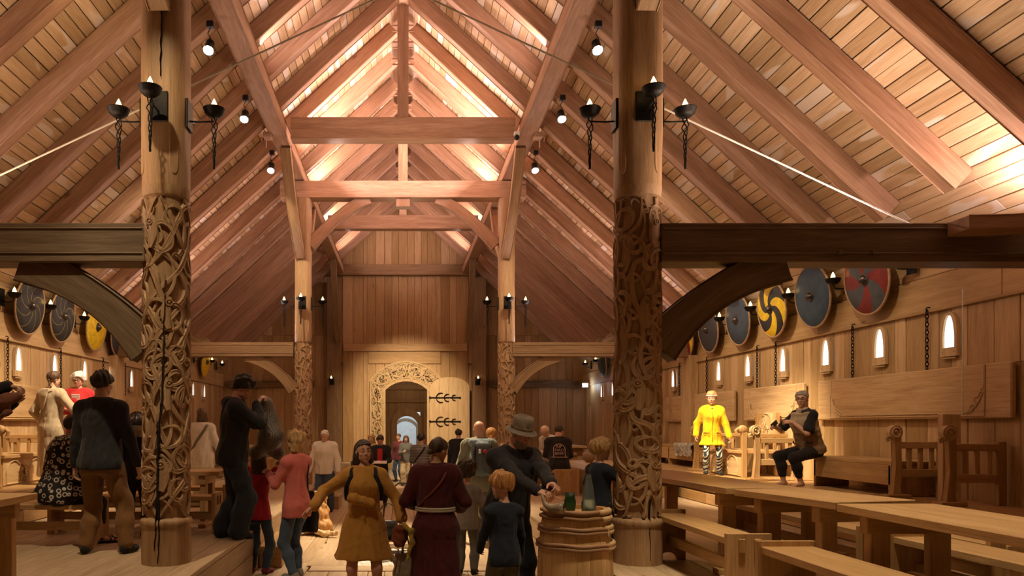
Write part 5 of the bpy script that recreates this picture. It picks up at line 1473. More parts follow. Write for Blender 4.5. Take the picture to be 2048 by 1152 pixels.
        fo = top.get('fold', .012)
        s.loft(P, Rt, rw, .02 * k, lambda th, z: fo * np.sin(7 * th + 9 * z / k + seed) + fo * .7 * np.sin(13 * th - 14 * z / k))
        if ln < 1:
            for sd in (1, -1): s.cap(sp(sd * .03 * k, -.012 * k, spine + .0 * k), S[sd], (.036 * ch + inf) * k, (.04 * ch + inf) * k, .05 * k); s.cap(S[sd] + Rt @ A((-sd * .025, 0, -.005)), S[sd] + (J['e', sd] - S[sd]) * ln, (.05 * ch + inf) * k, (.05 * ch + inf + .006) * k, .045 * k)
        else: sleeves(s, inf, ln, top.get('flare', 0))
        if ln <= 1 and ln > 0:
            for sd in (1, -1):
                e_ = S[sd] + (J['e', sd] - S[sd]) * ln
                if top.get('cutsl', True):
                    dd = nrm_(J['e', sd] - S[sd]); c_, r_ = e_ + dd * .05 * k, .05 * k
                    s.cap(c_, c_ + dd * .02, .058 * k, .058 * k, .002, 's')
        if top.get('hood'):
            s.ell(neck + Rt @ A((0, -.075 * k, -.0 * k)), (.12 * k, .075 * k, .07 * k), .03 * k); s.cap(neck + Rt @ A((.09 * k, -.02 * k, -.01)), neck + Rt @ A((.03 * k, .08 * k, -.06 * k)), .03 * k, .025 * k, .03 * k); s.cap(neck + Rt @ A((-.09 * k, -.02 * k, -.01)), neck + Rt @ A((-.03 * k, .08 * k, -.06 * k)), .03 * k, .025 * k, .03 * k)
        if top.get('collar'):
            for i in range(14):
                a = 2 * PI * i / 14; r_ = .068 * k; s.cap(neck + Rt @ A((r_ * math.sin(a), r_ * .9 * math.cos(a) - .005, -.02 * k)), neck + Rt @ A((r_ * .93 * math.sin(a), r_ * .85 * math.cos(a), .03 * k)), .016 * k, .012 * k, .012 * k)
        if skirt and skirt.get('with_top', True):
            skl(s, skirt, P, k, f_, seed)
        s.wrinkle(top.get('w', .003), 17, seed + 1, .8)
        s.cap(neck + Rt @ A((0, .012 * k, .0)), neck + Rt @ A((0, .0, .14 * k)), .058 * k * ch, .07 * k, .012, 's')
        smesh(top.get('n', 'sweater'), [s.mesh()], top['m'], t)
    if legs:
        inf = legs.get('i', .014); ln = legs.get('l', 1.93); s = SDF(lo - .04, hi + .04, h1)
        s.loft(P, np.eye(3), [(-.10 * k, (rows[0][1] + inf * k), rows[0][2] + inf * k, -.012 * k), (0, rows[1][1] + inf * k, rows[1][2] + inf * k, -.014 * k), (.07 * k, rows[2][1] + inf * .6 * k, rows[2][2] + inf * .6 * k, -.01 * k)], .02)
        for sd in (1, -1):
            hp, kn, an = J['hip', sd], J['k', sd], J['a', sd]; wd = legs.get('wd', 0)
            s.cap(hp, kn if ln >= 1 else hp + (kn - hp) * ln, (.082 * f_ * ch + inf) * k, (.058 * ch + inf + wd * .4) * k, .04 * k)
            if ln > 1:
                e_ = kn + (an - kn) * (ln - 1); mid = kn + (an - kn) * .4 + nrm_(-J['fd', sd]) * .012 * k
                s.cap(kn, mid, (.058 * ch + inf + wd * .4) * k, (.054 * ch + inf + wd * .8) * k, .03 * k); s.cap(mid, e_, (.054 * ch + inf + wd * .8) * k, (.038 * ch + inf + wd * 1.3) * k, .03 * k)
        s.wrinkle(legs.get('w', .004) * .8, 18, seed + 9, 1.5)
        smesh(legs.get('n', 'trousers'), [s.mesh()], legs['m'], t)
    if skirt and not skirt.get('with_top', True):
        s = SDF(lo - .25, hi + .25, h1); skl(s, skirt, P, k, f_, seed); smesh('skirt', [s.mesh()], skirt['m'], t)
    if shoes:
        for sd in (1, -1):
            a_, fd = J['a', sd], J['fd', sd]; c_ = a_ + fd * .05 * k; s = SDF(c_ - .2 * k, c_ + .2 * k, min(h1, .012)); gz = a_[2] - ank; up = A((0, 0, 1))
            s.cap(a_ - fd * .035 * k - up * .03 * k, a_ + fd * .13 * k - up * .042 * k, .043 * k, .036 * k, .02); s.cap(a_ - fd * .01 * k, a_ - up * .03 * k - fd * .01, .044 * k, .045 * k, .02); s.cut((0, 0, a_[2] - .072 * k), (0, 0, -1)); s.cut(a_ + up * .035 * k, (0, 0, 1))
            smesh('shoe', [s.mesh()], shoes, t)
    J.update(P=P, Rt=Rt, S=S, neck=neck, hc=hc, Rh=Rh, hh=hh, k=k, spine=spine, t=t, headp=headp, sp=sp, rows=rows)
    return J
def skl(s, sk_, P, k, f_, seed):
    z0 = sk_['hem']; wz = sk_.get('wz', .12) * k; w0 = sk_.get('w0', .15) * k * f_; w1 = sk_['w1'] * k; n = sk_.get('n', 9); am = sk_.get('am', .06)
    zb = z0 - P[2]
    s.loft(P, np.eye(3), [(zb, w1, w1 * .78, 0), (zb * .6, w0 * .45 + w1 * .55 + .012, (w0 * .45 + w1 * .55) * .8, -.0), (0, w0 * .8 + w1 * .2 + .02, (w0 * .8 + w1 * .2) * .8, -.01), (wz, w0, w0 * .75, 0)], .03,
           lambda th, z: am * np.clip((wz - z) / (wz - zb), 0, 1) * (np.sin(n * th + seed + 2 * np.sin(z * 3)) + .5 * np.sin((n * 2 + 1) * th + seed * 2)))
# ================================================================ the visitors
def tsurf(J, z, deg, off):
    r = J['rows']; zz = [q[0] for q in r]; a = math.radians(deg); z = z * J['spine']
    rx, ry, cy = (float(np.interp(z, zz, [q[i] for q in r])) for i in (1, 2, 3))
    return V(J['sp'](math.sin(a) * (rx + off), math.cos(a) * (ry + off) + cy, z))
def strap(J, pts, off, r, mat, name='strap', sq=None, parent=True):
    P = []
    for i in range(len(pts) - 1):
        for j in range(6): f = j / 6; P.append(tsurf(J, pts[i][0] * (1 - f) + pts[i + 1][0] * f, pts[i][1] * (1 - f) + pts[i + 1][1] * f, off))
    P.append(tsurf(J, *pts[-1], off))
    return MB().tube(P, r, 8, sq=sq).build(name, mat, J['t'], smooth=True)
def wpt(J, v):      # local -> world
    t = J['t']; a = t.rotation_euler[2]; c, s_ = math.cos(a), math.sin(a)
    return V((t.location[0] + v[0] * c - v[1] * s_, t.location[1] + v[0] * s_ + v[1] * c, t.location[2] + v[2]))
def at_(px, d, base): return (X(px, d), d, base)
C = {}
for n_, c in dict(linen=(.56, .45, .31), red=(.50, .03, .035), charcoal=(.028, .030, .034), brownt=(.20, .10, .035), black=(.017, .016, .018), jean=(.045, .065, .10), djean=(.022, .028, .040), cream=(.66, .58, .44),
                 crimson=(.36, .018, .028), salmon=(.62, .17, .15), bjean=(.07, .11, .18), white=(.80, .77, .70), mustard=(.48, .24, .05), maroon=(.085, .016, .018), gtee=(.24, .21, .18), navy=(.018, .024, .040), olive=(.12, .105, .06),
                 dnavy=(.026, .024, .029), felt=(.25, .205, .165), sage=(.20, .20, .15), steel=(.085, .11, .125), yellow=(.90, .56, .015), vest=(.42, .34, .24), vestb=(.22, .145, .075), tan=(.36, .26, .16), grayj=(.13, .13, .12),
                 khaki=(.40, .31, .18), wine=(.14, .03, .04), hide=(.17, .065, .04), rust=(.22, .065, .03), bag=(.27, .22, .165), scarf=(.45, .34, .06), beige=(.50, .46, .36), shoe=(.02, .02, .022), sneak=(.25, .24, .23), mshoe=(.20, .03, .05), orange=(.8, .22, .05)).items(): C[n_] = cloth('cloth_' + n_, c)
def pattern(name, kind, a, b_, sc):
    m, nt, b = newmat(name); L = nt.links.new; tc = nd(nt, 'ShaderNodeTexCoord'); out = None
    if kind == 'rings':
        v = nd(nt, 'ShaderNodeTexVoronoi', in_Scale=sc, in_Randomness=.6); L(tc.outputs['Object'], v.inputs['Vector'])
        r = ramp(nt, [(.24, a), (.27, b_), (.42, b_), (.45, a)]); L(v.outputs['Distance'], r.inputs[0]); out = r.outputs[0]
    elif kind == 'stripes':
        w_ = nd(nt, 'ShaderNodeTexWave', bands_direction='Z', in_Scale=sc, in_Distortion=.3); L(tc.outputs['Object'], w_.inputs['Vector'])
        r = ramp(nt, [(.45, a), (.55, b_)]); L(w_.outputs['Fac'], r.inputs[0]); out = r.outputs[0]
    elif kind == 'zebra':
        w_ = nd(nt, 'ShaderNodeTexWave', bands_direction='DIAGONAL', in_Scale=sc, in_Distortion=9.0, in_Detail=3.0); L(tc.outputs['Object'], w_.inputs['Vector'])
        r = ramp(nt, [(.48, a), (.56, b_)]); L(w_.outputs['Fac'], r.inputs[0]); out = r.outputs[0]
    elif kind == 'camo':
        n = nd(nt, 'ShaderNodeTexNoise', in_Scale=sc, in_Detail=1.5); L(tc.outputs['Object'], n.inputs['Vector'])
        r = ramp(nt, [(.42, a), (.44, (.10, .10, .08)), (.52, b_), (.6, (.36, .33, .27))]); r.color_ramp.interpolation = 'CONSTANT'; L(n.outputs[0], r.inputs[0]); out = r.outputs[0]
    elif kind == 'mail':
        v = nd(nt, 'ShaderNodeTexVoronoi', in_Scale=sc, in_Randomness=.15); L(tc.outputs['Object'], v.inputs['Vector'])
        r = ramp(nt, [(.15, a), (.35, b_), (.6, a)]); L(v.outputs['Distance'], r.inputs[0]); out = r.outputs[0]; b.inputs['Metallic'].default_value = .55
        bp = nd(nt, 'ShaderNodeBump', in_Strength=1.0, in_Distance=.006); L(v.outputs['Distance'], bp.inputs['Height']); L(bp.outputs[0], b.inputs['Normal'])
    L(out, b.inputs['Base Color'])
    if kind != 'mail': cloth_nodes(nt, b)
    b.inputs['Roughness'].default_value = .42 if kind == 'mail' else .85; return m
C['rings'] = pattern('ring_print', 'rings', (.014, .012, .014), (.62, .57, .5), 17); C['stripe'] = pattern('striped_jersey', 'stripes', (.30, .28, .27), (.08, .07, .075), 9)
C['zebra'] = pattern('zebra_leggings', 'zebra', (.02, .025, .035), (.5, .5, .46), 7); C['camo'] = pattern('camouflage', 'camo', (.02, .02, .018), (.20, .18, .13), 14); C['mail'] = pattern('chain_mail', 'mail', (.05, .048, .045), (.34, .32, .29), 95)
C['silver'] = pattern('silver_leggings', 'zebra', (.55, .53, .5), (.2, .2, .2), 5); C['redstripe'] = pattern('red_striped_shirt', 'stripes', (.7, .68, .62), (.3, .05, .05), 10)
PERF = ''
# -- left platform
J = person('woman with a braid in pale linen dress, back turned, standing high at the left wall', at_(104, 10.3, TIER), -14, 1.57, 'f', lod=0, hyaw=-22, hpitch=4, hair=dict(s='braid', c='brown'), sk='fair', seed=1,
           rh=dict(p=(.34, .22, .93), pole=(.6, -.8, -.2), curl=.6), lh=dict(p=(-.24, .12, .85)), top=dict(n='linen_dress', m=C['linen'], i=.035, sl=1.95, straight=.165, hem=-.1), skirt=dict(hem=.12, w1=.24, w0=.17, n=7))
strap(J, [(1.02, 120), (.98, 165), (.6, 190), (.15, 235), (-.05, 265)], .045, .014, C['linen'], 'strap')
J = person('smiling older woman with white hair, glasses and red jacket behind the man in dark sweater', at_(157, 11.4, TIER), 188, 1.63, 'f', lod=0, sk='pink', hair=dict(s='short', c='white', v=.09, line=(-.05, .75), tuft=1, w=.012), face=True, smile=.7, glasses=True, hpitch=8, seed=2,
           rh=dict(p=(.12, .26, 1.06), d=(-.6, .7, .2), n=(-.3, -.3, -.9), curl=.8), lh=dict(p=(-.12, .26, 1.06), d=(.6, .7, .2), n=(.3, -.3, -.9), curl=.8), top=dict(n='red_jacket', m=C['red'], i=.04, hem=-.12, collar=1, straight=.16), legs=dict(m=C['djean']), shoes=C['shoe'])
MB().box(V(J['sp'](0, .155, .3)), (.12, .02, .36), ch=.008).build('striped_shirt', C['redstripe'], J['t'])
o = one('mug', 'orange mug in the hands of the white-haired woman in red', 'mug', MB().lathe([(.035, 0), (.042, .01), (.042, .09), (.036, .09), (.034, .02)], 20), C['orange']); o.location = wpt(J, (0, .40, 1.06))
J = person('man seen from behind in dark sweater and brown trousers, standing at the left', at_(203, 7.32, PLAT), -6, 1.79, 'm', lod=0, hyaw=-12, sk='fair', fat=1.12, hair=dict(s='short', c='black', v=.05, line=(-.02, .55), w=.008), seed=3,
           rf=dict(p=(.24, .03, .08), d=(.3, 1, 0)), lf=dict(p=(-.15, -.03, .08), d=(-.25, 1, 0)), rh=dict(p=(.34, .1, .84), curl=.5), lh=dict(p=(-.31, .06, .84), curl=.5),
           top=dict(n='dark_sweater', m=C['charcoal'], i=.03, hem=-.06, fold=.02, collar=1), legs=dict(m=C['brownt'], i=.02, wd=.014, w=.007), shoes=C['shoe'])
# seated woman in ring print
zs_ = .455
J = person('seated woman in black tunic printed with white rings, beside the man in brown trousers', (X(112, 7.78), 7.78, PLAT), -52, 1.66, 'f', lod=0, sk='pink', fat=1.35, hyaw=12, hpitch=10, pitch=14, pelvis=(0, 0, zs_ + .10), glasses=True, hair=dict(s='short', c='dark', v=.045, line=(-.02, .55)), seed=4,
           rf=dict(p=(.12, .43, .08)), lf=dict(p=(-.10, .47, .08)), rh=dict(p=(.16, .4, zs_ + .22), curl=.5), lh=dict(p=(-.14, .4, zs_ + .22), curl=.5),
           top=dict(n='ring_print_tunic', m=C['rings'], i=.05, hem=-.1, sl=1.6, straight=.185, fold=.015), legs=dict(m=C['black'], l=1.55, i=.02), bare=True)
s = SDF((-.35, -.3, zs_ - .02), (.35, .45, zs_ + .4), .014)
s.ell((0, .06, zs_ + .11), (.255, .27, .13), .03); s.cap((.11, .05, zs_ + .12), (.13, .3, zs_ + .12), .12, .10, .05); s.cap((-.11, .05, zs_ + .12), (-.13, .3, zs_ + .12), .12, .10, .05); s.wrinkle(.005, 24, 3); s.cut((0, 0, zs_ + .004), (0, 0, -1))
smesh('tunic_skirt', [s.mesh()], C['rings'], J['t'])
for sd in (1, -1):
    a_, fd = J['a', sd], J['fd', sd]; mb = MB(); c_ = V(a_ + fd * .05); sv = V((fd[1], -fd[0], 0))
    mb.sweep([c_ - V(fd) * .11 + V((0, 0, -.068)), c_ + V((0, 0, -.068)), c_ + V(fd) * .13 + V((0, 0, -.068))], [.06, .07, .085], .018)
    for f, z in ((-.02, .02), (.07, -.03), (.11, -.04)): mb.tube([c_ + V(fd) * (f - .03) + sv * .048 * math.cos(i / 8 * PI) + V((0, 0, -.065 + (.06 + z * .7) * math.sin(i / 8 * PI))) for i in range(9)], .008, 6)
    mb.build('sandal', C['shoe'], J['t'], smooth=True, angle=.6)
# child in a helmet
J = person('child in dark clothes wearing an iron helmet, half hidden by the near left post', at_(273, 8.36, PLAT), 8, 1.38, 'm', 'c', lod=0, hyaw=0, hair=None, seed=5, top=dict(n='dark_jacket', m=C['black'], i=.03, straight=.13), legs=dict(m=C['black'], i=.02), shoes=C['shoe'])
hc = V(J['hc']); hh = J['hh']
h_ = MB().lathe([(.44 * hh, -.02 * hh), (.45 * hh, .1 * hh), (.43 * hh, .28 * hh), (.33 * hh, .48 * hh), (.17 * hh, .6 * hh), (.01 * hh, .66 * hh)], 28, hc, cap=False).build('helmet', M['boss'], J['t'], smooth=True); helm = h_
mb = MB().tube([hc + V((.46 * hh * math.cos(a), .46 * hh * math.sin(a), .02 * hh)) for a in [2 * PI * i / 28 for i in range(28)]], .035 * hh, 6, True)
for r0 in (0, PI / 2): mb.tube([hc + V((math.cos(r0) * .46 * hh * math.cos(a), math.sin(r0) * .46 * hh * math.cos(a), .1 * hh + .57 * hh * math.sin(a))) for a in [PI * i / 16 for i in range(17)]], .03 * hh, 6)
mb.build('helmet_band', M['iron'], helm, smooth=True)
mb = MB()
for i in range(16):
    a = PI + (i - 7.5) / 16 * PI * 1.25 + PI / 2; d = V((math.cos(a), math.sin(a), 0)); mb.bar(hc + d * .44 * hh + V((0, 0, -.02 * hh)), hc + d * .62 * hh + V((0, 0, -.55 * hh)), .012, .10 * hh, up=d.cross(V((0, 0, 1))))
mb.build('neck_guard', plain('neck_guard_leather', (.28, .19, .11), .5, .2, .3), J['t'])
# woman in white
J = person('woman in white blouse and cream trousers walking away beyond the near left post', at_(404, 11.8, PLAT), 6, 1.52, 'f', lod=1, hair=dict(s='long', c='brown', v=.05), seed=6, hyaw=14, rf=dict(p=(.1, -.30, .2), d=(.1, 1, -.5)), lf=dict(p=(-.07, .12, .08)),
           rh=dict(p=(.30, .02, .72)), lh=dict(p=(-.3, .1, .74)), top=dict(n='white_blouse', m=C['white'], i=.045, sl=1.25, hem=-.2, straight=.16, fold=.03), legs=dict(m=C['cream'], i=.035, wd=.03, w=.008), shoes=C['sneak'])
strap(J, [(1.04, 130), (.95, 150), (.6, 190), (.2, 240)], .055, .022, C['sage'], 'strap', .4)
# teenager holding the mail
J = person('teenage boy in black hoodie and dark jeans holding up a mail shirt', at_(466, 8.3, PLAT), -74, 1.82, 'm', lod=0, sk='pink', hyaw=-12, hpitch=26, seed=7, hair=dict(s='short', c='black', v=.06, tuft=1, line=(.0, .5), w=.016), pitch=3,
           rh=dict(p=(.04, .26, 1.50), pole=(.7, -.1, -.8), d=(0, .55, .8), n=(-.2, .8, -.5), curl=1.1), lh=dict(p=(-.12, .28, 1.50), pole=(-.7, -.1, -.8), d=(0, .55, .8), n=(.2, .8, -.5), curl=1.1),
           rf=dict(p=(.12, .05, .08)), lf=dict(p=(-.10, -.12, .08)), top=dict(n='black_hoodie', m=C['black'], i=.04, hood=1, hem=-.09, fold=.02, straight=.155), legs=dict(m=C['djean'], i=.03, wd=.034, w=.008), shoes=C['shoe'])
MB().ball(tsurf(J, .72, 38, .045), (.028, .02, .035), 10, 6).build('chest_emblem', C['white'], J['t'])
# the mail shirt
g1, g2 = wpt(J, (.04, .31, 1.56)), wpt(J, (-.12, .33, 1.56))
e1 = V((X(556, 8.75), 8.75, Zp(905, 8.75)))
lo = np.minimum(np.minimum(A(g1), A(g2)), A(e1)) - .3; hi = np.maximum(np.maximum(A(g1), A(g2)), A(e1)) + .3
s = SDF(lo, hi, .011); m1 = (g1 + g2) / 2
pA = m1 + V((.02, .05, -.05)); pB = m1 + V((.10, .12, -.42)); pC = V((X(540, 8.7), 8.7, Zp(888, 8.7)))
s.cap(g1, pA, .035, .075, .05); s.cap(g2, pA, .035, .075, .05); s.cap(pA, pB, .085, .125, .06); s.cap(pB, pC, .12, .115, .08); s.cap(pC, e1, .11, .07, .05)
s.cap(pB + V((-.04, -.03, -.0)), V((X(512, 8.6), 8.6, Zp(905, 8.6))), .09, .07, .06); s.cap(pC, pC + V((.09, .02, -.10)), .09, .05, .05)
s.cap(pA + V((.0, .02, -.02)), V((X(512, 8.5), 8.5, Zp(822, 8.5))), .06, .05, .05)
s.wrinkle(.012, 22, 4, .6); smesh('mail', [s.mesh()], C['mail'], None)
o = COL.objects[-1]; props(o, 'grey iron mail shirt held up between the teenage boy and the girls', 'mail shirt'); o.name = 'mail_shirt'
person('small child in cream top and silvery leggings standing behind the teenage boy', at_(474, 9.35, PLAT), -60, 1.12, 'f', 'c', lod=1, hair=dict(s='bob', c='blond'), seed=8, top=dict(n='cream_top', m=C['cream'], i=.03, straight=.12), legs=dict(m=C['silver'], i=.012), shoes=C['sneak'])
# two girls in front of the platform
J = person('girl in red shirt and jeans reaching up under the mail shirt', at_(519, 8.9, 0), -18, 1.47, 'f', 'c', lod=0, hpitch=-5, seed=9, hair=dict(s='long', c='dark'), rh=dict(p=(.10, .12, 1.46), pole=(1, .2, .1), d=(0, .3, 1), n=(0, .9, .1), curl=.6), lh=dict(p=(-.06, .14, 1.44), pole=(-1, .2, .1), d=(0, .3, 1), n=(0, .9, .1), curl=.6),
           top=dict(n='red_shirt', m=C['crimson'], i=.022, sl=.55, hem=-.05, waist=.98), legs=dict(m=C['jean'], i=.016, wd=.006, w=.005), shoes=C['mshoe'])
J = person('blonde girl in salmon sweater and jeans with black headband, beside the girl in red', at_(592, 8.55, 0), 52, 1.70, 'f', lod=0, hyaw=12, seed=10, fat=.98, hair=dict(s='bob', c='blond', v=.05, d=.09, w=.016, line=(.02, .5)),
           rh=dict(p=(.10, .33, 1.20), pole=(.4, -.3, -1), d=(-.2, .9, .35), n=(-.4, .2, -.8), curl=.6), lh=dict(p=(-.14, .31, 1.22), pole=(-.4, -.3, -1), d=(.2, .9, .35), n=(.4, .2, -.8), curl=.6), rf=dict(p=(.10, .06, .08)), lf=dict(p=(-.09, -.05, .08)),
           top=dict(n='salmon_sweater', m=C['salmon'], i=.022, hem=-.13, fold=.012), legs=dict(m=C['bjean'], i=.010, wd=.004, w=.006), shoes=C['sneak'])
MB().tube([V(J['headp']((.40 * math.cos(a), -.02 - .1 * math.sin(a), .10 + .45 * math.sin(a)))) for a in [PI * i / 18 for i in range(19)]], .035 * J['hh'], 8, sq=1).build('headband', C['black'], J['t'], smooth=True)
strap(J, [(1.03, 60), (.98, 120), (.6, 150), (.1, 120)], .03, .010, C['black'])
s = SDF((-.2, -.2, -.3), (.2, .2, .3), .012); s.loft((0, 0, 0), np.eye(3), [(-.26, .13, .06, 0), (-.2, .15, .08, 0), (.1, .13, .07, 0), (.24, .09, .04, 0)], .02); s.wrinkle(.008, 20, 2)
o = smesh('shoulder_bag', [s.mesh()], C['black'], None); props(o, 'black shoulder bag hanging behind the blonde girl in salmon sweater', 'bag'); o.location = (X(611, 8.95), 8.99, Zp(1022, 8.9))
# man in white jacket
person('white-haired old man in white jacket and jeans standing in the aisle', at_(650, 15.2, 0), 172, 1.68, 'm', lod=1, sk='pink', hpitch=16, hyaw=8, face=True, fat=1.12, hair=dict(s='short', c='white', v=.02, line=(.06, .62)), seed=11, rh=dict(p=(.31, .12, .84), curl=.6), lh=dict(p=(-.3, .12, .84), curl=.6),
       top=dict(n='white_jacket', m=C['white'], i=.045, hem=-.07, hood=1, straight=.17, fold=.02), legs=dict(m=C['bjean'], i=.025, wd=.014), shoes=C['shoe'])
# woman in mustard dress
J = person('smiling woman in mustard dress with arms spread wide, in the middle of the aisle', at_(728, 7.2, 0), 180, 1.62, 'f', lod=0, sk='pink', hyaw=20, hpitch=-6, hroll=4, face=True, smile=1.0, fat=1.1, seed=12, hair=dict(s='bob', c='dark', v=.035, d=.10, w=.012, line=(.17, .46)),
           rh=dict(p=(.47, .18, 1.00), pole=(.4, -.8, .1), d=(.75, .2, -.6), n=(-.5, .5, -.5), curl=.4), lh=dict(p=(-.37, .16, .88), pole=(-.4, -.8, .1), d=(-.35, .3, -.85), n=(.8, .2, -.3), curl=.9), rf=dict(p=(.10, 0, .08)), lf=dict(p=(-.14, .04, .08)),
           top=dict(n='mustard_dress', m=C['mustard'], i=.03, sl=1.93, flare=.012, fold=.012), skirt=dict(hem=.49, w1=.325, w0=.16, n=8, am=.045), shoes=C['shoe'])
for sd in (1, -1): strap(J, [(.45, sd * 88), (.7, sd * 62), (.9, sd * 44), (1.03, sd * 60), (.98, sd * 120), (.8, sd * 150)], .042, .021, C['black'], 'backpack_strap', .55)
s = SDF((-.3, -.1, -.2), (.3, .3, .2), .01); s.cap((-.10, .0, -.02), (.09, .01, .03), .035, .05, .03); s.cap((-.10, 0, .01), (.10, .01, .065), .02, .025, .03); s.wrinkle(.004, 40, 3)
o = smesh('waist_bag', [s.mesh()], C['mustard'], None); props(o, 'mustard waist bag worn across the chest of the woman in the dress', 'bag'); o.location = wpt(J, tuple(V(J['sp'](.01, .15, .235)))); o.rotation_euler = (0, 0, PI)
MB().ball((.0, .075, .01), .014).build('zip_pull', C['bag'], o)
s = SDF((-.2, -.15, -.4), (.2, .15, .3), .01); s.loft((0, 0, 0), np.eye(3), [(-.30, .12, .06, 0), (-.26, .15, .09, 0), (-.05, .14, .08, 0), (.03, .12, .05, 0)], .02, lambda th, z: .04 * np.sin(5 * th + z * 20)); s.wrinkle(.006, 30, 5)
o = smesh('cloth_bag', [s.mesh()], C['bag'], None); props(o, 'beige cloth bag hanging from the hand of the woman in mustard', 'bag'); hw_ = wpt(J, tuple(J['w', -1] + J['hd', -1] * .07)); o.location = (hw_.x + .03, hw_.y + .02, hw_.z - .29)
for q in (-.06, .06): MB().tube([(q, 0, .0), (q * .7, 0, .14), (-.03, -.02, .29), (-.03 + q * .1, -.02, .3), (q * .4 - .02, .02, .14), (q * .8, .02, .0)], .010, 6).build('handle', C['bag'], o, smooth=True)
# woman in maroon
J = person('woman seen from behind in long maroon dress with woven belt, beside the woman in mustard', at_(871, 6.98, 0), -10, 1.65, 'f', lod=0, sk='tan', hyaw=-42, hpitch=8, seed=13, fat=1.12, hair=dict(s='tied', c='dark', v=.03, line=(-.02, .55)), rh=dict(p=(.2, .25, 1.0), d=(-.5, .8, 0)), lh=dict(p=(-.2, .22, 1.02), d=(.5, .8, 0)),
           top=dict(n='maroon_dress', m=C['maroon'], i=.042, sl=1.9, flare=.03, straight=.165, fold=.02), skirt=dict(hem=.10, w1=.29, w0=.165, n=9, am=.07), shoes=C['shoe'])
for z in (.29, .325): strap(J, [(z, a) for a in range(0, 361, 45)], .052, .012, C['stripe'] if False else C['beige'], 'woven_belt')
strap(J, [(1.06, 60), (1.0, 130), (.6, 185), (.4, 225), (.32, 250)], .052, .009, C['rust'], 'strap')
MB().tube([V(J['neck']) + V((.112 * math.cos(a), .088 * math.sin(a) - .008, -.004 + .012 * math.sin(a))) for a in [2 * PI * i / 20 for i in range(20)]], .022, 8, True).build('linen_collar', C['linen'], J['t'], smooth=True)
s = SDF((-.15, -.15, -.2), (.15, .15, .15), .009); s.ell((0, 0, -.03), (.07, .05, .09), 0); s.ell((0, 0, .06), (.06, .05, .04), .02); s.wrinkle(.008, 35, 6); o = smesh('leather_pouch', [s.mesh()], C['rust'], None)
props(o, 'reddish brown leather pouch tied to the belt of the woman in maroon', 'pouch'); o.location = wpt(J, tuple(V(tsurf(J, -.12, 252, .14)))) + V((-.03, 0, -.02))
MB().tube([(0, 0, .09), (.02, .03, .16), (.04, .06, .22)], .006, 6).build('tie', C['rust'], o); MB().tube([(-.01, -.02, -.12), (-.03, -.02, -.28), (-.05, -.02, -.36)], .007, 6).build('tassel', C['rust'], o)
s = SDF((-.12, -.12, -.35), (.12, .12, .15), .009); s.cap((-.05, 0, .09), (.02, -.01, .03), .016, .024, .02); s.cap((.02, -.01, .03), (.03, 0, -.08), .024, .026, .02); s.cap((.03, 0, -.08), (-.015, 0, -.24), .024, .012, .02); s.wrinkle(.006, 40, 1); o = smesh('yellow_cloth', [s.mesh()], C['scarf'], None)
props(o, 'dull yellow cloth tucked in the belt beside the brown pouch', 'cloth'); o.location = wpt(J, tuple(V(tsurf(J, -.05, 238, .12)))) + V((.02, -.02, -.03))
# children in the middle
J = person('curly-haired child in grey t-shirt seen from behind, right of the woman in maroon', at_(934, 8.85, 0), -12, 1.31, 'm', 'c', lod=0, hyaw=-6, seed=14, hair=dict(s='short', c='dark', v=.07, tuft=1, w=.03, line=(-.06, .5)), lh=dict(p=(-.20, .10, .55), curl=.8), rh=dict(p=(.30, .08, .58)), top=dict(n='grey_tshirt', m=C['gtee'], i=.028, sl=.9, straight=.125, hem=-.1), legs=dict(m=C['grayj'], i=.022, wd=.008), shoes=C['shoe'])
o = one('crumpled_napkin', 'crumpled white napkin in the hand of the child in grey', 'napkin', MB().ball((0, 0, 0), (.035, .03, .045), 9, 7), C['white']); o.location = wpt(J, tuple(J['w', -1] + J['hd', -1] * .09))
J = person('blond boy in navy long-sleeved shirt and olive trousers, lower front of the crowd', at_(1008, 6.42, 0), 14, 1.35, 'm', 'c', lod=0, sk='fair', hyaw=34, hpitch=4, seed=15, hair=dict(s='short', c='ginger', v=.075, tuft=1, w=.014, line=(.0, .5)), rh=dict(p=(.20, .12, .60)), lh=dict(p=(-.15, .20, .66), d=(.4, .8, -.2)),
           top=dict(n='navy_shirt', m=C['navy'], i=.026, straight=.128, hem=-.09, fold=.018), legs=dict(m=C['olive'], i=.03, wd=.02), shoes=C['shoe'])
# man in the hat
def loc2(loc, yaw, w):
    a = math.radians(yaw); dx, dy = w[0] - loc[0], w[1] - loc[1]; return (dx * math.cos(a) + dy * math.sin(a), -dx * math.sin(a) + dy * math.cos(a), w[2] - loc[2])
hl, hyw = at_(1014, 7.12, 0), 204
J = person('bearded man in grey felt hat and dark jacket handling a horn over the barrel', hl, hyw, 1.86, 'm', lod=0, sk='pink', hyaw=8, hpitch=26, pitch=13, seed=16, fat=1.16, face=True, glasses=False, beard='grey', hair=dict(s='fringe', c='grey'),
           rh=dict(p=loc2(hl, hyw, (X(1092, 6.42), 6.42, Zp(996, 6.42))), pole=(.8, -.4, -.5), d=(-.55, .8, -.25), n=(-.25, -.2, -.95), curl=.75), lh=dict(p=loc2(hl, hyw, (X(1106, 6.5), 6.5, Zp(972, 6.5))), pole=(-.8, -.4, -.5), d=(.1, .9, -.2), n=(.5, -.1, -.85), curl=.9), rf=dict(p=(.12, 0, .08)), lf=dict(p=(-.12, .08, .08)),
           top=dict(n='dark_jacket', m=C['dnavy'], i=.035, collar=1, hem=-.12, fold=.02), legs=dict(m=C['djean'], i=.022, wd=.012, w=.006), shoes=C['shoe'])
hc, hh, Rh = V(J['hc']), J['hh'], Matrix(J['Rh'].tolist())
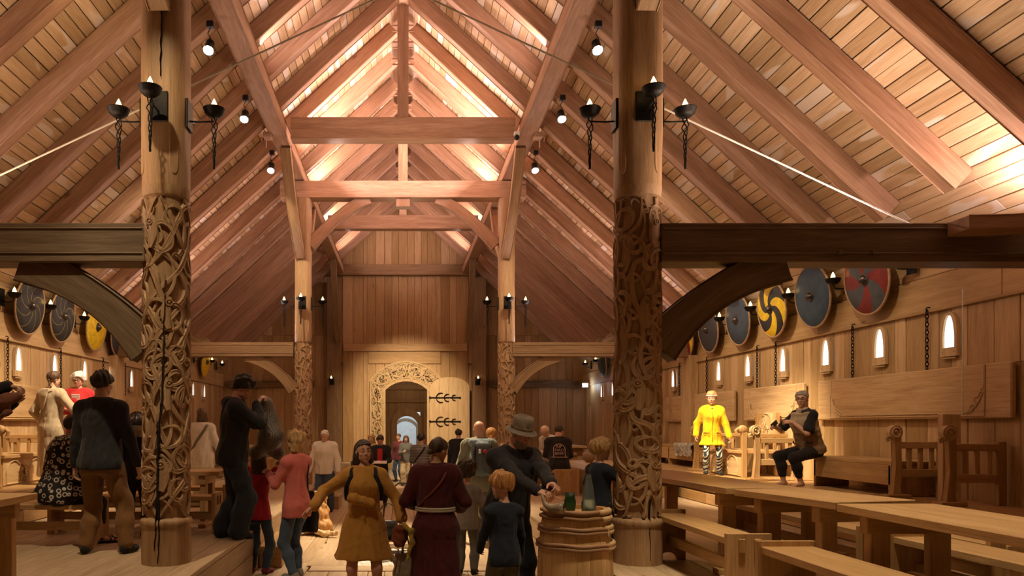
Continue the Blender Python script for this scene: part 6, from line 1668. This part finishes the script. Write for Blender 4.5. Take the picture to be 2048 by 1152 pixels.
Rt_ = Rh @ Matrix.Rotation(math.radians(6), 3, 'X'); base_ = hc + Rh @ V((0, -.04 * hh, .20 * hh))
mb = MB().lathe([(.62 * hh, -.10 * hh), (.60 * hh, -.075 * hh), (.46 * hh, -.02 * hh), (.425 * hh, .03 * hh), (.425 * hh, .16 * hh), (.405 * hh, .34 * hh), (.37 * hh, .46 * hh), (.31 * hh, .50 * hh), (.2 * hh, .46 * hh), (.02 * hh, .43 * hh)], 36, base_, R=Rt_, cap=False)
mb.lathe([(.60 * hh, -.11 * hh), (.44 * hh, -.04 * hh), (.40 * hh, .0)], 36, base_, R=Rt_, cap=False)
ht = mb.build('felt_hat', C['felt'], J['t'], smooth=True)
hb = MB().lathe([(.43 * hh, .02 * hh), (.437 * hh, .03 * hh), (.435 * hh, .125 * hh), (.42 * hh, .13 * hh)], 36, base_, R=Rt_, cap=False); hb.ball(base_ + Rt_ @ V((.43 * hh, -.1 * hh, .09 * hh)), (.06 * hh, .05 * hh, .04 * hh)); hb.ball(base_ + Rt_ @ V((-.45 * hh, .0, .06 * hh)), (.03 * hh, .03 * hh, .05 * hh))
hb.build('hat_band', C['vestb'], ht, smooth=True)
c_ = tsurf(J, .66, -34, .042); MB().tube([c_ + V((.038 * math.cos(a), .0 - .02 * math.cos(a), .045 * math.sin(a))) for a in [2 * PI * i / 20 for i in range(20)]], .0028, 5, True).tube([c_ + V((-.012, .004, -.02)), c_ + V((0, .004, .022)), c_ + V((.014, .0, -.02))], .003, 5).build('round_emblem', C['bag'], J['t'])
bpy.data.objects['drinking_horn'].location = (X(1122, 6.02), 6.02, BT - .005)
# boy at the post
person('small blond boy in dark jacket and camouflage trousers hugging the near right post', at_(1200, 6.96, PLAT), -58, 1.13, 'm', 'c', lod=0, hyaw=-20, seed=17, fat=1.02, hair=dict(s='short', c='blond', v=.075, line=(-.10, .45), w=.012), rh=dict(p=(.20, .27, .74), pole=(.6, -.5, -.4), d=(.3, .95, -.1), n=(-.8, .45, 0), curl=.3), lh=dict(p=(-.16, .22, .72), d=(.2, 1, 0)),
       top=dict(n='dark_jacket', m=C['navy'], i=.04, straight=.125, hem=-.12, collar=1), legs=dict(m=C['camo'], i=.03, wd=.014), shoes=C['shoe'])
# -- far aisle
J = person('tall shaven-headed man in green jacket with a backpack, seen from behind', at_(958, 11.3, 0), 4, 1.84, 'm', lod=1, sk='pink', seed=18, fat=1.08, hpitch=6, hyaw=-8, hair=None, top=dict(n='green_jacket', m=C['sage'], i=.04, hem=-.14, straight=.16, collar=1), legs=dict(m=C['olive'], i=.03, wd=.02), shoes=C['sneak'], rf=dict(p=(.13, .15, .08)), lf=dict(p=(-.09, -.15, .1)), rh=dict(p=(.3, .2, .95)), lh=dict(p=(-.33, .05, .9)))
bp_ = thing('backpack', 'blue-grey roll-top backpack on the back of the shaven-headed man', 'backpack', tuple(wpt(J, (0, -.17, 1.02))), math.radians(4))
s = SDF((-.25, -.25, -.1), (.25, .2, .65), .013); s.loft((0, -.06, 0), np.eye(3), [(0, .14, .07, 0), (.05, .17, .11, -.01), (.3, .17, .12, -.01), (.42, .15, .09, 0), (.47, .15, .06, .01)], .02, e=3.0); s.wrinkle(.006, 22, 3); bpb = smesh('body', [s.mesh()], C['steel'], bp_)
s = SDF((-.25, -.25, .3), (.25, .2, .7), .013); s.cap((-.14, -.03, .5), (.14, -.03, .5), .055, .055, .02); s.ell((0, -.05, .46), (.155, .09, .06), .03); smesh('roll_top', [s.mesh()], cloth('cloth_paleblue', (.20, .26, .30)), bp_)
for sd in (1, -1): MB().tube([(sd * .13, .03, .5), (sd * .13, -.10, .52), (sd * .12, -.17, .40), (sd * .12, -.18, .15), (sd * .11, -.15, .03)], .014, 6, sq=.5).build('strap', C['black'], bp_, smooth=True)
MB().box((-.05, -.195, .37), (.03, .02, .06)).build('tag', C['white'], bpb); MB().ball((.03, -.19, .37), (.03, .02, .026)).build('badge', C['red'], bpb)
person('brown-haired person in tan coat standing just behind the man with the backpack', at_(983, 12.4, 0), -10, 1.72, 'f', lod=1, seed=19, hair=dict(s='tied', c='ginger', v=.04), top=dict(n='tan_coat', m=C['tan'], i=.04, hem=-.2, straight=.165), legs=dict(m=C['djean']), shoes=C['shoe'])
person('dark-haired man in black jacket seen from behind in front of the open door leaf', at_(917, 19, 0), -8, 1.66, 'm', lod=2, seed=20, hair=dict(s='short', c='dark', v=.05, line=(-.02, .5)), top=dict(n='black_jacket', m=C['black'], i=.04, straight=.16), legs=dict(m=C['djean']), shoes=C['shoe'])
J = person('dark-haired person in red shirt and open black jacket holding papers left of the doorway', at_(761, 16.4, 0), 176, 1.56, 'm', lod=1, sk='pink', seed=21, hpitch=24, face=True, hair=dict(s='short', c='dark', v=.05, line=(.04, .55)), rh=dict(p=(.12, .3, .96), d=(-.4, .9, 0), n=(0, 0, 1), curl=.5), lh=dict(p=(-.12, .3, .96), d=(.4, .9, 0), n=(0, 0, 1), curl=.5), top=dict(n='black_jacket', m=C['black'], i=.035, straight=.15), legs=dict(m=C['black'], i=.02), shoes=C['shoe'])
MB().box(V(J['sp'](0, .135, .34)), (.11, .04, .28), ch=.015).build('red_shirt', C['red'], J['t'])
o = one('paper_sheets', 'white papers in the hands of the person in red shirt', 'paper', MB().box((0, 0, 0), (.36, .22, .012)), C['white']); o.location = wpt(J, (0, .44, .97)); o.rotation_euler = (.2, 0, 0)
person('blonde person half hidden left of the person in red shirt', at_(743, 17.6, 0), 172, 1.55, 'f', lod=2, seed=22, face=True, hair=dict(s='bob', c='blond'), top=dict(n='tan_jumper', m=C['tan'], i=.03), legs=dict(m=C['djean']), shoes=C['shoe'])
J = person('long-haired woman in grey jacket and beige trousers walking in through the doorway', at_(812, 21.8, 0), 178, 1.46, 'f', lod=1, sk='fair', seed=23, face=True, hair=dict(s='bob', c='brown', v=.04, d=.09, w=.008), rh=dict(p=(.08, .26, .98), d=(-.5, .6, .5), n=(-.5, -.6, -.2), curl=.8), lh=dict(p=(-.26, .16, .8)), rf=dict(p=(.08, .15, .08)), lf=dict(p=(-.08, -.12, .1)), top=dict(n='grey_jacket', m=C['grayj'], i=.04, straight=.15, hem=-.05), legs=dict(m=C['khaki'], i=.03, wd=.02), shoes=C['shoe'])
person('person in wine red top behind the woman walking through the doorway', at_(797, 23.2, 0), 150, 1.50, 'f', lod=2, seed=24, face=True, hair=dict(s='short', c='brown', v=.04), top=dict(n='wine_top', m=C['wine'], i=.03), legs=dict(m=C['jean']), shoes=C['shoe'])
J = person('person with black strap in striped top and wine trousers seen from behind near the doorway', at_(842, 16.8, 0), -14, 1.56, 'm', lod=1, seed=25, fat=1.15, hyaw=-25, hair=dict(s='short', c='black', v=.07, tuft=1, line=(-.04, .5)), top=dict(n='striped_top', m=C['stripe'], i=.03, sl=1.2, straight=.16), legs=dict(m=C['wine'], i=.025), shoes=C['shoe'])
strap(J, [(1.04, 120), (.95, 140), (.6, 185), (.2, 235)], .04, .02, C['black'], 'strap', .5)
# -- right side, beyond the post
J = person('man in black t-shirt with a tombstone print sitting with his back turned', (X(1118, 13.75), 13.75, PLAT), -6, 1.70, 'm', lod=1, seed=26, sk='pink', fat=1.1, hyaw=-25, hpitch=30, pitch=22, pelvis=(0, 0, .47), hair=dict(s='short', c='dark', v=.03, line=(-.02, .55)), rf=dict(p=(.14, .42, .08)), lf=dict(p=(-.14, .42, .08)), rh=dict(p=(.1, .42, .65)), lh=dict(p=(-.1, .42, .65)),
           top=dict(n='black_tshirt', m=C['black'], i=.03, sl=.85, straight=.165, hem=-.09), legs=dict(m=C['djean'], i=.02), shoes=C['shoe'])
M['print'] = plain('pale_print', (.50, .34, .32), .8, 0, .1)
def flat_on_back(v, u):
    p = tsurf(J, .52, 180, .052); n = V(J['Rt'] @ A((0, -1, 0))); up = V(J['Rt'] @ A((0, 0, 1))); return p - V((1, 0, 0)) * (-v) + up * u + n * .006
mb = MB().tube([flat_on_back(.105, -.13), flat_on_back(.105, .02)] + [flat_on_back(.105 * math.cos(a), .02 + .105 * math.sin(a)) for a in [PI * i / 14 for i in range(1, 14)]] + [flat_on_back(-.105, .02), flat_on_back(-.105, -.13)], .007, 5)
mb.tube([flat_on_back(-.15, -.135), flat_on_back(.15, -.135)], .007, 5); mb.build('tombstone_print', M['print'], J['t'])
fr_ = Matrix((V((1, 0, 0)), V(J['Rt'] @ A((0, 0, 1))), V(J['Rt'] @ A((0, -1, 0))))).transposed().to_4x4()
for txt, u in (('RIP', .048), ('MAD', -.022), ('BEER', -.092)):
    cu = bpy.data.curves.new('lettering', 'FONT'); cu.body = txt; cu.size = .078; cu.align_x = 'CENTER'; cu.extrude = .003; cu.offset = .0
    tmp = bpy.data.objects.new('tmp', cu); COL.objects.link(tmp); me = tmp.to_mesh().copy(); bpy.data.objects.remove(tmp)
    o = bpy.data.objects.new('lettering', me); COL.objects.link(o); me.materials.clear(); me.materials.append(M['print']); o.parent = J['t']; o.matrix_local = Matrix.Translation(flat_on_back(0, u - .0)) @ fr_
person('bald white-haired old man in beige jacket sitting beyond the man in a hat', (X(1108, 14.95), 14.95, PLAT), 125, 1.66, 'm', lod=1, seed=27, sk='fair', face=True, hpitch=32, pitch=18, pelvis=(0, 0, .49), hair=dict(s='fringe', c='white'), rf=dict(p=(.14, .42, .08)), lf=dict(p=(-.14, .42, .08)), rh=dict(p=(.08, .38, .72), curl=.6), lh=dict(p=(-.08, .38, .72), curl=.6),
       top=dict(n='beige_jacket', m=C['beige'], i=.035, straight=.16, collar=1), legs=dict(m=C['djean'], i=.02), shoes=C['shoe'])
# girl in the yellow raincoat
J = person('girl in bright yellow raincoat, headband and zebra leggings standing behind the tables', at_(1424, 12.2, TIER), 164, 1.39, 'f', 'c', lod=0, sk='fair', seed=28, hyaw=-12, hpitch=6, face=True, hair=dict(s='pony', c='blond', v=.02, line=(.04, .6)), rh=dict(p=(.24, -.06, .66), curl=.5), lh=dict(p=(-.27, .06, .62), d=(-.1, .3, -1), curl=.5), rf=dict(p=(.10, .02, .07)), lf=dict(p=(-.12, -.06, .07)),
           top=dict(n='yellow_raincoat', m=C['yellow'], i=.060, hood=1, hem=-.20, hemw=1.32, straight=.15, fold=.022, w=.005), legs=dict(m=C['zebra'], i=.010, wd=.006), shoes=C['shoe'])
MB().tube([V(J['headp']((.37 * math.cos(a), -.03 + .425 * math.sin(a), .20 - .05 * (1 - math.sin(a))))) for a in [2 * PI * i / 24 for i in range(24)]], .042 * J['hh'], 8, True).build('headband', C['white'], J['t'], smooth=True)
mb = MB(); mb.tube([tsurf(J, z, 3, .062) for z in (.95, .7, .45, .2, -.05, -.25)], .004, 5)
for sd in (-1, 1): 
    mb.tube([tsurf(J, .12, sd * (18 + 10 * i), .066) for i in range(5)], .006, 5); mb.tube([tsurf(J, .05, sd * (18 + 10 * i), .066) for i in range(5)], .004, 5)
mb.build('placket', C['mustard'], J['t'], smooth=True)
MB().ball(tsurf(J, .99, 0, .02), (.035, .03, .03), 10, 6).build('striped_collar', C['stripe'], J['t'], smooth=True)
# woman on the wall bench
J = person('barefoot woman with glasses in beige and brown vest sitting on the wall bench', (X(1614, 10.1), 10.02, TIER), 104, 1.60, 'f', lod=0, sk='fair', seed=29, hyaw=34, hpitch=4, pitch=13, fat=1.08, face=True, glasses=True, smile=.5, pelvis=(0, 0, .50), hair=dict(s='tied', c='grey', v=.012, w=.006, brow='brown', line=(.08, .58)), bare=True,
           rf=dict(p=(.10, .34, .072), d=(.1, 1, 0)), lf=dict(p=(-.12, .26, .072), d=(-.1, 1, 0)), rh=dict(p=(.14, .44, .80), pole=(.7, -.5, -.5), d=(-.3, .9, .1), n=(-.5, -.3, -.7), curl=.9), lh=dict(p=(-.02, .30, .87), pole=(-.8, -.6, -.4), d=(.75, .65, .05), n=(.3, -.6, -.6), curl=.6),
           top=dict(n='black_tshirt', m=C['black'], i=.02, sl=.8, hem=-.06), legs=dict(m=C['black'], i=.016, l=1.72))
k = J['k']
for nm, m_, z0, z1 in (('vest_lower', C['vestb'], -.09, .50), ('vest_upper', C['vest'], .48, 1.0)):
    s = SDF(A(J['P']) - .45, A(J['P']) + A((.45, .45, .85)), .012); rw = J['rows']; zz = [q[0] for q in rw]; sp_ = J['spine']
    s.loft(J['P'], J['Rt'], [(z * sp_, max(.15 * k, float(np.interp(z * sp_, zz, [q[1] for q in rw]))) * (1 if z < .9 else .92) + .045, max(.115 * k, float(np.interp(z * sp_, zz, [q[2] for q in rw]))) * (1 if z < .9 else .9) + .045, float(np.interp(z * sp_, zz, [q[3] for q in rw]))) for z in [z0 + (z1 - z0) * i / 6 for i in range(7)]], .01, lambda th, z: .015 * np.sin(z * 75))
    if nm == 'vest_upper':
        for i in range(12):
            a = 2 * PI * i / 12; s.cap(J['neck'] + J['Rt'] @ A((.075 * math.sin(a), .07 * math.cos(a), -.04)), J['neck'] + J['Rt'] @ A((.07 * math.sin(a), .065 * math.cos(a), .035)), .022, .016, .015)
        for sd in (1, -1): s.cap(J['S'][sd] + J['Rt'] @ A((sd * .03, 0, -.02)), J['S'][sd] + J['Rt'] @ A((sd * .09, 0, -.06)), .075 * k, .085 * k, .01, 's')
    s.wrinkle(.004, 25, 3); smesh(nm, [s.mesh()], m_, J['t'])
mb = MB()
for sd in (-1, 1): mb.tube([tsurf(J, .22 + .03 * (i % 2), sd * (25 + 12 * i), .075) for i in range(4)], .008, 5)
mb.build('pocket_seam', C['black'], J['t'], smooth=True)
pl_w = wpt(J, tuple(J['w', 1] + J['hd', 1] * .09)); o = one('phone', 'dark phone in the hand of the seated woman in a vest', 'phone', MB().box((0, 0, 0), (.012, .065, .11)), M['black']); o.location = pl_w; o.rotation_euler = (.9, .2, .3)
# person at the left edge with the hide
J = person('person at the left edge of the picture in black sleeve holding out a brown hide', (X(-98, 7.2), 7.2, PLAT), -84, 1.86, 'm', lod=0, seed=30, hair=dict(s='short', c='dark'), rh=dict(p=(.02, .58, 1.66), pole=(.5, -.2, -1), d=(0, 1, -.1), n=(0, -.1, -1), curl=.8), lh=dict(p=(-.2, .5, 1.50), pole=(-.5, -.2, -1)), top=dict(n='black_jumper', m=C['black'], i=.04), legs=dict(m=C['djean']), shoes=C['shoe'])
s = SDF((-4.45, 6.9, 1.65), (-3.6, 7.5, 2.25), .011); a1 = A((X(40, 7.1), 7.1, Zp(790, 7.1))); a0 = A((X(-30, 7.1), 7.1, Zp(797, 7.1)))
s.cap(a0, a1, .03, .022, .02); s.cap(a0 - A((0, 0, .14)), a1 - A((.10, 0, .06)), .05, .02, .10); s.cap(a0 - A((0, 0, .06)), a1 - A((.05, 0, .03)), .04, .02, .08); s.cap(a0 - A((-.1, 0, .20)), a0 - A((-.25, 0, .13)), .03, .02, .06); s.cap(a1 - A((.11, 0, .06)), a1 - A((.13, 0, .19)), .02, .01, .03); s.wrinkle(.006, 26, 8)
o = smesh('leather_hide', [s.mesh()], C['hide'], None); props(o, 'dark brown leather hide held out at the left edge of the picture', 'hide')
# -- the dog
dg = thing('dog', 'golden long-haired dog sitting in the aisle behind the woman in mustard', 'dog', at_(638, 12.1, 0), math.radians(-12))
M['fur'] = hairm('golden_fur', (.60, .33, .12)); M['furl'] = hairm('golden_fur_pale', (.72, .5, .27))
s = SDF((-.3, -.4, -.02), (.3, .42, .80), .013)
s.loft((0, -.10, .02), RX(-14), [(0, .18, .17, 0), (.12, .19, .18, 0), (.28, .16, .17, .02), (.42, .13, .15, .03), (.52, .09, .10, .04)], .04)
s.cap((0, .04, .46), (0, .07, .58), .10, .08, .05); s.ell((0, .09, .62), (.085, .10, .085), .03); s.cap((0, .16, .60), (0, .26, .575), .05, .036, .03); s.ell((0, .285, .585), (.02, .016, .016), .01)
for sd in (-1, 1):
    s.ell((sd * .085, .07, .605), (.026, .045, .075), .02); s.cap((sd * .08, .10, .40), (sd * .085, .15, .20), .06, .042, .04); s.cap((sd * .085, .15, .20), (sd * .085, .14, .04), .038, .032, .02); s.ell((sd * .085, .17, .025), (.04, .055, .028), .02)
    s.ell((sd * .16, -.08, .13), (.085, .15, .13), .05); s.cap((sd * .17, .02, .05), (sd * .18, .12, .03), .04, .03, .03)
s.wrinkle(.012, 42, 5, .5); smesh('body', [s.mesh()], M['fur'], dg)
s = SDF((-.1, -.5, -.02), (.6, -.05, .2), .012); s.cap((.05, -.24, .07), (.22, -.34, .05), .045, .055, .03); s.cap((.22, -.34, .05), (.40, -.33, .07), .055, .03, .03); s.wrinkle(.010, 45, 2); smesh('tail', [s.mesh()], M['furl'], dg)
for sd in (-1, 1): MB().ball((sd * .04, .165, .645), .012).build('eye', M['black'], dg)
MB().ball((0, .295, .585), (.018, .012, .014)).build('nose', M['black'], dg)
# ================================================================ camera, world, light
sc = bpy.context.scene
cam = bpy.data.cameras.new('camera'); co = bpy.data.objects.new('camera', cam); COL.objects.link(co)
co.location = (0, 0, CAMZ); co.rotation_euler = (PI / 2, 0, 0)
cam.sensor_width = 36; cam.lens = FPX / 2048 * 36
cam.shift_x = (1024 - VX) / 2048; cam.shift_y = (HY - 576) / 2048
cam.clip_end = 200
sc.camera = co
sc.cycles.diffuse_bounces = 3; sc.cycles.glossy_bounces = 2; sc.cycles.max_bounces = 6; sc.cycles.caustics_reflective = False; sc.cycles.caustics_refractive = False; sc.cycles.adaptive_threshold = .03
w = bpy.data.worlds.new('world'); sc.world = w; w.use_nodes = True
w.node_tree.nodes['Background'].inputs[0].default_value = (.9, .6, .35, 1); w.node_tree.nodes['Background'].inputs[1].default_value = .02
sc.view_settings.view_transform = 'Standard'; sc.view_settings.look = 'None'; sc.view_settings.gamma = 1; sc.view_settings.exposure = 0.0
def aim(o, tgt): o.rotation_euler = (V(tgt) - o.location).to_track_quat('-Z', 'Y').to_euler()
def spot(name, loc, tgt, e, c, ang=60, blend=.9, r=.06):
    l = bpy.data.lights.new(name, 'SPOT'); l.energy = e; l.color = c; l.spot_size = math.radians(ang); l.spot_blend = blend; l.shadow_soft_size = r
    o = bpy.data.objects.new(name, l); COL.objects.link(o); o.location = loc; aim(o, tgt); return o
def area(name, loc, tgt, e, c, sx, sy):
    l = bpy.data.lights.new(name, 'AREA'); l.energy = e; l.color = c; l.shape = 'RECTANGLE'; l.size = sx; l.size_y = sy
    o = bpy.data.objects.new(name, l); COL.objects.link(o); o.location = loc; aim(o, tgt); return o
def point(name, loc, e, c, r=.03):
    l = bpy.data.lights.new(name, 'POINT'); l.energy = e; l.color = c; l.shadow_soft_size = r
    o = bpy.data.objects.new(name, l); COL.objects.link(o); o.location = loc; return o
PK, WM, AM = (1, .71, .63), (1, .775, .48), (1, .70, .42)
# led uplights lying on the arcade plates and cross beams, washing the upper roof
for sgn in (-1, 1):
    for y, e in ((14.4, 270), (17.0, 110), (20.5, 50), (23.4, 60), (11.0, 42), (8.4, 26)):
        area('plate_uplight', (sgn * 1.95, y, PZ + .30), (sgn * .5, y, 9), e, PK, .12, 1.9 if y < 16 else 1.2)
    # uplights on the outer tie beams, washing the lower slopes
    area('tie_uplight', (sgn * 3.6, 15.75, CAMZ + 1.80), (sgn * 3.4, 15.3, 6), 60, PK, 2.2, .1)
    area('tie_uplight', (sgn * 3.6, 6.75, CAMZ + 1.87), (sgn * 3.5, 6.9, 6), 30 if sgn < 0 else 56, (1, .66, .38) if sgn < 0 else (1, .72, .50), 2.4, .1)
    spot('post_uplight', (sgn * 2.62, 7.05, CAMZ + 4.2), (sgn * 3.3, 7.7, CAMZ + 4.7), 30, (1, .74, .38) if sgn < 0 else (1, .85, .7), 100, 1, .04)
    area('eave_uplight', (sgn * 5.9, 6.75, CAMZ + 1.95), (sgn * 5.3, 6.9, 5), 60, PK, .1, .25)
# roof spots: the six fixtures seen in the roof, then extra spots with no fixture, aimed at walls, seats, floor and doorway
L_ = [(-2.45, 9.25, -5.5, 10.9, 1.7, 2400, 38), (-2.45, 11.35, -5.6, 13.0, 2.4, 900, 60), (-2.45, 13.65, -3.0, 19, 1, 500, 70),
      (2.45, 9.25, 5.5, 11.7, 1.5, 5200, 27), (2.45, 11.35, 5.6, 13.2, 2.4, 900, 60), (2.45, 13.65, 3.4, 18, 1, 450, 70),
      (.3, 20.6, .1, 25.7, 1.9, 2200, 52), (0, 13.3, .0, 11.2, 0, 3600, 46), (.2, 18.6, .1, 22.2, .8, 1800, 34),
      (2.45, 7.0, 5.6, 10.2, 2.2, 480, 44), (2.4, 4.6, 3.0, 4.6, 1.2, 1000, 54), (-2.4, 5.0, -3.4, 5.6, 1.0, 600, 60), (-2.4, 5.0, -1.6, 8.6, 1.0, 300, 44),
      (2.0, 4.4, 1.5, 6.2, .6, 520, 30), (-1.2, 4.4, -.3, 7.4, .8, 260, 46)]  # front spots added to brighten tables, crowd and barrel
for x, y, tx, ty, tz, e, a in L_:
    spot('track_or_added_spot', (x, y, 6.5), (tx, ty, tz), e, WM, a)
for x, y in ((0, 9.5), (0, 12.5), (0, 18)):
    point('fill_lamp', (x, y, 5.6), 38, AM, .4)
area('white_room_light', (.15, 32.6, 3.5), (.15, 32.6, 0), 110, (.75, .87, 1), 2, 3)
point('passage_fill', (.3, 27.6, 3.5), 26, AM, .15)  # unseen fill light added to lift the dark passage
point('emergency_glow', (X(1170, 24.4), 24.35, Zp(774, 24.4)), 7, (.75, .88, 1), .05)
